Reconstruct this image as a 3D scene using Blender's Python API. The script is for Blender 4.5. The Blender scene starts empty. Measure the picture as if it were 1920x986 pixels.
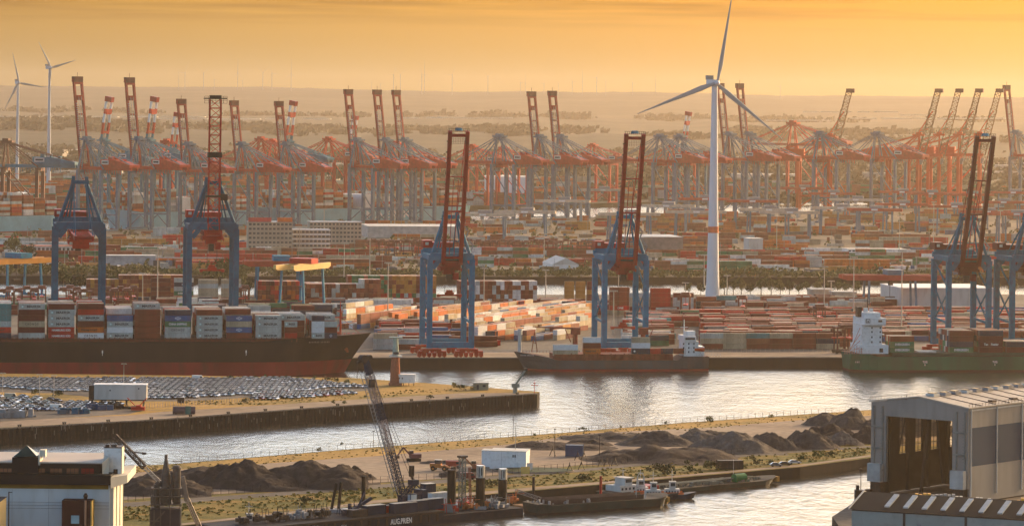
import bpy, math, random
from mathutils import Vector, Matrix, noise
R = math.radians
random.seed(11)
S = bpy.context.scene
C = S.collection
# ---------------------------------------------------------------- camera
F, H, CY, ROLL = 6500.0, 132.0, 190.0, R(0.6)
cam = bpy.data.cameras.new("camera"); co = bpy.data.objects.new("camera", cam); C.objects.link(co)
cam.sensor_width = 36; cam.sensor_fit = 'HORIZONTAL'; cam.lens = F / 1920 * 36
cam.shift_y = -(493 - CY) / 1920
cam.clip_start = 5; cam.clip_end = 90000
co.matrix_world = Matrix.Translation((0, 0, H)) @ Matrix.Rotation(R(90), 4, 'X') @ Matrix.Rotation(ROLL, 4, 'Z')
S.camera = co
# ---------------------------------------------------------------- light
SUN_AZ, SUN_EL = 44, 14          # azimuth clockwise from +Y
w = bpy.data.worlds.new("World"); S.world = w; w.use_nodes = True
nt = w.node_tree; nt.nodes.clear()
N = nt.nodes.new; L_ = nt.links.new
out = N('ShaderNodeOutputWorld'); bg = N('ShaderNodeBackground'); bg.inputs[1].default_value = 0.13
sky = N('ShaderNodeTexSky'); sky.sky_type = 'NISHITA'; sky.sun_disc = False
sky.sun_elevation = R(SUN_EL); sky.sun_rotation = R(SUN_AZ); sky.altitude = 0
sky.air_density = 1.0; sky.dust_density = 4.0; sky.ozone_density = 1.0
tc = N('ShaderNodeTexCoord'); sep = N('ShaderNodeSeparateXYZ'); L_(tc.outputs['Generated'], sep.inputs[0])
# evening tint: warm at the horizon; bright grey band above added to lighten water
rp = N('ShaderNodeValToRGB'); L_(sep.outputs[2], rp.inputs[0])
e = rp.color_ramp.elements
e[0].position = 0.0; e[0].color = (3.1, 3.1, 2.7, 1)
e[1].position = 1.0; e[1].color = (0.55, 0.64, 0.78, 1)
for p, c in ((0.006, (2.95, 2.85, 2.35, 1)), (0.014, (2.65, 2.2, 1.3, 1)), (0.03, (2.0, 1.32, 0.32, 1)), (0.05, (2.2, 1.9, 1.4, 1)), (0.10, (2.6, 2.5, 2.3, 1)), (0.20, (8.4, 8.7, 9.1, 1)), (0.45, (9.0, 9.3, 9.8, 1)), (0.60, (1.4, 1.55, 1.8, 1))):
    q = e.new(p); q.color = c
mx = N('ShaderNodeMix'); mx.data_type = 'RGBA'; mx.blend_type = 'MULTIPLY'; mx.inputs[0].default_value = 1
L_(sky.outputs[0], mx.inputs[6]); L_(rp.outputs[0], mx.inputs[7])
# thin cloud bank higher up
mp = N('ShaderNodeMapping'); mp.inputs['Scale'].default_value = (4, 4, 110); L_(tc.outputs['Generated'], mp.inputs[0])
nz = N('ShaderNodeTexNoise'); nz.inputs['Scale'].default_value = 3; nz.inputs['Detail'].default_value = 5; L_(mp.outputs[0], nz.inputs[0])
cr = N('ShaderNodeMapRange'); cr.inputs[1].default_value = 0.020; cr.inputs[2].default_value = 0.029; L_(sep.outputs[2], cr.inputs[0])
cn = N('ShaderNodeMapRange'); cn.inputs[1].default_value = 0.42; cn.inputs[2].default_value = 0.62; L_(nz.outputs[0], cn.inputs[0])
cm = N('ShaderNodeMath'); cm.operation = 'MULTIPLY'; L_(cr.outputs[0], cm.inputs[0]); L_(cn.outputs[0], cm.inputs[1])
cm2 = N('ShaderNodeMath'); cm2.operation = 'MULTIPLY'; cm2.inputs[1].default_value = 0.8; L_(cm.outputs[0], cm2.inputs[0])
mc = N('ShaderNodeMix'); mc.data_type = 'RGBA'; mc.blend_type = 'MULTIPLY'; L_(cm2.outputs[0], mc.inputs[0]); L_(mx.outputs[2], mc.inputs[6]); mc.inputs[7].default_value = (0.62, 0.56, 0.6, 1)
az = N('ShaderNodeMapRange'); az.inputs[1].default_value = 0.1; az.inputs[2].default_value = .95; az.inputs[3].default_value = .40; az.inputs[4].default_value = 1.0; L_(sep.outputs[1], az.inputs[0])  # dims the sky behind the camera to deepen shade on camera-facing sides
ma = N('ShaderNodeMix'); ma.data_type = 'RGBA'; ma.blend_type = 'MULTIPLY'; ma.inputs[0].default_value = 1; L_(mc.outputs[2], ma.inputs[6]); L_(az.outputs[0], ma.inputs[7])
bl = N('ShaderNodeMapRange'); bl.inputs[1].default_value = -.3; bl.inputs[2].default_value = .5; bl.inputs[3].default_value = 1; bl.inputs[4].default_value = 0; L_(sep.outputs[1], bl.inputs[0])
mb_ = N('ShaderNodeMix'); mb_.data_type = 'RGBA'; mb_.blend_type = 'MULTIPLY'; L_(bl.outputs[0], mb_.inputs[0]); L_(ma.outputs[2], mb_.inputs[6]); mb_.inputs[7].default_value = (1.25, 1.38, 1.45, 1)  # cool tint added to the sky behind the camera for bluer shade
xr = N('ShaderNodeMapRange'); xr.inputs[1].default_value = -.06; xr.inputs[2].default_value = .17; L_(sep.outputs[0], xr.inputs[0])
mr_ = N('ShaderNodeMix'); mr_.data_type = 'RGBA'; mr_.blend_type = 'MULTIPLY'; L_(xr.outputs[0], mr_.inputs[0]); L_(mb_.outputs[2], mr_.inputs[6]); mr_.inputs[7].default_value = (.88, .76, .64, 1)
L_(mr_.outputs[2], bg.inputs[0]); L_(bg.outputs[0], out.inputs[0])
sl = bpy.data.lights.new("sun", 'SUN'); sl.energy = 4.0; sl.angle = R(0.5); sl.color = (1.0, 0.68, 0.37)
so = bpy.data.objects.new("sun", sl); C.objects.link(so)
_d = Vector((math.sin(R(SUN_AZ)) * math.cos(R(SUN_EL)), math.cos(R(SUN_AZ)) * math.cos(R(SUN_EL)), math.sin(R(SUN_EL))))
so.rotation_euler = _d.to_track_quat('Z', 'Y').to_euler(); so.location = (600, 600, 500)
S.view_settings.view_transform = 'Standard'; S.view_settings.look = 'None'; S.view_settings.gamma = 1
S.view_settings.exposure = -0.16; S.view_settings.use_curve_mapping = False
S.render.engine = 'CYCLES'; cy = S.cycles
cy.max_bounces = 4; cy.diffuse_bounces = 2; cy.glossy_bounces = 2; cy.transmission_bounces = 2; cy.volume_bounces = 1; cy.transparent_max_bounces = 8
cy.use_denoising = True; cy.caustics_reflective = False; cy.caustics_refractive = False
cy.sample_clamp_indirect = 4
HAZE_DENSITY = 3.5e-5
# ---------------------------------------------------------------- helpers
def ray(px, py):
    u, v = px - 960, py - CY
    return u * math.cos(ROLL) + v * math.sin(ROLL), -u * math.sin(ROLL) + v * math.cos(ROLL)
def PZ(px, py, z=0.0):                      # point at height z seen at a place in the photograph
    u, v = ray(px, py); Y = F * (H - z) / v
    return Vector((u * Y / F, Y, z))
def PY(px, py, Y):
    u, v = ray(px, py)
    return Vector((u * Y / F, Y, H - v * Y / F))
def proj(p):
    u0, v0 = F * p[0] / p[1], F * (H - p[2]) / p[1]
    return 960 + u0 * math.cos(ROLL) - v0 * math.sin(ROLL), CY + u0 * math.sin(ROLL) + v0 * math.cos(ROLL)
TH = R(9)
EX = Vector((math.cos(TH), math.sin(TH), 0)); EN = Vector((-math.sin(TH), math.cos(TH), 0))
QO = Vector((0, 1714, 0))
def Q(a, b, z=5.0): return QO + EX * a + EN * b + Vector((0, 0, z))
def qa(px, b, z=5.0):                       # distance along the quay that shows at column px
    lo, hi = -900.0, 900.0
    for _ in range(40):
        m = (lo + hi) / 2
        if proj(Q(m, b, z))[0] < px: lo = m
        else: hi = m
    return m
def qb(py, px=960, z=5.0):                  # depth behind the quay that shows at row py
    lo, hi = -300.0, 3000.0
    for _ in range(40):
        m = (lo + hi) / 2
        if proj(Q(qa(px, m, z), m, z))[1] > py: lo = m
        else: hi = m
    return m
MATS = {}
def mat(name, col, rough=0.6, metal=0.0, var=0.25, scale=0.25, dirt=None, dirtamt=0.35, bump=0.0, stretch=(1, 1, 1), emis=None):
    if name in MATS: return MATS[name]
    m = bpy.data.materials.new(name); m.use_nodes = True; t = m.node_tree; b = t.nodes['Principled BSDF']
    b.inputs['Roughness'].default_value = rough; b.inputs['Metallic'].default_value = metal; b.inputs['Specular IOR Level'].default_value = .12 if rough >= .5 else .4
    k = t.nodes.new; l = t.links.new
    tcn = k('ShaderNodeTexCoord'); mpn = k('ShaderNodeMapping'); mpn.inputs['Scale'].default_value = stretch; l(tcn.outputs['Object'], mpn.inputs[0])
    n1 = k('ShaderNodeTexNoise'); n1.inputs['Scale'].default_value = scale; n1.inputs['Detail'].default_value = 6; l(mpn.outputs[0], n1.inputs[0])
    r = k('ShaderNodeMapRange'); r.inputs[1].default_value = 0.3; r.inputs[2].default_value = 0.7; r.inputs[3].default_value = 1 - var; r.inputs[4].default_value = 1 + var; l(n1.outputs[0], r.inputs[0])
    base = k('ShaderNodeMix'); base.data_type = 'RGBA'; base.blend_type = 'MULTIPLY'; base.inputs[0].default_value = 1
    if col == 'attr':
        at = k('ShaderNodeAttribute'); at.attribute_name = 'Col'; l(at.outputs[0], base.inputs[6])
    else: base.inputs[6].default_value = (*col, 1)
    l(r.outputs[0], base.inputs[7]); o = base.outputs[2]
    if dirt:
        n2 = k('ShaderNodeTexNoise'); n2.inputs['Scale'].default_value = scale * 4.3; n2.inputs['Detail'].default_value = 8; l(mpn.outputs[0], n2.inputs[0])
        r2 = k('ShaderNodeMapRange'); r2.inputs[1].default_value = 0.48; r2.inputs[2].default_value = 0.68; r2.inputs[4].default_value = dirtamt; l(n2.outputs[0], r2.inputs[0])
        d = k('ShaderNodeMix'); d.data_type = 'RGBA'; l(r2.outputs[0], d.inputs[0]); l(o, d.inputs[6]); d.inputs[7].default_value = (*dirt, 1); o = d.outputs[2]
    l(o, b.inputs['Base Color'])
    if bump:
        bp = k('ShaderNodeBump'); bp.inputs['Strength'].default_value = 1; bp.inputs['Distance'].default_value = bump; l(n1.outputs[0], bp.inputs['Height']); l(bp.outputs[0], b.inputs['Normal'])
    if emis:
        b.inputs['Emission Color'].default_value = (*emis[:3], 1); b.inputs['Emission Strength'].default_value = emis[3]
    MATS[name] = m
    return m
PAL = {'brown': (.20, .036, .020), 'maroon': (.11, .011, .014), 'red': (.46, .018, .014), 'orange': (.52, .12, .02), 'golden': (.44, .19, .04),
       'cream': (.42, .35, .235), 'grey': (.42, .46, .43), 'white': (.66, .65, .61), 'blue': (.025, .10, .24), 'navy': (.014, .032, .065),
       'green': (.025, .16, .07), 'teal': (.07, .22, .22), 'rust': (.26, .08, .04), 'pink': (.36, .07, .09), 'cobalt': (.03, .08, .28)}
RUST = (.10, .045, .025)
def paint(c): return mat(c + '_paint', PAL[c], .55, 0, .22, .35, RUST, .3, stretch=(1, 1, .35))
M_any = mat('weathered_paint', 'attr', .6, 0, .25, .3, RUST, .25, stretch=(1, 1, .4))
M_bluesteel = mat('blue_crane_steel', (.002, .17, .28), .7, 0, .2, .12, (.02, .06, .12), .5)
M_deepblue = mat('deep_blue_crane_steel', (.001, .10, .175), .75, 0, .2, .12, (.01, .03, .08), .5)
M_redsteel = mat('dark_red_crane_steel', (.34, .012, .012), .5, 0, .25, .15, (.05, .01, .01), .5)
M_brightred = mat('bright_red_crane_steel', (.48, .028, .012), .5, 0, .2, .15, (.2, .03, .02), .4)
M_farblue = mat('hazed_blue_crane_steel', (.10, .17, .22), .55, 0, .2, .1, (.03, .08, .15), .4)  # greyed blue: distance haze put into the colour
M_farteal = mat('teal_crane_steel', (.03, .16, .22), .55, 0, .2, .1, (.02, .08, .12), .4)
M_orangesteel = mat('orange_crane_steel', (.58, .06, .01), .55, 0, .15, .1)
M_blackiron = mat('black_iron', (.018, .018, .02), .6, .2, .3, .3, RUST, .3)
M_dark = mat('dark_machinery', (.04, .035, .035), .6, .2, .35, .5, RUST, .5)
M_white = mat('white_paint', (.74, .75, .74), .5, 0, .08, .2, (.35, .33, .28), .3)
M_offwhite = mat('off_white_cladding', (.52, .52, .49), .6, 0, .12, .1, (.3, .28, .24), .4, stretch=(1, 1, .25))
M_grey = mat('grey_steel', (.25, .26, .27), .5, .2, .2, .3, RUST, .2)
M_lightsteel = mat('pale_blue_hull_paint', (.22, .47, .55), .5, 0, .12, .05, (.15, .3, .35), .3)
M_glass = mat('window_glass', (.03, .04, .05), .12, 0, .1, 1)
M_tyre = mat('black_rubber', (.015, .015, .015), .8)
M_concrete = mat('quay_concrete', (.20, .18, .155), .85, 0, .25, .05, (.11, .09, .075), .5, .02)
M_text = mat('dark_lettering', (.03, .035, .04), .7, 0, .05)
M_wtext = mat('white_lettering', (.75, .76, .74), .7, 0, .05)
M_ytext = mat('cyan_emblem', (.25, .68, .68), .7, 0, .05)
class MB:
    def __init__(s): s.v = []; s.f = []; s.m = []; s.c = []; s.cc = None
    def add(s, vs, fs, m=0, col=None):
        n = len(s.v); s.v += [tuple(p) for p in vs]
        for f in fs: s.f.append(tuple(i + n for i in f)); s.m.append(m); s.c.append(col)
        return s
    def box(s, x0, x1, y0, y1, z0, z1, m=0, col=None):
        return s.add([(x0, y0, z0), (x1, y0, z0), (x1, y1, z0), (x0, y1, z0), (x0, y0, z1), (x1, y0, z1), (x1, y1, z1), (x0, y1, z1)],
                     [(0, 3, 2, 1), (4, 5, 6, 7), (0, 1, 5, 4), (1, 2, 6, 5), (2, 3, 7, 6), (3, 0, 4, 7)], m, col)
    def obox(s, cx, cy_, z0, sx, sy, sz, ang=0, m=0, col=None):
        ca, sa = math.cos(ang), math.sin(ang); vs = []
        for z in (z0, z0 + sz):
            for dx, dy in ((-sx / 2, -sy / 2), (sx / 2, -sy / 2), (sx / 2, sy / 2), (-sx / 2, sy / 2)):
                vs.append((cx + dx * ca - dy * sa, cy_ + dx * sa + dy * ca, z))
        return s.add(vs, [(0, 3, 2, 1), (4, 5, 6, 7), (0, 1, 5, 4), (1, 2, 6, 5), (2, 3, 7, 6), (3, 0, 4, 7)], m, col)
    def beam(s, a, b, w_, h=None, m=0, w2=None, col=None):
        a, b = Vector(a), Vector(b); d = (b - a); h = h or w_; k = (w2 / w_) if w2 else 1
        if d.length < 1e-6: return s
        d.normalize(); up = Vector((0, 0, 1)) if abs(d.z) < .95 else Vector((0, 1, 0))
        x = d.cross(up).normalized(); y = x.cross(d).normalized(); vs = []
        for p, q in ((a, 1), (b, k)):
            for i, j in ((-1, -1), (1, -1), (1, 1), (-1, 1)): vs.append(p + x * (i * w_ / 2 * q) + y * (j * h / 2 * q))
        return s.add(vs, [(0, 1, 2, 3), (7, 6, 5, 4), (0, 4, 5, 1), (1, 5, 6, 2), (2, 6, 7, 3), (3, 7, 4, 0)], m, col)
    def tube(s, a, b, r, r2=None, n=8, m=0, cap=True):
        a, b = Vector(a), Vector(b); d = (b - a).normalized(); r2 = r if r2 is None else r2
        up = Vector((0, 0, 1)) if abs(d.z) < .95 else Vector((0, 1, 0))
        x = d.cross(up).normalized(); y = x.cross(d); vs = []
        for p, q in ((a, r), (b, r2)):
            for i in range(n):
                t = 2 * math.pi * i / n; vs.append(p + x * math.cos(t) * q + y * math.sin(t) * q)
        fs = [(i, i + n, (i + 1) % n + n, (i + 1) % n) for i in range(n)]
        if cap: fs += [tuple(range(n)), tuple(range(2 * n - 1, n - 1, -1))]
        return s.add(vs, fs, m)
    def prism(s, pts, z0, z1, m=0, mt=None, col=None):
        n = len(pts); ar = sum(pts[i][0] * pts[(i + 1) % n][1] - pts[(i + 1) % n][0] * pts[i][1] for i in range(n))
        if ar < 0: pts = pts[::-1]
        vs = [(p[0], p[1], z0) for p in pts] + [(p[0], p[1], z1) for p in pts]
        s.add(vs, [(i, (i + 1) % n, (i + 1) % n + n, i + n) for i in range(n)], m, col)
        s.add(vs, [tuple(range(n, 2 * n))], m if mt is None else mt, col); s.add(vs, [tuple(range(n - 1, -1, -1))], m, col)
        return s
    def truss(s, a, b, w_, h, n, t=.25, m=0, t2=None):
        a, b = Vector(a), Vector(b); d = (b - a).normalized(); t2 = t2 or t * .6
        up = Vector((0, 0, 1)) if abs(d.z) < .9 else Vector((0, 1, 0))
        x = d.cross(up).normalized(); y = x.cross(d).normalized()
        cs = [x * (i * w_ / 2) + y * (j * h / 2) for i, j in ((-1, -1), (1, -1), (1, 1), (-1, 1))]
        for c in cs: s.beam(a + c, b + c, t, m=m)
        for i in range(n):
            p, q = a + (b - a) * (i / n), a + (b - a) * ((i + 1) / n)
            for k in range(4):
                c1, c2 = cs[k], cs[(k + 1) % 4]
                if i % 2: c1, c2 = c2, c1
                s.beam(p + c1, q + c2, t2, m=m); s.beam(p + cs[k], p + cs[(k + 1) % 4], t2, m=m)
        return s
    def xform(s, M, i0=0):
        for i in range(i0, len(s.v)): s.v[i] = tuple(M @ Vector(s.v[i]))
        return s
    def mesh(s, name, mats):
        me = bpy.data.meshes.new(name); me.from_pydata(s.v, [], s.f)
        for m_ in (mats if isinstance(mats, (list, tuple)) else [mats]): me.materials.append(m_)
        me.polygons.foreach_set('material_index', s.m)
        if any(c is not None for c in s.c):
            at = me.color_attributes.new('Col', 'FLOAT_COLOR', 'CORNER'); arr = []
            for f, c in zip(s.f, s.c):
                c = c or (.3, .3, .3); arr += list((c[0], c[1], c[2], 1.0) * len(f))
            at.data.foreach_set('color', arr)
        me.update(); return me
    def build(s, name, mats, parent=None, loc=(0, 0, 0), rz=0, smooth=False):
        me = s.mesh(name, mats)
        if smooth: me.polygons.foreach_set('use_smooth', [True] * len(me.polygons))
        return place(name, me, parent, loc, rz)
def place(name, me, parent=None, loc=(0, 0, 0), rz=0, scale=None):
    o = bpy.data.objects.new(name, me); C.objects.link(o); o.location = loc; o.rotation_euler = (0, 0, rz)
    if scale: o.scale = scale
    if parent: o.parent = parent
    return o
def tag(o, label=None, cat=None, group=None, kind=None):
    if label: o['label'] = label
    if cat: o['category'] = cat
    if group: o['group'] = group
    if kind: o['kind'] = kind
    return o
def thing(name, label, cat, loc=(0, 0, 0), rz=0, group=None):
    o = bpy.data.objects.new(name, None); C.objects.link(o); o.location = loc; o.rotation_euler = (0, 0, rz); o.empty_display_size = 1
    return tag(o, label, cat, group)
def copy_tree(o, loc=None, rz=None, label=None, parent=None):
    c = o.copy(); C.objects.link(c)
    if parent: c.parent = parent
    if loc is not None: c.location = loc
    if rz is not None: c.rotation_euler = (0, 0, rz)
    if label: c['label'] = label
    for ch in list(o.children): copy_tree(ch, parent=c)
    return c
_tx = {}
def text_mesh(body, width, m, bold=.015, height=None):
    key = (body, round(width, 2), m.name, height)
    if key in _tx: return _tx[key]
    cu = bpy.data.curves.new('lettering', 'FONT'); cu.body = body; cu.size = 1; cu.offset = bold; cu.align_x = 'CENTER'; cu.align_y = 'CENTER'; cu.resolution_u = 3
    ob = bpy.data.objects.new('lettering', cu); C.objects.link(ob)
    me = bpy.data.meshes.new_from_object(ob.evaluated_get(bpy.context.evaluated_depsgraph_get()))
    bpy.data.objects.remove(ob); xs = [v.co.x for v in me.vertices]; ys = [v.co.y for v in me.vertices]
    k = width / (max(xs) - min(xs)); ky = k if height is None else height / (max(ys) - min(ys)); cx = (max(xs) + min(xs)) / 2; cyy = (max(ys) + min(ys)) / 2
    for v in me.vertices: v.co = ((v.co.x - cx) * k, (v.co.y - cyy) * ky, 0)
    me.materials.clear(); me.materials.append(m); me.name = 'lettering'
    _tx[key] = me; return me
def text(parent, body, width, loc, m, rz=0, bold=.015, height=None, name='lettering'):
    o = place(name, text_mesh(body, width, m, bold, height), parent, loc); o.rotation_euler = (R(90), 0, rz); return o
ORD = ['zeroth', 'first', 'second', 'third', 'fourth', 'fifth', 'sixth', 'seventh', 'eighth', 'ninth', 'tenth', 'eleventh', 'twelfth', 'thirteenth', 'fourteenth', 'fifteenth', 'sixteenth', 'seventeenth', 'eighteenth', 'nineteenth', 'twentieth']
def ordw(n):
    if n < len(ORD): return ORD[n]
    t = {2: 'twenty', 3: 'thirty', 4: 'forty', 5: 'fifty', 6: 'sixty', 7: 'seventy', 8: 'eighty', 9: 'ninety'}[n // 10 % 10] if n < 100 else 'hundred'
    if n % 10 == 0: return {'twenty': 'twentieth', 'thirty': 'thirtieth', 'forty': 'fortieth', 'fifty': 'fiftieth'}.get(t, t + 'th')
    return t + '-' + ORD[n % 10]
# ---------------------------------------------------------------- water, ground, hills
def struct(o, name=None): o['kind'] = 'structure'; return o
def sheet(name, pts, z0, z1, m, mt=None, kind='structure'):
    b = MB(); b.prism([(p[0], p[1]) for p in pts], z0, z1, 0, 1 if mt else 0)
    o = b.build(name, [m, mt] if mt else [m]); o['kind'] = kind; return o
mw = bpy.data.materials.new('harbour_water'); mw.use_nodes = True; t = mw.node_tree; b = t.nodes['Principled BSDF']; k = t.nodes.new; l = t.links.new
b.inputs['Base Color'].default_value = (.035, .04, .038, 1); b.inputs['Roughness'].default_value = .16; b.inputs['IOR'].default_value = 1.33
tcn = k('ShaderNodeTexCoord')
def wn(sc, st, det):
    mpn = k('ShaderNodeMapping'); mpn.inputs['Scale'].default_value = st; mpn.inputs['Rotation'].default_value = (0, 0, R(8)); l(tcn.outputs['Object'], mpn.inputs[0])
    n = k('ShaderNodeTexNoise'); n.inputs['Scale'].default_value = sc; n.inputs['Detail'].default_value = det; n.inputs['Roughness'].default_value = .6; l(mpn.outputs[0], n.inputs[0]); return n
n1 = wn(.28, (1, .5, 1), 5); n2 = wn(.022, (1, .3, 1), 3)
n3 = wn(.075, (1, .55, 1), 3); ad = k('ShaderNodeMath'); ad.operation = 'MULTIPLY_ADD'; ad.inputs[1].default_value = 1.3; l(n3.outputs[0], ad.inputs[0]); l(n1.outputs[0], ad.inputs[2])
b1 = k('ShaderNodeBump'); b1.inputs['Distance'].default_value = .52; b1.inputs['Strength'].default_value = 1; l(ad.outputs[0], b1.inputs['Height']); l(b1.outputs[0], b.inputs['Normal'])
rr = k('ShaderNodeMapRange'); rr.inputs[1].default_value = .35; rr.inputs[2].default_value = .65; rr.inputs[3].default_value = .14; rr.inputs[4].default_value = .2; l(n2.outputs[0], rr.inputs[0]); l(rr.outputs[0], b.inputs['Roughness'])
wb = MB(); wb.add([(-9000, 300, 0), (9000, 300, 0), (9000, 9000, 0), (-9000, 9000, 0)], [(0, 1, 2, 3)])
struct(wb.build('water', mw))
# painted ground materials
def ground_mat(name, c1, c2, c3, sc=.02, bump=.05, st=(1, 1, 1)):
    m = bpy.data.materials.new(name); m.use_nodes = True; t = m.node_tree; b = t.nodes['Principled BSDF']; k = t.nodes.new; l = t.links.new
    b.inputs['Roughness'].default_value = .95; b.inputs['Specular IOR Level'].default_value = .15
    tcn = k('ShaderNodeTexCoord'); mpn = k('ShaderNodeMapping'); mpn.inputs['Scale'].default_value = st; l(tcn.outputs['Object'], mpn.inputs[0])
    a = k('ShaderNodeTexNoise'); a.inputs['Scale'].default_value = sc; a.inputs['Detail'].default_value = 9; a.inputs['Roughness'].default_value = .65; l(mpn.outputs[0], a.inputs[0])
    r = k('ShaderNodeValToRGB'); l(a.outputs[0], r.inputs[0]); e = r.color_ramp.elements
    e[0].position = .33; e[0].color = (*c1, 1); e[1].position = .68; e[1].color = (*c3, 1); q = e.new(.5); q.color = (*c2, 1)
    n = k('ShaderNodeTexNoise'); n.inputs['Scale'].default_value = sc * 22; n.inputs['Detail'].default_value = 6; l(mpn.outputs[0], n.inputs[0])
    rr = k('ShaderNodeMapRange'); rr.inputs[1].default_value = .3; rr.inputs[2].default_value = .7; rr.inputs[3].default_value = .72; rr.inputs[4].default_value = 1.22; l(n.outputs[0], rr.inputs[0])
    mm = k('ShaderNodeMix'); mm.data_type = 'RGBA'; mm.blend_type = 'MULTIPLY'; mm.inputs[0].default_value = 1; l(r.outputs[0], mm.inputs[6]); l(rr.outputs[0], mm.inputs[7]); l(mm.outputs[2], b.inputs['Base Color'])
    bp = k('ShaderNodeBump'); bp.inputs['Distance'].default_value = bump; l(n.outputs[0], bp.inputs['Height']); l(bp.outputs[0], b.inputs['Normal'])
    return m
G_grass = ground_mat('dry_grass', (.13, .12, .03), (.33, .21, .05), (.44, .27, .075), .03, .3)
G_bank = ground_mat('rough_grass', (.055, .075, .018), (.16, .14, .032), (.32, .19, .05), .06, .5, (1, 2.2, 1))
G_sand = ground_mat('sandy_yard', (.19, .145, .10), (.27, .21, .155), (.33, .27, .20), .012, .03, (1, 2, 1))
G_asph = ground_mat('worn_asphalt', (.08, .072, .064), (.13, .118, .10), (.18, .16, .14), .02, .02)
G_far = ground_mat('far_plain', (.02, .025, .012), (.045, .048, .026), (.11, .095, .06), .0035, .5, (.35, 2.2, 1))
G_hill = ground_mat('wooded_hills', (.010, .016, .008), (.026, .032, .018), (.065, .062, .04), .004, 3, (.5, 1, 1))
def wall_mat(name, c, c2):
    return mat(name, c, .85, 0, .35, .12, c2, .7, .05, (1, 1, .25))
M_sheet = wall_mat('rusty_sheet_piling', (.016, .015, .014), (.03, .02, .015))
# near terminal
def terminal():
    bk = qb(556)
    pts = [Q(-1200, 0), Q(1200, 0), Q(1200, bk + 60), Q(-1200, bk - 20)]
    sheet('terminal_ground', pts, -3, 5, M_sheet, G_asph)
    # capping beam and sand strips, rails along the quay
    b = MB()
    for z, o1, o2 in ((5.45, .1, 1.5),): b.prism([Q(-1200, o1)[:2], Q(1200, o1)[:2], Q(1200, o2)[:2], Q(-1200, o2)[:2]], 4.9, z)
    struct(b.build('quay_kerb', M_concrete))
    b = MB()
    for o1 in (5.0, 40.5, 47, 53):
        b.prism([Q(-1200, o1)[:2], Q(1200, o1)[:2], Q(1200, o1 + .5)[:2], Q(-1200, o1 + .5)[:2]], 5.0, 5.12)
    struct(b.build('crane_rail_track', M_grey))
    sheet('quay_apron_pavement', [Q(-1200, 6), Q(1200, 6), Q(1200, 40), Q(-1200, 40)], 4.9, 5.03, G_sand)
    # timber fenders on the quay wall
    for i, px in enumerate(range(712, 1600, 11)):
        pass
terminal()
# peninsula
PEN = [PZ(-260, 868, 6), PZ(0, 803.5, 6), PZ(300, 786.5, 6), PZ(620, 762.5, 6), PZ(1007, 738, 6), PZ(1012, 734, 6), PZ(860, 722, 6), PZ(660, 708, 6), PZ(300, 703, 6), PZ(-260, 697, 6)]
sheet('peninsula_ground', PEN, -3, 6, M_sheet, G_grass)
def lay(name, pix, z, m, dz=.03):
    b = MB(); p = [PZ(x, y, z) for x, y in pix]; n = len(p)
    ar = sum(p[i].x * p[(i + 1) % n].y - p[(i + 1) % n].x * p[i].y for i in range(n))
    if ar < 0: p = p[::-1]
    b.add([(q.x, q.y, z + dz) for q in p], [tuple(range(n))]); return struct(b.build(name, m))
lay('peninsula_road', [(-200, 850), (0, 801), (300, 785), (620, 761.5), (1004, 737.6), (1000, 736), (860, 737), (620, 752), (430, 764), (300, 772), (250, 778), (0, 789), (-200, 796)], 6, G_sand)
lay('car_park_pavement', [(-200, 716), (0, 709), (560, 709), (700, 727), (700, 731), (640, 736), (540, 739), (420, 748), (345, 752), (250, 752), (100, 737), (0, 735), (-200, 742)], 6, G_asph)
lay('yard_pavement', [(-200, 748), (0, 744), (165, 752), (275, 768), (240, 776), (0, 790), (-200, 800)], 6, G_asph)
# front bank
BF = [(150, 879), (340, 868), (700, 838), (1040, 812), (1280, 792), (1630, 768), (1760, 760)]
BN = [(150, 1010), (340, 985), (560, 962), (700, 944), (980, 921), (1150, 906), (1500, 875), (1630, 858), (1760, 848)]
bank = [PZ(x, y, 4) for x, y in BF] + [PZ(x, y, 4) for x, y in BN[::-1]]
sheet('bank_ground', bank, -3, 4, M_sheet, G_bank)
lay('dry_grass_strip_ground', [(150, 882), (340, 869), (700, 839), (1040, 813), (1280, 793), (1630, 769), (1760, 761), (1760, 772), (1630, 779), (1500, 787), (1330, 801), (1100, 812), (960, 832), (700, 855), (430, 873), (340, 880), (150, 892)], 4, G_grass)
lay('gravel_yard', [(150, 892), (340, 880), (430, 873), (700, 855), (960, 832), (1100, 812), (1330, 801), (1500, 787), (1630, 779), (1760, 771), (1760, 822), (1640, 830), (1480, 838), (1200, 858), (1040, 877), (900, 893), (700, 905), (500, 921), (340, 929), (150, 942)], 4, G_sand, .04)
lay('bank_road', [(150, 948), (340, 935), (500, 924), (700, 909), (920, 892), (1080, 880), (1260, 862), (1470, 846), (1640, 835), (1760, 826), (1760, 829), (1640, 838), (1470, 850), (1260, 867), (1080, 885), (920, 898), (700, 916), (500, 931), (340, 943), (150, 957)], 4, G_asph, .07)
lay('quay_path', [(340, 981), (560, 957), (700, 938), (980, 915), (1150, 901), (1500, 871), (1630, 853), (1760, 843), (1760, 846), (1630, 856), (1500, 874), (1150, 905), (980, 920), (700, 943), (560, 961), (340, 984.5)], 4, G_sand, .08)
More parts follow.
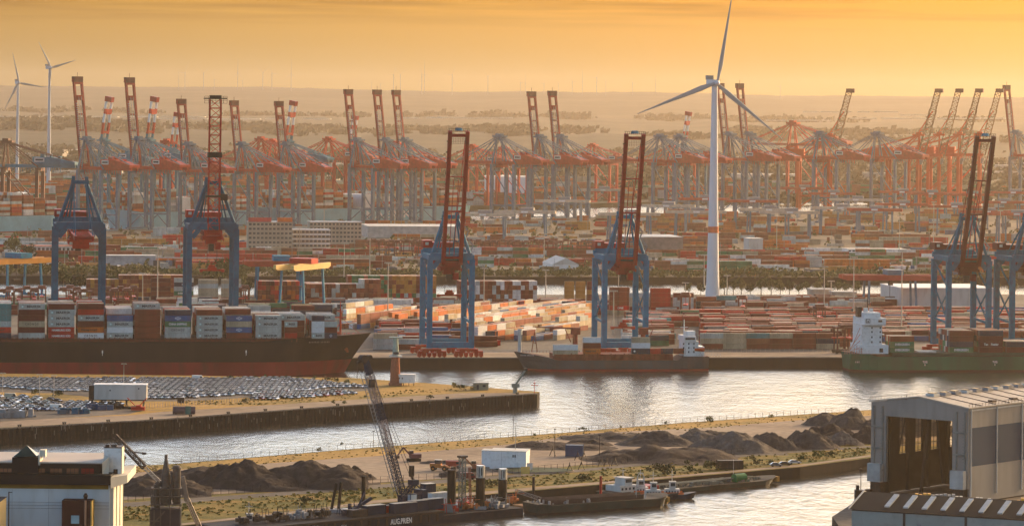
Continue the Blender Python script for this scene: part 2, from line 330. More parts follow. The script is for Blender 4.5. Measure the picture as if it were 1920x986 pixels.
# far land
FQ = Vector((-376, 3326, 0)); FD = Vector((.673, .739, 0)).normalized(); FT = Vector((-FD.y, FD.x, 0))
def FP(a, b, z=5): return FQ + FD * a + FT * b + Vector((0, 0, z))
fb = qb(532, z=0)
far1 = [(-9000, 2480), Q(-1500, fb - 20), Q(0, fb), Q(1500, fb + 20), (9000, 2700), (9000, 9000)] + [FP(5200, 0), FP(-420, 0)] + [(-9000, 3050)]
sheet('south_terminal_ground', far1, -3, 5, M_sheet, ground_mat('port_ground', (.07, .062, .045), (.125, .105, .075), (.19, .155, .11), .008, .05))
far2 = [(-9000, 3900), (-1500, 3980), FP(-420, 330), FP(5200, 330), (9000, 9000.1), (9000, 16000), (-9000, 16000)]
sheet('plain_terrain', far2, -3, 5.3, G_far)
hb = MB()
def hills(y0, dep, hf, x0, x1, n, rows=8):
    vs = []; fs = []; b0 = 0
    for j in range(rows + 1):
        for i in range(n + 1):
            x = x0 + (x1 - x0) * i / n; tt = j / rows
            hgt = hf(x) * math.sin(min(1, tt * 1.25) * math.pi / 2) + noise.noise(Vector((x * .0009, tt * 3, y0 * .01))) * 12 * tt
            vs.append((x, y0 + dep * tt, 5 + max(0, hgt)))
    for j in range(rows):
        for i in range(n):
            a = j * (n + 1) + i; fs.append((a, a + 1, a + n + 2, a + n + 1))
    hb.add(vs, fs)
def hf(x):
    px = 960 + F * x / 18000
    y = 163 + (188 - 163) * max(0, min(1, (px + 100) / 2100)) ** 1.0 - 3
    z = PY(px, y, 18000).z
    return z - 5 + 9 * noise.noise(Vector((x * .0011, 3.3, 0))) + 5 * noise.noise(Vector((x * .004, 1.3, 0))) + 3.5 * noise.noise(Vector((x * .017, 7.3, 0)))
hills(14500, 3500, hf, -7000, 7000, 420)
hills(11000, 2500, lambda x: 66 + 20 * noise.noise(Vector((x * .0007, 9, 0))) + 14 * noise.noise(Vector((x * .006, 5, 0))), -6000, 6000, 400)
hills(8300, 1500, lambda x: 40 + 14 * noise.noise(Vector((x * .0011, 19, 0))) + 9 * noise.noise(Vector((x * .009, 25, 0))), -5000, 5000, 400)
struct(hb.build('hills', G_hill, smooth=True))
# ---------------------------------------------------------------- trees
M_leaf = mat('green_foliage', (.055, .075, .022), .8, 0, .5, .6)
M_leaf2 = mat('olive_foliage', (.10, .10, .03), .8, 0, .5, .5)
M_leafd = mat('dark_foliage', (.03, .042, .016), .8, 0, .45, .5)
M_bark = mat('tree_bark', (.07, .05, .035), .9, 0, .3, 1)
def crown_mb(b, cx, cy_, z0, rx, rz, n, rnd, size, m=0):
    lobes = [(rnd.uniform(-.55, .55) * rx, rnd.uniform(-.55, .55) * rx, rnd.uniform(-.35, .6) * rz, rnd.uniform(.38, .62)) for _ in range(6)]
    for i in range(n):
        lx, ly, lz, lr = lobes[i % 6]
        th, ph = rnd.uniform(0, 6.283), math.acos(rnd.uniform(-1, 1)); q = lr * rnd.uniform(.55, 1.08)
        p = Vector((cx + lx + rx * q * math.sin(ph) * math.cos(th), cy_ + ly + rx * q * math.sin(ph) * math.sin(th), z0 + lz + rz * q * math.cos(ph)))
        s = size * rnd.uniform(.5, 1.2); a = Vector((rnd.gauss(0, 1), rnd.gauss(0, 1), rnd.gauss(0, 1))).normalized(); c = a.orthogonal().normalized(); d = a.cross(c)
        b.add([p + c * s, p + d * s * .7, p - c * s, p - d * s * .7], [(0, 1, 2, 3)], m)
TREES = []
def tree_variant(k, h=11, r=4.6, m=None, n=420):
    rnd = random.Random(100 + k); tb = MB(); zt = h * .38
    tb.tube((0, 0, 0), (0, 0, zt), .32, .2, 7)
    for i in range(5):
        a = i * 1.256 + k; tb.tube((0, 0, zt * rnd.uniform(.8, 1)), (math.cos(a) * r * .55, math.sin(a) * r * .55, h * rnd.uniform(.55, .75)), .15, .05, 5)
    cb = MB(); crown_mb(cb, 0, 0, h * .62, r, h * .40, n, rnd, .62)
    return tb.mesh('trunk', M_bark), cb.mesh('crown', m or M_leaf)
TV = [tree_variant(0), tree_variant(1, 12, 5, M_leaf2), tree_variant(2, 10, 5.2, M_leafd), tree_variant(3, 12, 4.2)]
TREE_POS = {}
def tree(p, k, label, group, sc=1.0, name='round_tree'):
    t = thing(name, label, 'tree', p, random.uniform(0, 6), group); t.scale = (sc, sc, sc * random.uniform(.9, 1.1))
    place('trunk', TV[k % 4][0], t); place('crown', TV[k % 4][1], t); return t
def bush_mesh(k, r, h, m, n=90, size=.35):
    b = MB(); crown_mb(b, 0, 0, h * .5, r, h * .5, n, random.Random(300 + k), size); return b.mesh('bush', m)
BUSH = [bush_mesh(0, 1.6, 2.2, M_leafd), bush_mesh(1, 2.0, 1.8, M_leaf), bush_mesh(2, 1.4, 2.4, M_leaf2), bush_mesh(3, 2.6, 2.0, M_leafd, 130)]
def bush(p, k, label, group, sc=1.0, name='bush'):
    o = place(name, BUSH[k % 4], None, p, random.uniform(0, 6), (sc, sc, sc)); return tag(o, label, 'bush', group)
# row of trees on the canal bank
def canal_trees():
    xs = [(208, 1.25), (232, 1.1), (245, 1.1), (262, .95), (283, 1.0), (452, 1.35), (468, 1.1), (486, .9), (645, 1.0), (656, .8), (1085, .9), (1108, .9), (1204, .9), (1291, .8), (1314, .85), (1358, 1.15), (1375, 1.0), (1390, 1.1), (1407, .85), (1427, 1.2), (1446, 1.15), (1463, 1.05), (1480, 1.1), (1498, .9), (1514, .85), (1535, 1.1), (1552, 1.0), (1570, 1.0), (1588, .85), (1606, .9), (1738, 1.0), (1750, .9), (1795, 1.1), (1812, .95), (1830, 1.1), (1847, .9), (1868, .9), (1901, 1.0)]
    for i, (px, sc) in enumerate(xs):
        b_ = qb(553) + (i * 37 % 5) * 2 - 8
        near = 'blue harbour cranes' if px < 500 else ('tall turbine tower' if 1250 < px < 1420 else 'canal behind the yard')
        tree(Q(qa(px, b_), b_), i, f'{ordw(i + 1)} dark round tree of the row along the canal, counted from the oldest cranes', 'trees along the canal bank', sc * .95)
canal_trees()
for i, (px, py, sc, w_) in enumerate(((28, 482, 1.9, 'big dark tree behind the yellow gantry beam'), (55, 484, 1.5, 'autumn tinted tree beside the big dark one'), (402, 532, 1.6, 'tall loose tree seen through the second blue crane'), (428, 536, 1.8, 'broad tree just right of the second blue crane'), (452, 540, 1.4, 'smaller tree right of the broad one'), (150, 545, 1.5, 'leafy tree between the oldest crane\'s legs'), (118, 540, 1.4, 'leafy tree at the oldest crane\'s near leg'), (238, 545, 1.4, 'tree beside the golden container block'))): tree(PZ(px, py + 8, 5), i + 1, w_, 'trees around the old cranes', sc)
# tree belt on the far canal bank: nobody could count it
vb = MB(); rnd = random.Random(5)
for i in range(1500):
    px = rnd.uniform(-60, 1980); b_ = qb(532, z=0) + rnd.uniform(-4, 42); p = Q(qa(px, b_), b_)
    hh = 3.2 + 5 * max(0, noise.noise(Vector((px * .016, 2, 0))) + .2) + rnd.uniform(-1, 1)
    if px < 260 or 400 < px < 520: hh += 3
    crown_mb(vb, p.x, p.y, 5 + hh * .45, 3.6, hh * .6, 13, rnd, 1.25)
tag(vb.build('bank_woods', M_leaf2), 'belt of olive green trees and scrub along the far bank of the canal', 'woods', kind='stuff')
# woods, fields and roofs over the plain
vb = MB()
for (Y0, Y1, n, hh) in ((4500, 5200, 450, 9), (5200, 6800, 1100, 13), (6800, 10500, 1500, 16)):
    for i in range(n):
        Y = rnd.uniform(Y0, Y1); X = rnd.uniform(-.17, .17) * Y
        d = noise.noise(Vector((X * .0012, Y * .006, 4)))
        if d < -.02: continue
        rr_ = rnd.uniform(18, 50); vs = []
        crown_mb(vb, X, Y, 5 + hh * .3, rr_, hh * (.45 + d), 34, rnd, 6.5)
for (Yr, fz, wd_, hh, n) in ((10150, lambda x: 45 + 14 * noise.noise(Vector((x * .0011, 19, 0))), 1700, 16, 150), (13200, lambda x: 70 + 20 * noise.noise(Vector((x * .0007, 9, 0))), 2200, 20, 130), (9300, lambda x: 38 + 14 * noise.noise(Vector((x * .0011, 19, 0))), 1700, 13, 110)):
    for i in range(n):
        X = rnd.uniform(-wd_, wd_)
        if noise.noise(Vector((X * .003, Yr, 1))) < -.1: continue
        crown_mb(vb, X, Yr + rnd.uniform(-250, 150), fz(X) + 4, rnd.uniform(35, 90), hh * rnd.uniform(.5, 1.1), 40, rnd, 13)
lb = [('long pale greenhouse roof shining', 0, 380, 217, .12), ('long pale greenhouse roof shining', 410, 640, 221, .1)]
tag(vb.build('distant_woods', mat('hazy_woodland', (.03, .036, .02), .9, 0, .4, .02)), 'dark belts of woodland scattered over the hazy plain below the hills', 'woods', kind='stuff')
wb_ = MB()
for i in range(120):
    Y = rnd.uniform(5200, 11500); X = rnd.uniform(-.16, .16) * Y; L1 = rnd.uniform(30, 150) * (Y / 7000); wb_.obox(X, Y, 5, L1, rnd.uniform(30, 70), rnd.uniform(5, 10), rnd.uniform(-.2, .2), 0, random.choice([(.4, .37, .3), (.3, .27, .22), (.22, .18, .14), (.5, .46, .38)]))
for (x0, x1, y_) in ((0, 390, 217), (300, 640, 221), (760, 980, 219), (930, 1130, 248), (1510, 1680, 208), (1440, 1560, 224), (1600, 1900, 220), (1690, 1760, 214), (120, 260, 226)):
    for j in range(5):
        xa = x0 + (x1 - x0) * j / 5; v = ray(xa, y_)[1]; Y = min(10800, F * 120 / v); a = PY(xa, y_, Y); b2 = PY(xa + (x1 - x0) / 5 * random.uniform(.4, .95), y_, Y)
        wb_.obox((a.x + b2.x) / 2, Y, a.z - 5, abs(b2.x - a.x) * 1.3, 60, 3, 0, 0, (.5, .47, .40))
tag(wb_.build('distant_rooftops', M_any), 'pale roofs of far greenhouses and sheds strewn over the plain', 'buildings', kind='stuff')
# ---------------------------------------------------------------- wind turbines
def blade_mesh(L, root=1.6, chord=3.6, tip=.4, m=None):
    b = MB(); n = 10; sec = 8; rings = []
    for i in range(n + 1):
        t = i / n; c = root + (chord - root) * min(1, t / .2) if t < .2 else chord + (tip - chord) * ((t - .2) / .8) ** .85
        th = max(.14, c * (.75 if t < .06 else .26 - .1 * t)); tw = R(20) * (1 - t) ** 2
        ring = []
        for k_ in range(sec):
            a = 2 * math.pi * k_ / sec; x = math.cos(a) * c / 2 + c * .16; y = math.sin(a) * th / 2
            ring.append((x * math.cos(tw) - y * math.sin(tw), x * math.sin(tw) + y * math.cos(tw), L * t))
        rings += ring
    fs = []
    for i in range(n):
        for k_ in range(sec): a = i * sec + k_; b_ = i * sec + (k_ + 1) % sec; fs.append((a, b_, b_ + sec, a + sec))
    fs.append(tuple(range(sec * n, sec * n + sec))); b.add(rings, fs); me = b.mesh('blade', m)
    me.polygons.foreach_set('use_smooth', [True] * len(me.polygons)); return me
M_turb = mat('turbine_white', (.62, .64, .66), .45, 0, .05, .05)
M_turbd = mat('turbine_grey', (.33, .36, .38), .5, 0, .08, .05)
M_redband = mat('orange_band', (.62, .17, .07), .5)
def turbine(label, base, hub_h, r0, r1, L, angs, band, yaw, dirs=1, m=M_turb, pitch_scale=1.0):
    t = thing('wind_turbine', label, 'wind turbine', base, 0, 'wind turbines')
    b = MB(); n = 28; hb_ = [0, .06, .15, .3] + [.3 + .7 * i / 6 for i in range(1, 7)]
    for i in range(len(hb_) - 1):
        ra = r0 + (r1 - r0) * min(1, hb_[i] ** .62); rb = r0 + (r1 - r0) * min(1, hb_[i + 1] ** .62); b.tube((0, 0, hub_h * hb_[i]), (0, 0, hub_h * hb_[i + 1]), ra, rb, n, cap=False)
    b.build('tower', m, t, smooth=True)
    bz, bh = band; rr_ = r0 + (r1 - r0) * (bz ** .62) + .12
    b = MB(); b.tube((0, 0, hub_h * bz), (0, 0, hub_h * bz + bh), rr_ + .05, rr_ - .02, n, cap=False); b.build('painted_band', M_redband, t, smooth=True)
    nac = thing('nacelle', None, None, (0, 0, hub_h), yaw); nac.parent = t

    b = MB(); b.box(-2.2, 2.2, -2, 8.5, -1.4, 2.8); b.box(-1.9, 1.9, 8.5, 9.1, -1, 2.5)
    nm = b.build('housing', m, nac); b = MB(); b.box(-2.1, 2.1, 6.4, 9.8, 2.803, 5.6); b.build('cooler', M_grey, nac)
    b = MB(); b.tube((0, -2.003, .6), (0, -4.6, .6), 2.0, 1.7, 16); b.tube((0, -4.6, .6), (0, -6, .6), 1.7, .5, 16); b.build('hub', m, nac, smooth=True)
    me = blade_mesh(L, m=M_turbd)
    for a in angs:
        o = place('blade', me, nac, (0, -3.4, .6)); o.rotation_euler = (0, R(a), 0); o.scale = (1, pitch_scale, 1)
    return t
pb = PZ(1336, 556, 5)
turbine('tall white wind turbine with an orange band, rising between container yard and canal', pb, PY(1336, 156, pb.y).z - 5 - .6, 4.8, 1.9, 61, [10, 127, 250], (.30, 4.2), R(22))
# (two smaller ones beyond the blue cranes)
for nm, px, pyb, pyh, L, angs, bd in (('slim grey wind turbine with an orange band, beside the tallest red crane boom', 91, 352, 128, 41, [-29, 74, 183], (.23, 4), ),
                                   ('smaller grey wind turbine beside the banded one, standing before dark trees', 32, 345, 156, 44, [-13, 99, 208], (.1, .8))):
    p = PZ(px, pyb, 5); turbine(nm, p, PY(px, pyh, p.y).z - 5, 3.4 if px > 50 else 2.9, 1.7, L * (.98 if px > 50 else 1), angs, bd, R(35) if px > 50 else R(25), m=mat('turbine_pale', (.50, .54, .57), .5, 0, .05, .05))
# far away turbines on the hills
fx = [(335, 150, .6), (347, 137, 1), (382, 138, 1), (402, 150, .6), (446, 137, 1), (455, 152, .5), (493, 137, 1.05), (510, 138, 1.05), (546, 138, 1), (738, 141, 1), (751, 141, 1), (791, 140, 1), (796, 141, .9), (848, 141, 1), (915, 144, 1), (976, 155, .6), (985, 156, .5), (1020, 157, .6), (1047, 158, .5), (1073, 153, .7), (1092, 152, .7), (1119, 146, 1.0), (1136, 154, .5), (1186, 156, .7), (1229, 158, .7), (1463, 163, .7), (697, 156, .5), (714, 157, .5)]
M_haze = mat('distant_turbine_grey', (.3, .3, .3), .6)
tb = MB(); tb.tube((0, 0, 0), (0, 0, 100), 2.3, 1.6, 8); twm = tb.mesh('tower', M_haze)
rts = []
for k_ in range(4):
    bb = MB(); rm = random.Random(k_)
    bb.box(-2, 2, -3, 6, 98.5, 102)
    for j in range(3):
        a = R(k_ * 31 + 120 * j); bb.beam((0, -3.5, 100), (48 * math.sin(a), -3.5, 100 + 48 * math.cos(a)), 3.0, .8, w2=.6)
    rts.append(bb.mesh('rotor', M_haze))
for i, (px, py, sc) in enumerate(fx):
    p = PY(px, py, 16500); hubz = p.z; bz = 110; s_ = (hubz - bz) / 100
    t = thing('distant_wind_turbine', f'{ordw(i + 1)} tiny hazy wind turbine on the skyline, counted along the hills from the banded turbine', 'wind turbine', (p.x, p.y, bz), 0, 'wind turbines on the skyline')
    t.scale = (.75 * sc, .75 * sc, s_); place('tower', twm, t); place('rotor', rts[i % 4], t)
# ---------------------------------------------------------------- harbour cranes, near quay
def near_crane(label, px, base_b, top, apex, boom, M1, M2, lat=False, lean=14, L=68, spread_z=None, G=27, house=True, wx=9.2):
    loc = Q(qa(px, base_b), base_b); t = thing('harbour_crane', label, 'crane', loc, TH, 'ship-to-shore cranes on the near quay')
    lw = 2.6
    for sx in (-1, 1):
        for yy, wy in ((0, 2.4), (G, 2.6)):
            b = MB(); b.box(sx * wx - (lw if sx < 0 else 0), sx * wx + (0 if sx < 0 else lw), yy - wy / 2, yy + wy / 2, 4.5, top - 3.2); b.build('leg', M1, t)
        b = MB()                                     # side bracing
        xx = sx * (wx + 1.1)
        b.beam((xx, 1.3, 17), (xx, G - 1.4, 2.9 + 15), .8, 1.2); b.beam((xx, 1.3, 18), (xx, G - 1.4, 33), .7, .7); b.beam((xx, G - 1.4, 18), (xx, 1.3, 33), .6, .6); b.beam((xx, 1.3, 34), (xx, G - 1.4, top - 5), .7, .7); b.box(xx - .9, xx + .9, 1.25, G - 1.35, top - 3.4, top - .8)
        b.build('side_brace', M1, t)
    for yy in (0, G):
        b = MB(); b.box(-wx + .002, wx - .002, yy - 1.0, yy + 1.0, 4.7, 7.4); b.build('sill_beam', M1, t)
        b = MB(); zt = top + (1.5 if yy else 0)
        b.prism([(0, 0)] * 3, 0, 0) if False else None
        b.box(-wx - 1.2, wx + 1.2, yy - 1.5, yy + 1.5, zt - 3.6, zt)
        for sx in (-1, 1): b.beam((sx * (wx - .1), yy, zt - 7.5), (sx * (wx - 3.5), yy, zt - 3.3), 1.4, 2.2); b.box(sx * (wx + 1.2), sx * (wx + 2.2), yy - 1.3, yy + 1.3, zt - 3.6, zt - .9) if sx > 0 else b.box(sx * (wx + 2.2), sx * (wx + 1.2), yy - 1.3, yy + 1.3, zt - 3.6, zt - .9)
        b.build('portal_beam', M1, t)
        b = MB()
        for sx in (-1, 1):
            for dx in (-6.2, -3.9, -1.3, 1.3, 3.9, 6.2): b.box(sx * wx + dx - 1.0, sx * wx + dx + 1.0, yy - .9, yy + .9, .5, 2.3); b.tube((sx * wx + dx, yy - 1.0, .6), (sx * wx + dx, yy + 1.0, .6), .6, n=8)
            for dx in (-4.6, 4.6): b.box(sx * wx + dx - 2.4, sx * wx + dx + 2.4, yy - 1.2, yy + 1.2, 2.31, 3.2)
            b.box(sx * wx - 4.6, sx * wx + 4.6, yy - 1.3, yy + 1.3, 3.21, 4.3)
        b.build('bogie', M_brightred, t)
    b = MB()
    for sx in (-1, 1): b.box(sx * 4 - .5, sx * 4 + .5, -1.6, G + 20, top - 6.6, top - 4.2)
    for yy in range(2, int(G) + 20, 8): b.box(-3.5, 3.5, yy - .35, yy + .35, top - 6.3, top - 5.3)
    for yy in (0, G): b.box(-4.4, 4.4, yy - .5, yy + .5, top - 4.19, top - 3.61)
    b.build('girder', M2, t)
    if house:
        b = MB(); b.box(-4.5, 4.5, G + 2, G + 17, top - 4.15, top + 1.2); b.box(-wx - 1.4, -wx + 3.2, G - 1, G + 8, top + 1.503, top + 5.2); b.box(-wx + 3.202, wx * .6, G + 1, G + 12, top + 1.6, top + 4.1)
        b.build('machine_house', M2, t)
        b = MB(); b.box(-wx - .3, -wx + 1.3, G - 1.12, G - 1.003, top + 2.9, top + 4.3); b.build('sign_panel', M_offwhite, t)
    # pylon
    b = MB(); ax = 3.2
    for sx in (-1, 1):
        b.beam((sx * wx, .2, top), (sx * ax, 3, apex), 1.4, 1.4); b.beam((sx * (wx - 3), 6, top), (sx * ax * .9, 3.4, apex - 1), .7, .7); b.beam((sx * 4.5, G - 2, top + 1.5), (sx * 3, 3.5, apex - .5), .6, .6)
        b.beam((sx * 5, 1, top), (sx * 2.6, 3, apex - 1), .5, .5)
    b.box(-ax - 1.1, ax + 1.1, 1.5, 4.6, apex - .6, apex + 1.2); b.box(-ax - .8, -ax + .9, 1.6, 4.2, apex + 1.2, apex + 3.2); b.box(ax - .9, ax + .8, 1.6, 4.2, apex + 1.2, apex + 2.9)
    b.beam((-wx + 3, 1, top + (apex - top) * .33), (wx - 3, 1, top + (apex - top) * .33), .5, .5)
    b.build('pylon', M1, t)
    # stairs up the pylon
    b = MB()
    for i in range(5):
        f = i / 5; xx = wx + (ax - wx) * f; zz = top + (apex - top) * f; b.box(xx + .6, xx + 3.0, 1.8, 3.2, zz + .6, zz + .85); b.beam((xx + (2.8 if i % 2 else .9), 2.5, zz + .7), (xx + (.4 if i % 2 else 2.2), 2.5, zz + (apex - top) / 5 + .6), .18, .6)
        for q in (.7, 2.9): b.beam((xx + q, 1.9, zz + .85), (xx + q, 1.9, zz + 1.9), .09)
        b.beam((xx + .7, 1.9, zz + 1.9), (xx + 2.9, 1.9, zz + 1.9), .09)
    b.build('stairway', M_grey, t)
    # trolley, cab, ropes
    b = MB(); b.box(-5.2, 5.2, 2, 9, top - 8.6, top - 6.65); b.box(-3.3, 2.4, 3, 8, top - 10.6, top - 8.6); b.box(1.2, 3.8, -.5, 3.2, top - 13.2, top - 9.8)
    for q in (-5.2, 5.2): b.box(q - .15, q + .15, -1, 12, top - 8.9, top - 7.4)
    for j in range(9): b.beam((-5 + j * 1.25, -1.02, top - 9.4), (-5 + j * 1.25, -1.02, top - 7.3), .12)
    b.build('trolley', M2 if boom == 'up' else M_dark, t)
    b = MB(); b.box(-2.0, .6, 1.6, 4.2, top - 14.2, top - 10.62); b.build('operator_cab', M_dark, t)
    if spread_z is not None:
        b = MB()
        for q in (-2.4, 2.4):
            for r_ in (4.2, 6.8): b.beam((q, r_, top - 10), (q, r_, spread_z + 1.6), .1)
        b.build('hoist_ropes', M_blackiron, t)
        b = MB(); b.box(-5.6, 5.6, 5.0, 6.0, spread_z, spread_z + .8); b.box(-6.1, -4.6, 4.3, 6.7, spread_z - .5, spread_z + .9); b.box(4.6, 6.1, 4.3, 6.7, spread_z - .5, spread_z + .9); b.box(-2.2, 2.2, 4.5, 6.5, spread_z + .8, spread_z + 1.9); b.tube((-1.6, 5.4, spread_z + 2.3), (1.6, 5.4, spread_z + 2.3), .7, n=8)
        b.build('spreader', M_brightred, t)
    # boom
    hz = top - 5.4
    if boom == 'up':
        d = Vector((0, -math.sin(R(lean)), math.cos(R(lean)))); p0 = Vector((0, -2.4, hz)); b = MB()
        if lat:
            b.truss(p0, p0 + d * L, 5.4, 5.0, 15, .55, t2=.3); nn = Vector((0, -math.cos(R(lean)), -math.sin(R(lean))))
            b.build('boom', M2, t)
            b = MB(); q = p0 + d * L; b.box(q.x - 5.6, q.x + 5.6, q.y - 3, q.y + 3, q.z, q.z + .5); b.box(q.x - 2.8, q.x + 2.8, q.y - 2, q.y + 2, q.z + .5, q.z + 1.9)
            for xx in (-5.5, -3.7, -1.8, 0, 1.8, 3.7, 5.5): b.beam((xx, q.y - 3, q.z - 2.0), (xx, q.y - 3, q.z + 1.4), .14)
            for zz in (-2, -.7, .8, 1.4): b.beam((-5.5, q.y - 3, q.z + zz), (5.5, q.y - 3, q.z + zz), .12)
            b.build('boom_head', M_blackiron, t)
            b = MB(); q = p0 + d * L * .585; b.box(-3.4, 3.4, q.y - 3.2, q.y + 2.8, q.z - 1.2, q.z + 1.4); q = p0 + d * L * .28; b.box(-4.2, 5.6, q.y - 3.2, q.y + 2.8, q.z - .5, q.z + .5); b.box(3.2, 6.6, q.y - 2, q.y + 2, q.z - 2.0, q.z + 1.1); b.build('boom_platform', M_blackiron, t)
        else:
            for sx in (-1, 1): b.beam(p0 + Vector((sx * 4.3, 0, 0)), p0 + Vector((sx * 4.3, 0, 0)) + d * L, 1.85, 2.3)
            for f, hh in ((.0, 2.4), (.05, 1.2), (.40, .9), (.44, .6), (.66, .7), (.968, 1.6)):
                q = p0 + d * L * f; b.beam(q + Vector((-3.6, 0, 0)), q + Vector((3.6, 0, 0)), 1.6, hh)
            b.build('boom', M2, t)
            b = MB(); q = p0 + d * L
            for zz in (0, 1.2): b.beam(q + Vector((-5, -1, zz)), q + Vector((5, -1, zz)), .16); b.beam(q + Vector((-5, 1.6, zz)), q + Vector((5, 1.6, zz)), .16)
            for xx in range(-5, 6): b.beam(q + Vector((xx, -1, -.2)), q + Vector((xx, -1, 1.3)), .14)
            q2 = p0 + d * (L * .93)
            for xx in range(-4, 5): b.beam(q2 + Vector((xx * .85, -1.1, -1.6)), q2 + Vector((xx * .85, -1.1, 1.5)), .1)
            for zz in (-1.5, -.7, .1, .9): b.beam(q2 + Vector((-3.6, -1.1, zz)), q2 + Vector((3.6, -1.1, zz)), .1)
            for i in range(11): q3 = p0 + d * (L * (.12 + .08 * i)); b.box(-5.7, -4.98, q3.y - .6, q3.y + .6, q3.z, q3.z + .5)
            for i in range(6): q3 = p0 + d * (L * (.2 + .13 * i)); b.box(4.98, 5.7, q3.y - .6, q3.y + .6, q3.z, q3.z + .5)
            b.build('boom_walkway', M_blackiron, t)
            b = MB(); b.tube(q + Vector((0, .3, .2)), q + Vector((0, .3, 1.6)), 2.2, 1.6, 12); b.build('head_sheave', M_bluesteel, t)
            b = MB(); ap = Vector((2.2, 3, apex + .5))
            for sx in (-1, 1):
                for f in (.42, .93): b.beam(Vector((sx * 3, 3, apex + .8)), p0 + d * (L * f) + Vector((sx * 3.4, 1.2, 0)), .32)
                b.beam(Vector((sx * 1.2, -.5, hz + 2)), p0 + d * (L * .64) + Vector((sx * 1.2, 1, 0)), .3)
            b.build('boom_stay', M_redsteel, t)
    else:                                           # boom lowered out over the ship
        b = MB()
        for sx in (-1, 1): b.beam((sx * 4, -2, hz), (sx * 4, -L, hz), 1.1, 2.2)
        for i in range(9): b.box(-3.5, 3.5, -L * i / 9 - 3, -L * i / 9 - 2, hz - .6, hz + .4)
        for i in range(22):
            b.beam((-4 if i % 2 else 4, -3 * i - 3, hz + 1), (4 if i % 2 else -4, -3 * i - 6, hz + 1), .25)
            b.beam((-5.4, -3 * i - 3, hz - .5), (-5.4, -3 * i - 3, hz + 1.9), .16)
        b.beam((-5.4, -2, hz + 1.9), (-5.4, -L, hz + 1.9), .16)
        b.build('boom', M2, t)
        b = MB()
        for sx in (-1, 1):
            for f in (.45, .92): b.beam((sx * 3, 3, apex), (sx * 4, -L * f, hz + 1), .4)
        b.build('boom_stay', M1, t)
        b = MB(); b.box(-5.5, 5.5, -22, -12, hz - 3.6, hz - 1.2); b.box(-4, 4, -20, -14, hz - 6.8, hz - 3.6); b.box(-6.3, -5.6, -24, -8, hz - 4.5, hz - 2.4)
        for j in range(10): b.beam((-6 + j * 1.3, -24.2, hz - 5), (-6 + j * 1.3, -24.2, hz - 1.8), .14)
        b.box(-6.2, 6.2, -24.4, -24.1, hz - 1.9, hz - 1.6); b.box(-6.2, 6.2, -24.4, -24.1, hz - 5.2, hz - 5)
        b.build('lowered_trolley', M_brightred, t)
    return t
WB = 8
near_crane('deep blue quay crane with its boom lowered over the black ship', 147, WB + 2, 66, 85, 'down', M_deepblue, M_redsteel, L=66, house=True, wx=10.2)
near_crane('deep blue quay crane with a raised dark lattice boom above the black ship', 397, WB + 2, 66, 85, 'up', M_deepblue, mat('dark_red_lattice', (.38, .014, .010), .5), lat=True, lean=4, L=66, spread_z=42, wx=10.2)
near_crane('blue quay crane with raised red boom standing alone between two ships', 844, WB, 51.5, 69, 'up', M_bluesteel, M_redsteel, lean=17, L=69, spread_z=30)
near_crane('blue quay crane with raised red boom behind the small feeder ship', 1171, WB, 51.5, 69.5, 'up', M_bluesteel, M_redsteel, lean=16, L=68, spread_z=14)
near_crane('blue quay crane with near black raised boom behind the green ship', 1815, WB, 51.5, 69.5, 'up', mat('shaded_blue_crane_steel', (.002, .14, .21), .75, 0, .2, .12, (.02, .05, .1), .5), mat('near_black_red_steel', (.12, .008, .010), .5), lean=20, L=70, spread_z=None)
near_crane('blue quay crane cut by the picture edge, over the green ship\'s containers', 1934, WB, 51.5, 69.5, 'up', MATS['shaded_blue_crane_steel'], MATS['near_black_red_steel'], lean=20, L=70)
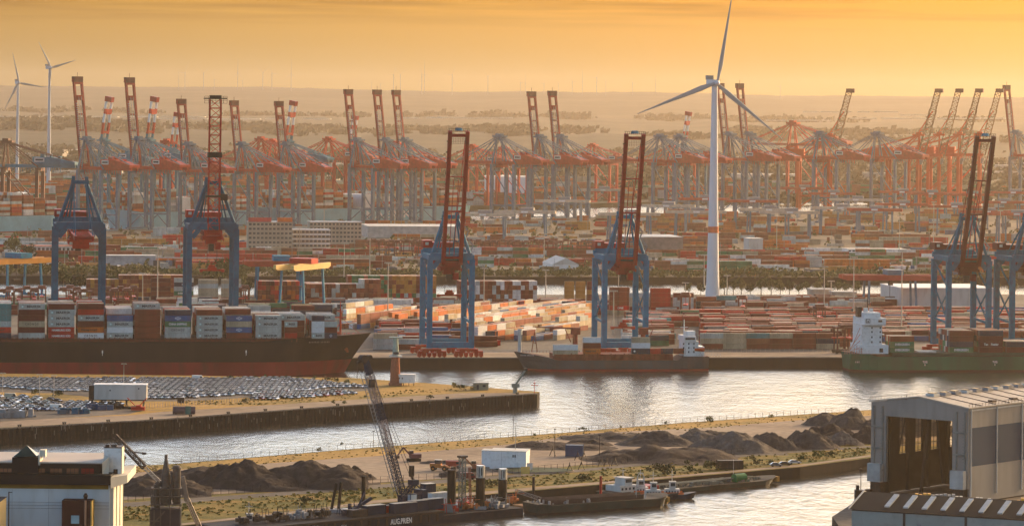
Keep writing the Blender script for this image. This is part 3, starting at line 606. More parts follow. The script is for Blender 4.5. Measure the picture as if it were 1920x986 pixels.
# ---------------------------------------------------------------- harbour cranes, far quay
FM = {}
def far_crane_parts(kind, Lr=82):
    """meshes of one far crane; local -x is the water side"""
    if (kind, Lr) in FM: return FM[(kind, Lr)]
    base, mats_ = kind.split('_')[0], None; P = []
    leg = {'r': M_farblue, 'w': M_farteal, 'd': M_farblue, 'o': M_orangesteel, 'q': M_brightred, 'k': mat('brown_crane_steel', (.12, .045, .03), .6)}[base]
    gir = {'r': mat('red_girder_paint', (.40, .03, .015), .5), 'w': M_farblue, 'd': MATS.get('red_girder_paint'), 'o': M_orangesteel, 'q': mat('salmon_crane_steel', (.45, .09, .05), .55), 'k': M_farteal}[base] or M_brightred
    G = 34.; top = 61. if base in 'rdw' else 58.; ap = top + (29 if base in 'rd' else 24); wy = 11
    for y in (-wy, wy):
        for x in (0, G):
            b = MB(); b.box(x - 1.6, x + 1.6, y - 1.5, y + 1.5, 2.2, top - 4); P.append(('leg', b.mesh('leg', leg)))
        b = MB(); b.beam((0, y, 16), (G, y, 16), 1.2, 1.4); b.beam((1.5, y, top - 6), (G - 1.5, y, 18), .9, 1.0); b.beam((1.5, y, 4), (G / 2, y, 15), .8); b.beam((G - 1.5, y, 4), (G / 2, y, 15), .8)
        P.append(('side_brace', b.mesh('side_brace', leg)))
    for x in (0, G):
        b = MB(); b.box(x - 1.2, x + 1.2, -wy - 4, wy + 4, .8, 2.2); P.append(('sill_beam', b.mesh('sill_beam', leg))); b = MB(); b.box(x - 1.5, x + 1.5, -wy - 1.6, wy + 1.6, top - 4, top - .6)
        P.append(('cross_beam', b.mesh('cross_beam', leg)))
    b = MB()
    for y in (-4, 4): b.box(-4, G + 36, y - .8, y + .8, top - .6, top + 2.4)
    for i in range(9): b.box(-3 + i * 7, -2 + i * 7, -3.2, 3.2, top, top + 1.4)
    for i in range(24): b.box(-2 + i * 2.5, -1.4 + i * 2.5, -5.6, -5.2, top - 3 - (i * 7 % 3), top - .6)
    P.append(('girder', b.mesh('girder', gir)))
    b = MB()
    pr = [(G - 6, top + 2.403), (G + 36, top + 2.403), (G + 36, top + 5.0), (G + 12, top + 9.8), (G - 6, top + 9.8)]; b.add([(x, -7, z) for x, z in pr] + [(x, 7, z) for x, z in pr], [(0, 1, 2, 3, 4), (9, 8, 7, 6, 5), (0, 5, 6, 1), (1, 6, 7, 2), (2, 7, 8, 3), (3, 8, 9, 4), (4, 9, 5, 0)]); b.box(G + 1, G + 5, -3, 3, top + 9.8, top + 12.8); b.box(G + 10, G + 11.8, -3, 3, top + 9.8, top + 11.8); b.box(G + 18, G + 21, -3, 3, top + 8, top + 10.5)
    if base == 'd': b.box(-14, 6, -6.5, 6.5, top - 4.4, top - .7)
    P.append(('machine_house', b.mesh('machine_house', gir if base != 'w' else M_farteal)))
    b = MB(); b.box(G - 4, G + 6, -7.25, -7.02, top + 5, top + 9); P.append(('sign_panel', b.mesh('sign_panel', M_offwhite)))
    b = MB(); b.box(G - 2.8, G + 4.8, -7.35, -7.26, top + 6.2, top + 7.9); P.append(('sign_text', b.mesh('sign_text', M_text)))
    b = MB()
    for y in (-1, 1):
        b.beam((0, y * wy, top), (0, y * 3.2, ap), 1.5, 1.5); b.beam((0, y * 6, top), (0, y * 2.5, ap - 1), .8); b.beam((G, y * 8, top), (2, y * 3, ap - .5), 1.0); b.beam((G * .6, y * 4, top + 2), (1, y * 3, ap - 1), .6)
        b.beam((G + 35, y * 5, top + 5), (1, y * 3.4, ap), .75); b.beam((G + 10, y * 5, top + 11), (1, y * 3, ap - 1), .6)
    b.box(-6, 7, -5, 5, ap - .8, ap + 1.2); b.box(-3, 3, -3.5, 3.5, ap + 1.2, ap + 3.2)
    for q in (-5.5, 6.5): b.beam((q, -4.6, ap + 1), (q, -4.6, ap + 4), .25)
    P.append(('pylon', b.mesh('pylon', leg)))
    b = MB(); b.box(-5, 1.4, -3, 3, top - 5.5, top - 2.5); b.box(-4, -1, -2.4, 2.4, top - 9, top - 5.5); P.append(('operator_cab', b.mesh('operator_cab', M_grey)))
    hz = top + 1
    ups = kind.split('_')[1]
    if ups == 'up':
        lean, L = (R(8), Lr) if base == 'r' else ((R(-9), 74) if base == 'w' else (R(14), 74)); d = Vector((-math.sin(lean), 0, math.cos(lean))); nrm = Vector((-math.cos(lean), 0, -math.sin(lean)))
        lean_x = Vector((-2.5, 0, hz))
        def seg(f0, f1, m_, nm='boom', w_=2.3, h_=2.1):
            b = MB()
            for y in (-5, 5): b.beam(lean_x + Vector((0, y, 0)) + d * L * f0, lean_x + Vector((0, y, 0)) + d * L * f1, w_, h_)
            return b
        if base == 'r':
            b = seg(0, 1, None)
            for f, hh in ((.03, 3), (.2, 1.5), (.42, 1.5), (.60, 1.5), (.785, 5), (.97, 6)): q = lean_x + d * L * f; b.beam(q + Vector((0, -4, 0)), q + Vector((0, 4, 0)), 3, hh)
            P.append(('boom', b.mesh('boom', mat('raised_boom_red', (.26, .022, .015), .5))))
            b = MB(); q = lean_x + d * L; b.box(q.x - 2.2, q.x + 2.2, -5.6, 5.6, q.z - 3.5, q.z + 2); b.beam((q.x, 0, q.z + 2), (q.x, 0, q.z + 6), .3); P.append(('boom_head', b.mesh('boom_head', mat('dark_boom_head', (.10, .03, .025), .5))))
            b = MB()
            for i in range(30): q = lean_x + d * L * (.02 + .024 * i) + nrm * -2.4; b.box(q.x - .7, q.x + .7, -6.2, -5.3, q.z - .5, q.z + .5)
            for y in (-1.5, 1.5): b.beam(lean_x + Vector((1.8, y, 6)), lean_x + d * L * .8 + Vector((1.5, y, 0)), .45)
            P.append(('boom_ladder', b.mesh('boom_ladder', M_grey)))
        elif base == 'w':
            for f0, f1, m_, nm in ((0, .42, M_farteal, 'boom'), (.42, .6, M_brightred, 'boom_section'), (.6, .74, M_white, 'boom_section'), (.74, .82, M_brightred, 'boom_section'), (.82, .93, M_white, 'boom_section')):
                b = seg(f0, f1, m_)
                if m_ is not M_white: q = lean_x + d * L * (f0 + .03); b.beam(q + Vector((0, -4, 0)), q + Vector((0, 4, 0)), 3, 2.5 if f1 != .82 else 6)
                P.append((nm, b.mesh(nm, m_)))
            b = MB(); q = lean_x + d * L * .93; b.beam(q, q + d * L * .08, 10, 5); P.append(('boom_head', b.mesh('boom_head', M_redsteel)))
            b = MB()
            for y in (-1.5, 1.5): b.beam(lean_x + Vector((-2, y, 2)), lean_x + d * L * .8 + Vector((-1, y, 0)), .45)
            P.append(('boom_rail', b.mesh('boom_rail', M_farteal)))
        else:
            b = MB(); lx = lean_x; b.truss(lx, lx + d * L * .72, 7, 8, 9, .8, t2=.5); b.truss(lx + d * L * .72, lx + d * L, 6, 6, 5, .7, t2=.45)
            P.append(('boom', b.mesh('boom', mat('sunlit_brown_lattice', (.20, .11, .05), .6))))
            b = MB(); q = lx + d * L; b.box(q.x - 6, q.x + 3, -4, 4, q.z - 1, q.z + 3.5); P.append(('boom_head', b.mesh('boom_head', mat('dark_boom_head', (.10, .03, .025), .5))))
            b = MB()
            q1 = lx + d * L * .38 + Vector((9, 0, 0)); q2 = lx + d * L * .7
            for y in (-3, 3): b.beam((1, y, ap), (q1.x, y, q1.z), .7); b.beam((q1.x, y, q1.z), (q2.x, y, q2.z), .7); b.beam((q1.x, y, q1.z), tuple(lx + d * L * .42 + Vector((0, y, 0))), .6)
            P.append(('boom_stay', b.mesh('boom_stay', leg)))
    else:
        Lb = 66 if base != 'q' else 60; b = MB()
        for y in (-3.2, 3.2): b.box(-Lb, -4, y - .7, y + .7, top - .3, top + 2.2)
        for i in range(10): b.box(-Lb + i * 6.2, -Lb + 1 + i * 6.2, -2.5, 2.5, top + .2, top + 1.4)
        P.append(('boom', b.mesh('boom', gir)))
        b = MB()
        for y in (-1, 1):
            for f in (.95, .5): b.beam((-1, y * 3.2, ap), (-Lb * f, y * 3, top + 2.5), .8)
            b.beam((-1, y * 3, ap - 1), (-Lb * .28, y * 3, top + 2.5), .5)
        P.append(('boom_stay', b.mesh('boom_stay', leg)))
    FM[(kind, Lr)] = P; return P
def far_crane(kind, base, rz, label, sc=1.0, group='ship-to-shore cranes on the far quay', Lr=82):
    t = thing('distant_harbour_crane', label, 'crane', base, rz, group); t.scale = (sc, sc, sc)
    for nm, me in far_crane_parts(kind, Lr): place(nm, me, t)
    return t
RZT = math.atan2(FT.y, FT.x) + math.pi          # local -x towards the water
def fq_a(px, b_=0, z=5):
    lo, hi = -500., 4500.
    for _ in range(40):
        m = (lo + hi) / 2
        if proj(FP(m, b_, z))[0] < px: lo = m
        else: hi = m
    return m
cnt = {}
KN = {'r_up': 'blue crane with a raised red boom', 'd_down': 'blue crane with its red boom lowered', 'w_up': 'teal crane with a raised striped boom', 'o_up': 'orange crane with a raised lattice boom', 'q_down': 'salmon red crane with its boom lowered', 'k_down': 'brown crane with a lowered teal boom'}
def put(kind, px, ytop, b_, rz, rel, where='on the far quay', tip=None):
    a = fq_a(px, b_); p = FP(a, b_); cnt[(kind, where)] = cnt.get((kind, where), 0) + 1
    sc = (PY(px, ytop, p.y).z - 5) / rel; Lr = 82
    if tip: Lr = round(((PY(px - 15, tip, p.y).z - 5) / sc - 62 - 4) / .99)
    far_crane(kind, p, rz + R(random.uniform(-3.5, 3.5)), f'{ordw(cnt[(kind, where)])} {KN[kind]} {where}, from the turbine pair', sc, Lr=Lr)
for px, ap_, tp in ((161, 256, 140), (258, 256, 141), (352, 266, 183), (452, 266, 186), (535, 266, 186), (668, 258, 165), (722, 258, 165), (758, 258, 165), (1010, 252, 168), (1049, 252, 168), (1366, 247, 153), (1403, 247, 153), (1903, 244, 157)): put('r_up', px, ap_, -3, RZT, 93, tip=tp)
for px, ap_ in ((935, 251), (1236, 251), (1274, 251), (1536, 246), (1643, 246)): put('d_down', px, ap_, -3, RZT, 93)
RZO = RZT + math.pi
for px, tp in ((192, 178), (277, 178), (322, 208), (538, 186), (655, 214), (1280, 207)): put('w_up', px, tp, 345, RZT + R(8), 138, 'across the basin')
for px, ap_ in ((311, 262), (488, 258), (510, 262), (615, 258), (668, 262), (742, 266), (885, 272), (943, 275), (1110, 270), (1258, 272), (1485, 228)): put('q_down', px, ap_, 360, RZT + R(10), 84, 'across the basin')
for px in (1722, 1760, 1798, 1836, 1555): put('o_up', px, 165, -6, RZO + R(30), 135, 'behind the yard gantries')
put('k_down', 10, 262, 120, RZT + R(35), 84, 'near the turbines')
# ---------------------------------------------------------------- yard gantries
def rmg_meshes(W_, Hh, dep, leg, gir):
    P = []
    for x in (-W_ / 2, W_ / 2):
        for y in (-dep / 2, dep / 2):
            b = MB(); b.beam((x, y, 1), (x * .97, y * .8, Hh), 1.5, 1.3); P.append(('leg', b.mesh('leg', leg)))
        b = MB(); b.box(x - .8, x + .8, -dep / 2 - 2, dep / 2 + 2, .3, 1.4); P.append(('bogie', b.mesh('bogie', M_dark)))
    b = MB()
    for y in (-dep * .3, dep * .3): b.box(-W_ / 2 - 9, W_ / 2 + 9, y - .7, y + .7, Hh, Hh + 2.6)
    b.box(-W_ / 2 - 9, -W_ / 2 - 8, -dep * .3, dep * .3, Hh + .1, Hh + 2.4); b.box(W_ / 2 + 8, W_ / 2 + 9, -dep * .3, dep * .3, Hh + .1, Hh + 2.4)
    P.append(('girder', b.mesh('girder', gir)))
    b = MB(); b.box(-4, 8, -dep * .26, dep * .26, Hh + 2.7, Hh + 5.4); b.box(-2, 1, -2, 2, Hh - 3, Hh - .1); P.append(('trolley', b.mesh('trolley', M_grey)))
    b = MB(); b.box(-3, 3, -dep * .3 - .9, -dep * .3 - .73, Hh + .6, Hh + 2.2); P.append(('sign_panel', b.mesh('sign_panel', M_white)))
    return P
RM1 = rmg_meshes(34, 27, 13, M_farblue, mat('yard_crane_red', (.42, .06, .03), .5)); RM2 = rmg_meshes(38, 25, 12, M_farblue, mat('cream_girder', (.5, .42, .32), .6))
def rmg(P, p, rz, label, sc=1.0, group='yard gantry cranes'):
    t = thing('yard_gantry_crane', label, 'gantry crane', p, rz, group); t.scale = (sc, sc, sc)
    for nm, me in P: place(nm, me, t)
    return t
gl = [(1055, 372, 2), (1130, 352, 2), (905, 397, 2), (1320, 372, 1), (1250, 381, 2), (1305, 392, 2), (1505, 352, 1), (1560, 362, 1), (1605, 370, 2), (1690, 359, 1), (1745, 362, 1), (1820, 364, 1), (1900, 360, 1), (1480, 393, 2), (1575, 385, 2), (1690, 382, 1), (1790, 386, 1), (1880, 378, 1), (1410, 376, 1), (1440, 388, 2), (1640, 392, 1), (1850, 396, 1), (1905, 400, 1), (1180, 396, 2), (985, 392, 2)]
for i, (px, py, kd) in enumerate(gl):
    p = PY(px, py, 10); v = ray(px, py)[1]; Y = F * (H - 34) / v; p = PY(px, py, Y); p.z = 5
    rmg(RM1 if kd == 1 else RM2, p, R([-8, 4, 2, 10][i % 4]), f'{ordw(i + 1)} {"red" if kd == 1 else "cream"} beamed gantry on pale blue legs in the hazy yard beyond the canal', 1.0)
# ---------------------------------------------------------------- containers
KEY = {'b': 'brown', 'm': 'maroon', 'r': 'red', 'o': 'orange', 'g': 'golden', 'c': 'cream', 'y': 'grey', 'w': 'white', 'u': 'blue', 'n': 'navy', 'e': 'green', 't': 'teal', 'p': 'pink', 'k': 'rust', 'a': 'cobalt'}
CH = 2.75
M_roof = {}
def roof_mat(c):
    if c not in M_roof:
        p = PAL[c]; M_roof[c] = mat(c + '_sunlit_roof', tuple(.62 * p[i] + .38 * (.50, .38, .27)[i] for i in range(3)), .6, 0, .2, .4, (.25, .2, .15), .4)  # tops paled towards cream: low sun glare put into the colour
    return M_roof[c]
_cm = {}
def cont_mesh(c, L):
    if (c, L) in _cm: return _cm[(c, L)]
    b = MB(); W = 2.44; x = L / 2; y = W / 2; h = CH - .06; q = .07
    b.add([(-x + q, -y + q, .12), (x - q, -y + q, .12), (x - q, y - q, .12), (-x + q, y - q, .12), (-x + q, -y + q, h - .04), (x - q, -y + q, h - .04), (x - q, y - q, h - .04), (-x + q, y - q, h - .04)],
          [(0, 3, 2, 1), (0, 1, 5, 4), (1, 2, 6, 5), (2, 3, 7, 6), (3, 0, 4, 7)], 0)
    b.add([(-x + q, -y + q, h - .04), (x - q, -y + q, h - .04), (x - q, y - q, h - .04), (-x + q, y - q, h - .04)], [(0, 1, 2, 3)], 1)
    for sx in (-1, 1):
        for sy in (-1, 1): b.box(sx * x - (.14 if sx > 0 else 0), sx * x + (0 if sx > 0 else .14), sy * y - (.14 if sy > 0 else 0), sy * y + (0 if sy > 0 else .14), 0, h)
    for sy in (-1, 1):
        for z0, z1 in ((.02, .16), (h - .13, h - .01)): b.box(-x + .14, x - .14, sy * y - (.08 if sy > 0 else 0), sy * y + (0 if sy > 0 else .08), z0, z1)
    n = int(L / .6)
    for i in range(1, n): b.box(-x + i * L / n - .1, -x + i * L / n + .1, -y + .035, -y + .068, .17, h - .14)   # pressed ribs
    for yy in (-.45, -.15, .15, .45): b.box(-x + .02, -x + .065, yy * 2 - .03, yy * 2 + .03, .17, h - .14, 2)
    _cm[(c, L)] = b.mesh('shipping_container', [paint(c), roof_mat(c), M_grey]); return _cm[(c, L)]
CT = {'M': ('MAERSK', M_text, .56, 1.0), 'H': ('HAMBURG SÜD', M_wtext, .72, 0), 'C': ('C R O N O S', M_text, .5, 0), 'L': ('Hapag-Lloyd', M_text, .6, -.9), 'S': ('CHINA SHIPPING', M_wtext, .7, 0),
      'D': ('<O>', mat('pale_blue_emblem', (.45, .6, .7), .6), .24, 0), 'E': ('EVERGREEN', M_wtext, .6, 0), 'O': ('ONE', M_wtext, .3, .5), 'X': ('Tex    Feeder', M_wtext, .62, 0), 'T': ('I', M_wtext, .03, 0)}
TXN = {'M': 'lettered', 'H': 'white lettered', 'C': 'spaced-letter', 'L': 'lettered', 'S': 'white lettered', 'D': 'diamond emblem', 'E': 'white lettered', 'O': 'white lettered', 'X': 'white lettered', 'T': 'marked'}
YARD = MB()
def stuff_box(p, rz, L, c, n=1):
    p_ = PAL[c]; k = random.uniform(.8, 1.2); col = tuple(q * k for q in p_); top = tuple(.62 * q * k + .38 * t_ * k for q, t_ in zip(p_, (.50, .38, .27)))  # top colour carries the same painted sun glare
    ca, sa = math.cos(rz), math.sin(rz); vs = []
    for z in (0.02, CH * n - .08):
        for dx, dy in ((-L / 2, -1.2), (L / 2, -1.2), (L / 2, 1.2), (-L / 2, 1.2)): vs.append((p.x + dx * ca - dy * sa, p.y + dx * sa + dy * ca, p.z + z))
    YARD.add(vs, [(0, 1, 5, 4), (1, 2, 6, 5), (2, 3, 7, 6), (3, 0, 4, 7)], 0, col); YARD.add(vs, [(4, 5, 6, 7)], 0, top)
NIND = [0]; LIM = 300
def container(p, rz, L, tok, label, group, ind=True):
    c = KEY[tok[0]]
    if not ind or NIND[0] >= LIM: stuff_box(p, rz, L, c); return None
    NIND[0] += 1
    o = place('shipping_container', cont_mesh(c, L), None, p, rz); tag(o, label, 'container', group)
    if len(tok) > 1:
        body, m, wf, dx = CT[tok[1]]
        text(o, body, L * wf * (1 if L > 8 else .9), (dx * L / 12, -1.23, CH * .5), m, bold=.03, height=1.15 if tok[1] != 'D' else 1.5)
        if tok[1] == 'M':
            b = MB(); b.box(-L * .36 - .65, -L * .36 + .65, -1.228, -1.2225, CH * .5 - .65, CH * .5 + .65); q = MB(); q.tube((-L * .36, -1.2225, CH * .5), (-L * .36, -1.2295, CH * .5), .62, n=4); q.tube((-L * .36, -1.2225, CH * .5), (-L * .36, -1.232, CH * .5), .38, n=7, m=1)
            q.build('emblem', [M_ytext, M_wtext], o)
        if tok[1] == 'X':
            q = MB(); q.beam((-.5, -1.24, 1.0), (.5, -1.24, 1.9), .12, .02); q.beam((.5, -1.241, 1.0), (-.5, -1.241, 1.9), .12, .02); q.build('emblem', M_wtext, o)
    return o
def cname(tok): return KEY[tok[0]] + (' ' + TXN[tok[1]] if len(tok) > 1 else '')
TIER = ['bottom', 'second', 'third', 'fourth', 'fifth', 'sixth', 'seventh', 'eighth']
def tname(k, n): return 'only' if n == 1 else 'top' if k == n - 1 else 'bottom' if k == 0 else TIER[k]
# ---------------------------------------------------------------- ships
def hull(L, B, zd, stern=(.10, .55), bow=.16, bowrise=4.0, rake=9, red=5.0, mred=1, nst=44, keel=-2.0, bulb=True, sternrise=0, flare=.55):
    """hull from x=0 (stern) to x=L (bow), centre line y=0"""
    b = MB(); zs = [keel, .02, .6, red, None, None]; rows = []
    for i in range(nst + 1):
        t = i / nst; x = L * t
        if t > 1 - bow: u = (t - (1 - bow)) / bow; u = min(1, u); wd = max(0, 1 - u ** 2.3) ** .75; ww = max(0, (1 - (u * 1.18) ** 1.7)) if u < .85 else 0
        elif t < stern[0]: u = 1 - t / stern[0]; wd = 1 - .18 * u ** 2; ww = 1 - (1 - stern[1]) * u ** 1.5
        else: wd = ww = 1
        top = zd + (bowrise * max(0, (t - (1 - bow)) / bow) ** .6 if t > 1 - bow else 0) + (sternrise if t < stern[0] else 0)
        sec = []
        for j, f in enumerate((0, 0, .04, .28, .62, 1.0)):
            z = (keel, .02, .6, red, red + (top - red) * .5, top)[j]
            hw = B / 2 * (ww + (wd - ww) * f ** 1.3); hw = max(hw, .12)
            xr = x - (rake * (1 - f) * max(0, (t - (1 - bow)) / bow) ** 2 if t > 1 - bow else 0)
            sec.append((xr, hw, z))
        rows.append(sec)
    n = 6; vs = [(x, -h, z) for s_ in rows for x, h, z in s_] + [(x, h, z) for s_ in rows for x, h, z in s_]; off = (nst + 1) * n; fs = []; ms = []
    i0 = len(b.v)
    for i in range(nst):
        for j in range(n - 1):
            a = i * n + j; c = a + n; m = mred if j < 3 else 0
            b.f.append((a, c, c + 1, a + 1)); b.m.append(m); b.c.append(None); b.f.append((off + a, off + a + 1, off + c + 1, off + c)); b.m.append(m); b.c.append(None)
        a = i * n + n - 1; c = a + n; b.f.append((a, c, off + c, off + a)); b.m.append(2); b.c.append(None)
    for j in range(n - 1): b.f.append((j, j + 1, off + j + 1, off + j)); b.m.append(mred if j < 3 else 0); b.c.append(None)
    b.v = vs; return b
def ship_black():
    yn = -WB - 37            # offset of the near side; beam 36
    xb = qa(697, -27, 18); L = 262; st = Q(xb - L, -24.5, 0)
    t = thing('container_ship', 'long black hulled container ship with red waterline, loaded high with containers', 'ship', st, TH)
    mh = mat('black_hull_paint', (.004, .009, .012), .85, 0, .45, .02, (.05, .035, .03), .35, stretch=(1, 1, .15)); mr = mat('red_antifouling', (.30, .022, .018), .5, 0, .25, .05, (.12, .03, .02), .6, stretch=(1, 1, .3))
    b = hull(L, 38, 16.2, bow=.2, bowrise=3.2, rake=13, red=6.6); b.build('hull', [mh, mr, mat('brown_deck', (.10, .035, .028), .8)], t)
    b = MB()                                   # deck edge lashing bridges, hatches and railings
    for i in range(96):
        x = 8 + i * 2.4
        if x < L * .86: b.box(x, x + .35, -18.4, -17.9, 16.25, 18.3)
        if x < L * .84: b.box(x + .5, x + 1.9, -17.5, -16.9, 16.25, 17.2)
    b.box(8, L * .85, -18.4, -18.2, 18.0, 18.15); b.build('railing', mat('brown_red_deck_gear', (.16, .035, .025), .7), t)
    b = MB(); b.box(8, L * .84, -17, 17, 16.22, 17.6); b.build('hatch_covers', mat('hatch_brown', (.11, .04, .03), .8), t)
    b = MB(); xm = L - 15; b.tube((xm, 0, 18), (xm, 0, 31), .55, .4, 8); b.box(xm - 2.8, xm + 2.8, -.3, .3, 26.5, 27); b.box(xm - 1.4, xm + 1.4, -1, 1, 29.4, 29.8); b.tube((xm, 0, 31), (xm, 0, 34.5), .18, n=6); b.beam((xm, 0, 27), (xm + 9, 0, 19.3), .2); b.beam((xm, 0, 24), (xm - 5, 0, 18), .3)
    b.build('foremast', M_brightred, t)
    b = MB()
    for i in range(7): b.box(L - 22 + i * 2.1, L - 21 + i * 2.1, -3 + (i % 3), -1.6 + (i % 3), 18, 19.2); 
    b.tube((L - 16, -2, 19.2), (L - 16, 2, 19.2), .8, n=8); b.build('windlass', M_brightred, t)
    b = MB(); b.add([(L - 2.2, -.4, 19.3), (L - 1.9, .4, 19.3), (L - 12, .3, 3.5), (L - 12.2, -.3, 3.5)], [(0, 1, 2, 3)]); b.tube((L - 13, -7.3, 12.2), (L - 12.2, -8.1, 10.6), .9, .5, 7); b.build('anchor', mat('orange_rust', (.40, .11, .04), .7), t)
    text(t, 'I I I I I I I  I I I I I I', 10, (L - 27, -17.4, 16.0), mat('faded_lettering', (.35, .33, .30), .7), rz=R(12), height=.7, name='ship_name')
    for i, (x, z) in enumerate(((L - 130, 11.6), (L - 62, 11.6), (L - 44, 10.2), (L - 20, 9.5))):
        b = MB(); b.box(x - .3, x + .3, -19.09, -19.03, z - .7, z + .7); b.box(x - .12, x + .12, -19.09, -19.03, z - 1.8, z - .9); b.build('draught_mark', M_wtext, t) if x < L - 50 else None
    return st
ship_black()
SHIPROW = -24.5 - 16.2
cols = [  # px of left edge, tiers bottom to top, depth row offset per tier
    (-14 - 14, ['n', 'rL', 'y', 't', 't', 't'], None), (35, ['y', 'm', 'cC', 'm', 'm', 'yM'], None), (90.5, ['rH', 'rH', 'yM', 'yM', 'yM', 'm'], None),
    (146, ['wC', 'oL', 'm', 'yM', 'r', 'm'], (0, 0, 0, 1, 1, 1)), (200.5, ['yM', 'w', 'yM', 'u'], None), (252, ['b', 'b', 'b', 'b', 'b', 'yM'], (0, 0, 0, 0, 0, 2)),
    (309, ['y', 'yC', 'eS', 'uD', 'n'], None), (368.5, ['yM', 'yM', 'yM', 'yM', 'b'], None), (424, ['b', 'uD', 'c', 'uD', 'b'], (0, 0, 0, 0, 3)),
    (479.5, ['yM', 'y', 'yM', 'yM'], None), (526, ['b', 'b', 'b', 'yM'], (3, 3, 3, 3)), (583, ['b', 'b', 'b', 'yM'], (3, 3, 3, 3))]
ZD = 17.7
def bay_short(px, toks, nm, b_off=0):
    for k, tok in enumerate(toks):
        a = qa(px, SHIPROW, ZD) + 3.03; container(Q(a, SHIPROW + b_off, ZD + CH * k), TH, 6.06, tok, f'short {cname(tok)} container, {tname(k, len(toks))} tier, {nm}', 'containers on the black ship')
for ci, (px, toks, offs) in enumerate(cols):
    n = len(toks); a = qa(px, SHIPROW, ZD + 6) + 6.1; bay = ordw(len(cols) - ci)
    for k, tok in enumerate(toks):
        r_ = offs[k] if offs else 0
        container(Q(a, SHIPROW + r_ * 2.5, ZD + CH * k), TH, 12.19, tok, f'{cname(tok)} container, {tname(k, n)} tier of the {bay} bay from the black ship\'s bow', 'containers on the black ship')
    # rows behind, mostly hidden
    for r_ in range(1, 13):
        hh = n + ((r_ * 7 + ci * 5) % 3 - 2 if r_ > 2 else -1 if r_ == 1 and ci % 3 else 0)
        if ci in (4,) and r_ > 3: hh = 5
        if ci in (0, 1) and 4 < r_ < 9: hh = 6
        if ci >= 10: hh = min(hh, 4)
        if offs and r_ <= max(offs): continue
        for k in range(max(0, hh)): 
            if k >= hh - 2 or r_ == 12: container(Q(a, SHIPROW + r_ * 2.5, ZD + CH * k), TH, 12.19, random.choice('bmrywbckw'), '', '', False)
bay_short(533, ['r', 'b', 'yM'], 'second bay from the black ship\'s bow'); bay_short(584, ['yM', 'w', 'w', 'n'], 'first bay at the black ship\'s bow'); bay_short(608, ['nD', 'm', 'y'], 'beside the first bay, black ship\'s bow')
YARD_SHIPS = []
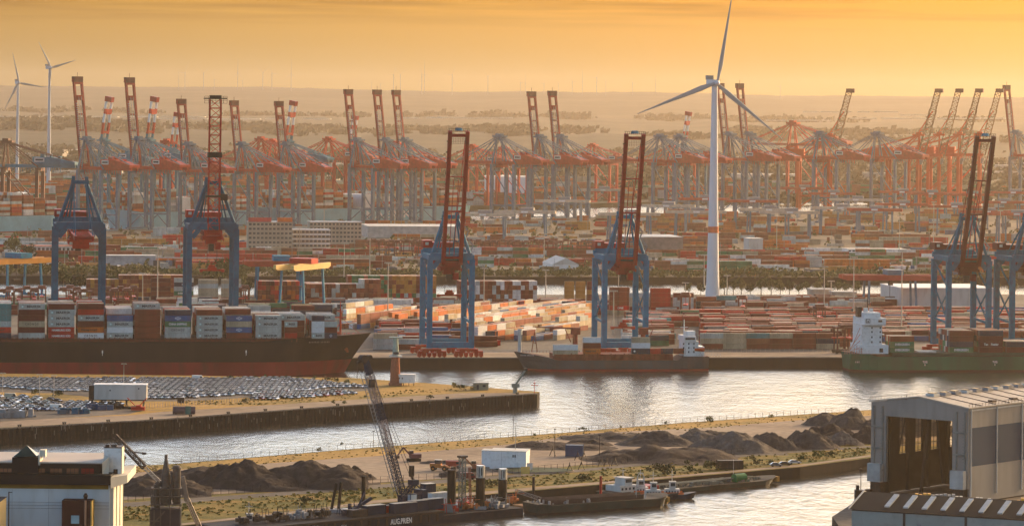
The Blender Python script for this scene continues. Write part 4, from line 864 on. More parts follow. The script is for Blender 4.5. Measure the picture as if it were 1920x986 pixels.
def ship_feeder():
    yb = -4 - 8; xa = qa(968, yb - 8, 8); xe = qa(1331, yb - 8, 6); L = xe - xa
    p = Q(xe, yb, 0); t = thing('feeder_ship', 'small grey hulled feeder ship with two red deck cranes and white bridge at the stern', 'ship', p, TH + math.pi)
    mh = mat('slate_hull_paint', (.055, .065, .075), .5, 0, .3, .05, (.10, .05, .035), .5, stretch=(1, 1, .3))
    b = hull(L, 16.5, 5.4, bow=.2, bowrise=4.0, rake=7, red=1.1, stern=(.16, .6), sternrise=1.8, nst=36); b.build('hull', [mh, MATS['red_antifouling'], MATS['brown_deck']], t)
    rb = mat('red_brown_deck_paint', (.21, .045, .03), .7, 0, .3, .3, RUST, .4)
    def X(px): return xe - qa(px, yb - 8, 8)
    x0, x1 = X(1262), X(1040)
    b = MB(); b.box(x0, x1, -7.4, 7.4, 5.45, 8.4)
    n = int((x1 - x0) / 2.2)
    for i in range(n):
        for sy in (-1, 1): b.box(x0 + i * 2.2, x0 + i * 2.2 + .4, sy * 7.4 - (.45 if sy < 0 else -.003), sy * 7.4 + (-.003 if sy < 0 else .45), 5.6, 8.2 + (i % 3) * .4)
    b.build('hatch_coaming', rb, t)
    for px, dirn in ((1087, 1), (1215, -1)):
        x = X(px); b = MB(); b.tube((x, -5.2, 5.4), (x, -5.2, 19.5), 1.45, 1.15, 12); b.box(x - 2.3, x + 2.0, -7, -3.4, 17.3, 20.6); b.build('crane_post', rb, t)
        b = MB(); xo = X(1010 if dirn > 0 else 1300); b.beam((x, -5.2, 20.2), (xo, -4.5, 21.0 if dirn > 0 else 20.4), 1.5, .9, w2=.8); b.beam((x + (2.2 if xo > x else -2.2), -5.2, 13.5), (x + (5 if xo > x else -5), -5.2, 19.8), .4); b.build('crane_jib', rb, t)
    x = X(979); b = MB(); b.tube((x, 0, 8), (x, 0, 19.8), .95, .8, 10); b.box(x - 1, x + 1, -1, 1, 19.8, 20.4); b.build('foremast', M_offwhite, t)
    x = X(1007); b = MB(); b.beam((x - 1.4, 0, 9), (x, 0, 19), .35); b.beam((x + 1.4, 0, 9), (x, 0, 19), .35); b.beam((x, -3, 13.5), (x, 3, 13.5), .3); b.beam((x - 14, -7, 9.2), (x + 6, -7, 9.2), .12)
    for i in range(12): b.beam((x - 14 + i * 1.7, -7, 8), (x - 14 + i * 1.7, -7, 9.3), .1)
    b.build('forward_rigging', rb, t)
    # superstructure
    xs0, xs1 = X(1322), X(1284); b = MB()
    b.box(xs0 + 3, xs1, -6.6, 6.6, 7.25, 14.8); b.box(xs0 + 4.5, xs1 + .3, -7.6, 7.6, 14.8, 17.2); b.box(xs0, xs0 + 3, -6.4, 6.4, 7.25, 12); b.box(xs0 + 4, xs0 + 8, -3, 3, 17.2, 19.4); b.tube((xs0 + 9, 0, 17.2), (xs0 + 9, 0, 25), .35, .2, 6); b.box(xs0 + 7.2, xs0 + 10.8, -.2, .2, 21, 21.3)
    b.build('bridge_house', M_white, t)
    b = MB()
    for j, z in enumerate((9.0, 11.0, 13.0)):
        for i in range(3): b.box(xs0 + 5 + i * 2.6, xs0 + 5.7 + i * 2.6, 6.6, 6.66, z, z + .9)
    b.box(xs0 + 5, xs1 - .3, 7.6, 7.66, 15.5, 16.5)
    b.build('bridge_windows', M_glass, t)
    b = MB(); b.tube((xs0 + .2, 6.9, 10.6), (xs0 + 5, 6.9, 10.6), .95, .6, 8); b.build('lifeboat', M_orangesteel, t)
    b = MB()
    for i in range(9): b.beam((xs0 - 8 + i * 1.5, 7, 7.2), (xs0 - 8 + i * 1.5, 7, 8.7), .12)
    for z in (8, 8.7): b.beam((xs0 - 8, 7, z), (xs0 + 4, 7, z), .1)
    b.beam((xs0 + 1, 6.4, 7.3), (xs0 + 4.2, 6.6, 12.5), .5, .3); b.beam((xs0 + 1, 6.4, 12.5), (xs0 + 4.2, 6.6, 14.6), .5, .3); b.build('railing', M_offwhite, t)
    o = text(t, 'I I I I I  I I I I I I', 6.2, (X(988), 8.4, 8.0), M_wtext, rz=math.pi + R(-8), height=.6, name='ship_name')
    fb_ = yb - 5.4
    for px, toks, z in ((1037, ['c', 'w'], 7.6), (1093, ['oL', 'b', 'w'], 8.45), (1184, ['nM', 'w', 'c'], 8.45)):
        a = qa(px, fb_, z)
        for k, tok in enumerate(toks):
            L_ = 12.19 if px == 1037 else 9.1 if px > 1100 else 8.6
            container(Q(a + L_ / 2, fb_, z + CH * k), TH, L_, tok, f'{cname(tok)} container, {tname(k, len(toks))} tier {("at the bow", "between the deck cranes", "beside the rear deck crane")[(px > 1040) + (px > 1100)]} of the feeder ship', 'containers on the feeder ship')
    for px, tok, L_ in ((1218, 'r', 6.06), (1238, 'n', 6.06), (1262, 'b', 6.06)):
        container(Q(qa(px, fb_, 8.45) + L_ / 2, fb_, 8.45), TH, L_, tok, f'{cname(tok)} container alone on deck before the feeder ship\'s white bridge', 'containers on the feeder ship')
ship_feeder()
def ship_green():
    yb = -4 - 11; xa = qa(1597, yb - 11, 8); L = 172; p = Q(xa, yb, 0)
    t = thing('green_container_ship', 'green hulled container ship with tall white bridge at its stern', 'ship', p, TH)
    mh = mat('green_hull_paint', (.002, .10, .05), .6, 0, .3, .03, (.02, .05, .045), .6, stretch=(1, 1, .3)); b = hull(L, 25, 7.7, bow=.15, bowrise=4, rake=8, red=1.0, stern=(.07, .45), sternrise=1.2, nst=40)
    b.build('hull', [mh, mat('dark_boot_top', (.03, .012, .012), .6), MATS['brown_deck']], t)
    def X(px): return qa(px, yb - 11, 10) - xa
    x0, x1 = X(1618), X(1659); b = MB()
    b.box(x0, x1 - 1, -9, 9, 8.9, 23.0); b.box(x0 + .7, x1 + .2, -11.6, 11.6, 23.2, 26.6); b.box(x0 + 1.4, x1 - 1.6, -8, 8, 26.6, 29.0); b.box(x0 + 3, x0 + 5, -1, 1, 29, 31); b.box(x0 + 7, x0 + 8.4, 2, 4, 29, 30.6)
    b.box(x0 - 1.0, x1 + 2.2, -9.8, 9.8, 8.9, 13.2)
    for z in (13.2, 18.2, 23.0): b.box(x0 - .25, x1 + .25, -9.3, 9.3, z, z + .25)
    b.build('bridge_house', M_white, t)
    b = MB()
    for z in (14.2, 16.6, 19.2, 21.2):
        for q in (.45, .83): xx = x0 + (x1 - x0) * q; b.box(xx - .35, xx + .35, -9.06, -9.003, z, z + .9)
    b.box(x0 + 7.5, x0 + 9.5, -11.66, -11.603, 24.6, 25.7); b.box(x0 + 1.2, x0 + 3.4, -11.66, -11.603, 24.2, 26.2); b.box(x1 - 2.4, x1 - .6, -9.86, -9.803, 9.6, 11.6)
    b.build('bridge_windows', M_text, t)
    b = MB(); b.box(x0 + 1.55, x0 + 3.05, -11.72, -11.663, 24.5, 25.9); b.box(x0 + 2.0, x0 + 2.6, -11.75, -11.723, 24.5, 25.4, 1); b.build('funnel_emblem', [M_white, M_text], t)
    b = MB(); b.tube((x0 + 5, 0, 29), (x0 + 5, 0, 38), .35, .15, 6); b.box(x0 - .6, x0 + 1.6, -2, 2, 26.6, 31.6); b.box(x0 + 3.4, x0 + 6.6, -.2, .2, 34, 34.3); b.build('mast_and_funnel', M_dark, t)
    b = MB()
    for i in range(4): b.beam((x0 - 8 + i, -9, 9 + i * 1.2), (x0 - 1, -9, 12 + i * 3.3), .4, .25)
    for i in range(8): b.beam((x0 - 9 + i * 1.2, -10.5, 8.9), (x0 - 9 + i * 1.2, -10.5, 11 + (i % 3)), .25)
    for z in (10, 11.2): b.beam((x0 - 9.5, -10.5, z), (x0, -10.5, z), .16)
    b.build('stern_ladders', mat('salmon_paint', (.55, .24, .16), .6), t)
    b = MB()
    for i in range(56): b.box(x1 + 4 + i * 2.4, x1 + 4.4 + i * 2.4, -12.2, -11.8, 7.75, 8.7)
    b.box(x1 + 3, x1 + 138, -12.2, -12.0, 8.6, 8.75); b.box(x1 + 4, x1 + 120, -10.6, 10.6, 7.76, 9.4); b.build('hatch_covers', mat('dark_green_deck', (.02, .06, .045), .7), t)
    for px, s_ in ((1733, 'TUG'), (1864, 'TUG')): 
        text(t, s_, 2.5, (X(px), -12.56, 5.0), M_wtext, height=1.1, name='hull_marking'); b = MB(); b.beam((X(px), -12.56, 3.9), (X(px), -12.56, 3.0), .5, .03, w2=.05); b.build('hull_arrow', M_wtext, t)
    text(t, 'I I I', 1.8, (X(1607), -11.9, 5.0), M_wtext, height=.8, name='stern_name')
    z = 9.45; fb_ = yb - 9.3
    for px, toks, rows, nm in ((1668, ['eE', 'eE', 'b'], 4, 'beside the white bridge'), (1779, ['eE', 'n', 'm', 'b'], 8, 'amidships'), (1835, ['m', 'mX', 'm', 'n'], 8, 'forward of amidships'), (1886, ['m', 'nC'], 7, 'towards the bow')):
        a = qa(px, fb_, z)
        for k, tok in enumerate(toks):
            container(Q(a + 6.1, fb_, z + CH * k), TH, 12.19, tok, f'{cname(tok)} container, {tname(k, len(toks))} tier {nm} on the green ship', 'containers on the green ship')
            for r_ in range(1, rows): container(Q(a + 6.1, fb_ + r_ * 2.5, z + CH * k), TH, 12.19, random.choice('bmnykbe'), '', '', False)
    b = MB(); b.prism([(X(1722), -10.4), (X(1756), -10.4), (X(1756), -2), (X(1722), -2)], 9.41, 10.1, 0); b.build('pale_hatch_lid', M_offwhite, t)
ship_green()
def far_ship(label, px0, px1, py_w, zd, off, conts=True, word=None, bf=.5, bh=14):
    # moored along the far quay
    a0 = fq_a(px0, off, 0); a1 = fq_a(px1, off, 0); p = FP(a1, off, 0); ang = math.atan2(FD.y, FD.x) + math.pi; L = a1 - a0
    t = thing('distant_container_ship', label, 'ship', p, ang, 'pale blue ships at the far quay')
    hull(L, 42, zd, bow=.12, bowrise=3, rake=8, red=2.5).build('hull', [M_lightsteel, MATS['red_antifouling'], MATS['brown_deck']], t)
    if word: text(t, word, L * .22, (L * .42, 21.3, zd * .62), M_white, rz=math.pi, height=zd * .42, name='hull_lettering')
    b = MB(); b.box(L * bf, L * bf + 14, -19, 19, zd + .05, zd + bh); b.build('bridge_house', M_white, t)
    if conts:
        for i in range(int(L / 14.5)):
            x = 10 + i * 14.5
            if L * bf - 8 < x < L * bf + 20 or x > L * .92: continue
            hh = 5 + (i * 5) % 4
            for r_ in range(0, 14, 2):
                for k in range(hh):
                    v = Vector((x, -17 + r_ * 2.6, 0)); q = p + Vector((v.x * math.cos(ang) - v.y * math.sin(ang), v.x * math.sin(ang) + v.y * math.cos(ang), zd + .3 + k * CH))
                    container(q, ang, 12.19, random.choice('yywbokcrbk'), '', '', False)
far_ship('pale blue container ship with white bow lettering behind the far crane legs', 470, 860, 0, 19, 58, True, 'MAERSK')
far_ship('pale blue container ship moored behind the far crane legs, above the older blue cranes', 205, 455, 0, 19, 66, True)
far_ship('pale blue ship stacked with grey containers, nearest the turbine pair', -160, 92, 0, 17, 92, True, None, .8, 26)
# ---------------------------------------------------------------- container yard
GRP = 'containers stacked in the quay yard'
def stack(px, py, toks, desc, orient='L', L=12.19, rows=1, ind=True, rz=None):
    b_ = qb(py, px); a = qa(px, b_) + (L / 2 if orient == 'L' else 1.25)
    ang = rz if rz is not None else (TH if orient == 'L' else TH + math.pi / 2)
    off = 0 if orient == 'L' else L / 2
    for k, tok in enumerate(toks):
        for r_ in range(rows):
            container(Q(a, b_ + off + r_ * (2.6 if orient == 'L' else L + .4), 5.03 + CH * k), ang, L, tok, f'{cname(tok)} container, {tname(k, len(toks))} tier, {desc}', GRP, ind and r_ == 0)
Sx = stack
# the front row before the bare wall of yard boxes
ft = [(1313, ['b', 'c', 'y'], ), (1355, ['c', 'c', 'c']), (1399, ['b', 'k', 't']), (1442, ['b', 'b', 'c']), (1486, ['b', 'b', 'b']), (1530, ['c', 'n', 'k'])]
for i, (px, tk) in enumerate(ft): Sx(px, 654, tk, f'{ordw(i + 1)} stack right of the feeder ship, on the apron\'s edge', rows=1)
fe = [(700, 655, ['y', 'y', 'c'], 'beside the black ship\'s bow'), (745, 655, ['b', 'y'], 'second stack from the black ship\'s bow'), (1003, 588, ['yM', 'yM'], 'small grey pair in front of the canal gap'), (1046, 590, ['rH', 'b', 'n'], 'beside the small grey pair'),
      (1090, 590, ['b', 'rH', 'yM'], 'between small grey pair and the crane leg'), (1142, 590, ['yM', 'rO', 'b', 'b', 'b', 'b'], 'tall dark stack inside the crane frame'), (1180, 592, ['yM', 'b', 'c', 'c', 'y'], 'behind the crane\'s leg'),
      (1219, 592, ['yM', 'r', 'r', 'r', 'r', 'r'], 'tall bright red stack before the turbine'), (1262, 592, ['b', 'y', 'y', 'y', 'b'], 'grey stack between red stack and turbine'), (1305, 590, ['b', 'n', 'n', 'k'], 'rust topped stack at the turbine\'s foot'),
      (1343, 588, ['nD', 'b', 'b', 't'], 'teal topped stack beside the turbine\'s foot'), (1388, 588, ['yM', 'b', 'r'], 'between teal topped and green stacks'), (1426, 580, ['b', 'eE', 'eE'], 'green pair before the canal trees'), (1438, 595, ['b', 'b', 'b'], 'brown block below the green pair'),
      (1478, 590, ['b', 'r'], 'beside the brown block'), (1492, 582, ['b', 'b', 'b'], 'wide maroon wall before the canal'), (1533, 582, ['b', 'r', 'b'], 'end of the maroon wall'), (1570, 582, ['c', 'rO'], 'small red stack after the maroon wall')]
for px, py, tk, d in fe: Sx(px, py, tk, d)
for i, px in enumerate((815, 858, 900, 944)): Sx(px, 590, ['b', 'b' if i != 1 else 'yM'] if i < 3 else ['b', 'p', 'p'], f'{ordw(i + 1)} of the long brown wall beside the blue crane')
for i, px in enumerate((283, 326)): Sx(px, 562, ['m', 'b', 'm', 'b', 'm'] if i == 0 else ['b', 'eE', 'y', 'nD', 'y'], f'{ordw(i + 1)} dark stack behind the black ship')
for i, px in enumerate((372, 415)): Sx(px, 565, ['b', 'c', 'c', 'y', 'c'], f'{ordw(i + 1)} pale stack seen between the lattice boom crane\'s legs', rows=2)
for i, (px, tk) in enumerate(((478, ['b', 'm']), (520, ['eE', 'eE']), (541, ['b', 'b']), (583, ['b', 'b']))): Sx(px, 580, tk, f'{ordw(i + 1)} stack under the yellow yard gantry')
for i in range(4): Sx(668 + i * 36, 574, ['eE'], f'{ordw(i + 1)} of the row before the many-coloured block')
Sx(1660, 622, ['m', 'rO'], 'behind the green ship\'s bridge')
def eblock(px, py, cols_, desc, ind=True, rows=1, L=12.19):
    for i, tk in enumerate(cols_): 
        b_ = qb(py, px); a = qa(px, b_) + 1.25 + i * 2.55
        for k, tok in enumerate(tk):
            for r_ in range(rows): container(Q(a, b_ + L / 2 + r_ * (L + .4), 5.03 + CH * k), TH + math.pi / 2, L, tok, f'{cname(tok)} container end, {tname(k, len(tk))} tier, {ordw(i + 1)} column of {desc}', GRP, ind and r_ == 0)
rnd = random.Random(3)
def rc(pal, n): return [rnd.choice(pal) for _ in range(n)]
g1 = [rc('byeur', 2) + rc('beek' if i < 11 else 'gggb', 4) for i in range(22)]
g2 = [rc('bbwk', 2) + rc('bbbw' if i % 5 < 3 else 'wwyb', 4) for i in range(19)]
for i, px in enumerate((1058, 1079, 1100)): Sx(px, 568, rc('bgb', 1) + rc('ggb', 4), f'{ordw(i + 1)} stack of the golden block beside the canal gap', L=6.06)
NI_NOW = NIND[0]
g3 = [rc('bbkg', 4 if i < 8 else 5) for i in range(25)]; eblock(162, 556, g3, 'the golden edged block behind the black ship', False, 1)
eblock(483, 578, [rc('mrob', 6) for i in range(10)], '', False); eblock(538, 572, [rc('yybu', 5) for i in range(9)], '', False); eblock(575, 574, [rc('bmyk', 5 + (i > 12)) for i in range(18)], '', False)
# white reefer rows
for r_ in range(4):
    for i, px in enumerate(range(640, 750, 42)):
        Sx(px + r_ * 4, 592 - r_ * 2.2, ['w', 'w', 'w'][:3 if r_ > 1 else 2], f'{ordw(i + 1)} white reefer of {ordw(r_ + 1)} row behind the black ship\'s foremast', ind=(r_ == 0))
# diagonal rows lit by the evening sun
ANG = TH + R(58); U = Vector((math.cos(ANG), math.sin(ANG), 0)); V = Vector((math.sin(ANG), -math.cos(ANG), 0)); cand = []
REG = [(640, 590), (1095, 586), (1115, 606), (1066, 637), (885, 641), (868, 620), (790, 616), (640, 616)]
def inp(x, y, P):
    c = False
    for i in range(len(P)):
        (x1, y1), (x2, y2) = P[i], P[i - 1]
        if (y1 > y) != (y2 > y) and x < (x2 - x1) * (y - y1) / (y2 - y1) + x1: c = not c
    return c
o0 = Q(qa(885, qb(640, 885)), qb(640, 885), 5.03); li = 0
for ti in range(-60, 60):
    t_ = ti * 4.9 + (ti // 3) * 2.5; hh = rnd.choice((1, 2, 2, 3)); pal = rnd.choice(('ogcog', 'kcwco', 'gcogw', 'bkcgb', 'ocywu', 'ccgwo')); ci = 0; found = False
    for si in range(-25, 40):
        if rnd.random() < .12: hh = max(1, min(3, hh + rnd.choice((-1, 1))))
        p = o0 + V * t_ + U * (si * 12.6); q = proj(p)
        if p.y < 1500 or not inp(q[0], q[1], REG) or rnd.random() < .05: continue
        found = True; ci += 1; tk = [rnd.choice(pal if k else pal + 'bmu') for k in range(hh)]
        cand.append((q[1], q[0], p, tk, ci, li))
    li += found
cand.sort(key=lambda c: -c[0])
for qy, qx, p, tk, ci, li_ in cand:
    for k, tok in enumerate(tk):
        container(p + Vector((0, 0, CH * k)), ANG, 12.19, tok, f'{cname(tok)} container, {tname(k, len(tk))} tier, {ordw(ci)} from the quay in slanting line {ordw(li_ + 1)}', 'containers in slanting lines', NIND[0] < LIM)
eblock(652, 566, g1, 'the many-coloured block beside the white reefers', True)
eblock(861, 577, g2, 'the brown and white block before the canal', True)
# broad fields of low stacks: the rest, past the three hundred that show largest
def field(xa_, xb_, y0, y1, pitch, tiers, pal, orient='L', fill=.9):
    bb = qb(y0, (xa_ + xb_) / 2); be = qb(y1, (xa_ + xb_) / 2)
    while bb < be:
        a = qa(xa_, bb) + rnd.uniform(0, 5); ae = qa(xb_, bb); step = 12.9 if orient == 'L' else 3.0
        while a < ae:
            if rnd.random() < fill:
                for k in range(rnd.choice(tiers)): container(Q(a + 6, bb, 5.03 + CH * k), TH if orient == 'L' else TH + math.pi / 2, 12.19, rnd.choice(pal), '', '', False)
            a += step
        bb += pitch if rnd.random() < .8 else pitch + 9
field(1310, 1578, 650, 600, 2.75, (2, 3), 'bbkrmcnrk', fill=.93)
field(1190, 1600, 612, 596, 6.5, (1, 2), 'brkmbce')
field(1165, 1230, 648, 600, 3.2, (1, 2, 2), 'ynebwkrt', fill=.9)
field(1610, 1920, 640, 590, 4.0, (1, 2, 2), 'brkmkcbur')
field(700, 900, 650, 616, 3.2, (1, 1, 2), 'brynumb', fill=.92)
field(0, 640, 590, 572, 5, (1, 2), 'bwymcne', fill=.7)
field(650, 1160, 590, 572, 9, (1, 2), 'bbmkyc', fill=.75)
field(1190, 1650, 594, 574, 9, (1, 2, 3), 'bbmkyc', fill=.7)
field(1480, 1700, 574, 566, 6, (1, 2), 'bbmkyc', fill=.8)
# beyond the canal
def far_field(n, Ya, Yb, xlim, pal, tiers, w_=(1, 6), side=None):
    for _ in range(n):
        Y = rnd.uniform(Ya, Yb); X = rnd.uniform(-xlim, xlim) * Y
        rel = Vector((X, Y, 0)) - FQ; bsd = rel.dot(FT)
        if side == 'south' and bsd > -75: continue
        if side == 'beyond' and bsd < 350: continue
        if side == 'edge' and not -120 < bsd < -55: continue
        c = rnd.choice(pal); nt_ = rnd.choice(tiers); ang = rnd.choice((TH, TH + .05, TH - .04))
        for i in range(rnd.randint(*w_)):
            if rnd.random() < .3: c = rnd.choice(pal)
            for k in range(nt_): container(Vector((X + i * 12.7 * math.cos(ang), Y + i * 12.7 * math.sin(ang), 5.03 + k * CH)), ang, 12.19, c if rnd.random() < .7 else rnd.choice(pal), '', '', False)
far_field(190, 2600, 2950, .16, 'bkorycwekb', (1, 2, 2, 3), side='south')
far_field(230, 2950, 4300, .16, 'korkcbgoy', (1, 2, 3), side='south')
far_field(150, 3300, 4600, .16, 'korkcbgk', (3, 4, 5), side='edge')
far_field(430, 3600, 5200, .16, 'okbkocye', (3, 4, 5, 6), (2, 7), side='beyond')
for px, py, tk, n_ in ((1548, 506, 'ooo', 4), (1455, 500, 'kk', 3), (1380, 498, 'yc', 3), (1420, 498, 'yc', 2), (1500, 500, 'wy', 2), (1160, 497, 'yy', 2), (1280, 503, 'ww', 4), (1700, 500, 'ww', 3), (1640, 505, 'w', 3), (1790, 500, 'ww', 4), (210, 476, 'ke', 3), (255, 476, 'cw', 2), (330, 503, 'rr', 6), (600, 506, 'kok', 3), (1640, 503, 'o', 2)):
    b_ = qb(py, px); a = qa(px, b_)
    for i in range(n_):
        for r_ in range(2):
            for k, c in enumerate(tk): container(Q(a + i * 12.8 + 6, b_ + r_ * 2.6, 5.03 + k * CH), TH, 12.19, c, '', '', False)
YARD_O = tag(YARD.build('stacked_containers', M_any), 'the countless further shipping containers stacked across the quay yard and beyond the canal', 'containers', kind='stuff')
# ---------------------------------------------------------------- canal side and far buildings
def bldg(name, label, px0, px1, py_top, py_base, dep, wallm, roofm=None, cat='building', z0=5, gable=0, rz=TH, floors=0, wcol=None, winm=None, band=None):
    pL, pR = PZ(px0, py_base, z0), PZ(px1, py_base, z0); Wd = (pR.x - pL.x) / math.cos(rz); hgt = PY((px0 + px1) / 2, py_top, (pL.y + pR.y) / 2).z - z0
    t = thing(name, label, cat, (pL.x, pL.y, z0), rz)
    b = MB(); b.box(0, Wd, 0, dep, 0, hgt - .01); b.build('wall', wallm, t)
    b = MB()
    if gable: b.add([(-.4, -.4, hgt), (Wd + .4, -.4, hgt), (Wd + .4, dep + .4, hgt), (-.4, dep + .4, hgt), (Wd / 2, -.4, hgt + gable), (Wd / 2, dep + .4, hgt + gable)], [(0, 1, 4), (1, 2, 5, 4), (2, 3, 5), (3, 0, 4, 5), (0, 3, 2, 1)])
    else: b.box(-.3, Wd + .3, -.3, dep + .3, hgt, hgt + .5)
    b.build('roof', roofm or M_grey, t)
    if floors:
        fh = hgt / floors; b = MB(); n = max(2, int(Wd / 3.2))
        for f in range(floors):
            for i in range(n): x = Wd * (i + .5) / n; b.box(x - Wd / n * .32, x + Wd / n * .32, -.06, -.003, fh * f + fh * .35, fh * f + fh * .8)
            for i in range(max(1, int(dep / 4))): y = 2 + i * 4; b.box(Wd + .003, Wd + .06, y, y + 2.2, fh * f + fh * .35, fh * f + fh * .8)
        b.build('window_bands', winm or M_glass, t)
        if band:
            b = MB()
            for f in range(floors): b.box(-.5, Wd + .5, -.9, -.065, fh * f + fh * .84, fh * f + fh * 1.18)
            b.build('white_balcony_bands', M_white, t)
    return t, Wd, hgt
mo = mat('beige_facade', (.38, .33, .25), .8, 0, .15, .1)
t, Wd, hg = bldg('office_building', 'beige office block of five storeys with red and orange signs on its roof', 465, 548, 417, 476, 18, mo, floors=7)
b = MB(); b.box(0, Wd * .52, -.5, 0, hg + .5, hg + 4); b.build('red_roof_sign', mat('red_sign', (.5, .05, .05), .6), t); b = MB(); b.box(Wd * .66, Wd, -.5, 0, hg + .5, hg + 4); b.build('orange_roof_sign', mat('orange_sign', (.62, .14, .03), .6), t)
bldg('office_building', 'low office block with white balcony bands between two beige blocks', 549, 618, 431, 474, 16, mo, floors=5, band=True)
bldg('office_building', 'beige office block with dark window bands right of the white banded block', 580, 678, 417, 464, 20, mo, floors=6)
bldg('office_building', 'long two-storey white office building beside the oldest blue crane\'s leg', 46, 140, 462, 486, 14, M_offwhite, mat('orange_tiles', (.4, .12, .05)), floors=2)
bldg('warehouse', 'long grey warehouse with pale roof behind the beige offices', 690, 870, 425, 446, 60, mat('pale_cladding', (.45, .42, .38), .7), M_offwhite)
bldg('warehouse', 'white gabled storage tent beyond the canal, between two cranes', 1036, 1085, 496, 508, 45, M_white, M_offwhite, gable=5, rz=TH - .0)
bldg('warehouse', 'tall windowless grey warehouse behind the blue crane with raised red boom', 1170, 1280, 445, 478, 55, mat('grey_concrete_cladding', (.22, .19, .17), .8), M_grey)
bldg('warehouse', 'pair of white sheds beyond the canal, by the turbine tower', 1404, 1430, 448, 472, 20, M_offwhite, M_offwhite)
bldg('warehouse', 'low white office row beyond the canal, under the hazy gantries', 1590, 1700, 468, 480, 20, M_white, M_offwhite, floors=2)
bldg('warehouse', 'wide white warehouse with dark loading bays at the canal', 1690, 1862, 541, 579, 50, M_offwhite, M_white)
bldg('shed', 'large pale beige shed end before the canal trees', 1521, 1562, 543, 565, 10, mat('beige_cladding', (.45, .37, .28), .8), M_offwhite)
bldg('shed', 'smaller pale beige shed beside the large beige one', 1562, 1605, 548, 568, 10, MATS['beige_cladding'], M_offwhite)
bldg('warehouse', 'huge white hall behind the far crane legs', 908, 992, 332, 372, 80, M_white, M_offwhite, rz=0)
bldg('warehouse', 'pale long roofed shed with domed canopy near the turbine pair', -40, 95, 371, 382, 60, M_offwhite, M_white, rz=0, gable=6)
bldg('tower', 'tall pale twin tower on the plain behind the single lattice boom', 1562, 1576, 203, 240, 60, M_offwhite, M_offwhite, rz=0, z0=5)
bldg('warehouse', 'long low grey warehouse behind the golden block', 200, 292, 480, 498, 14, mat('grey_cladding', (.36, .37, .38), .6), M_offwhite)
bldg('freight_wagon', 'long red brown covered freight wagons beside the grey warehouse', 294, 420, 484, 497, 4, mat('wagon_brown', (.28, .06, .04), .6), M_grey, cat='freight wagon')
# quay wall of the far canal bank
# small sheds, lorries and parked trailers scattered beyond the canal: nobody could count them
cl_ = MB(); rk = random.Random(77)
for i in range(1500):
    Y = 2560 + 1500 * rk.random() ** 1.3; X = rk.uniform(-.16, .16) * Y
    if (Vector((X, Y, 0)) - FQ).dot(FT) > -14: continue
    if rk.random() < .35: crown_mb(cl_, X, Y, 7, rk.uniform(2, 4.5), rk.uniform(2, 5), 14, rk, 1.6, 1)
    else:
        k9 = rk.choice(((.4, .38, .33), (.25, .06, .03), (.45, .2, .05), (.1, .1, .1), (.5, .48, .42), (.05, .12, .2), (.2, .15, .1)))
        cl_.obox(X, Y, 5.02, rk.choice((2, 3, 6, 13, 16)), rk.choice((2.4, 2.5, 5)), rk.uniform(1.5, 4.6), TH + rk.choice((0, 0, 1.5, .3)), 0, k9)
        if rk.random() < .25: cl_.tube((X + 3, Y - 2, 5), (X + 3, Y - 2, rk.uniform(12, 22)), .16, n=5)
tag(cl_.build('scattered_yard_clutter', [M_any, MATS['olive_foliage']]), 'countless trailers, small sheds, posts and scrub scattered over the land beyond the canal', 'yard clutter', kind='stuff')
# ---------------------------------------------------------------- light masts
def mast_mesh(h, arms=2):
    b = MB(); b.tube((0, 0, 0), (0, 0, h), .42, .22, 8); b.box(-2.2, 2.2, -.3, .3, h, h + .35)
    for x in (-2, -1, 0, 1, 2): b.box(x - .3, x + .3, -.7, .1, h - .35, h - .01)
    return b
M_mast = mat('galvanised_mast', (.45, .40, .33), .5, .1, .1, .5); MASTM = {}
ml = [(295, 462, 575), (267, 512, 578), (607, 392, 470), (727, 493, 600), (907, 503, 592), (1023, 505, 562), (1150, 545, 628), (1159, 500, 590), (1285, 530, 572), (1363, 518, 560), (1545, 500, 590), (1600, 484, 600), (1690, 470, 630), (1558, 528, 568), (1750, 378, 478), (1456, 388, 470), (1686, 405, 480), (693, 440, 520), (561, 428, 475), (500, 446, 470), (740, 380, 425), (1215, 400, 450), (1875, 395, 470), (1320, 480, 545), (645, 455, 520), (1020, 440, 500)]
for i, (px, pt, pb_) in enumerate(ml):
    p = PZ(px, pb_, 5); h = PY(px, pt, p.y).z - 5; hq = round(h)
    if hq not in MASTM: MASTM[hq] = mast_mesh(hq).mesh('lamp_mast', M_mast)
    o = place('light_mast', MASTM[hq], None, p); where = 'the quay yard' if pb_ > 540 else 'the land beyond the canal'
    tag(o, f'{ordw(i + 1)} tall slim floodlight mast, about {hq} metres high, standing in {where}', 'light mast', 'floodlight masts')
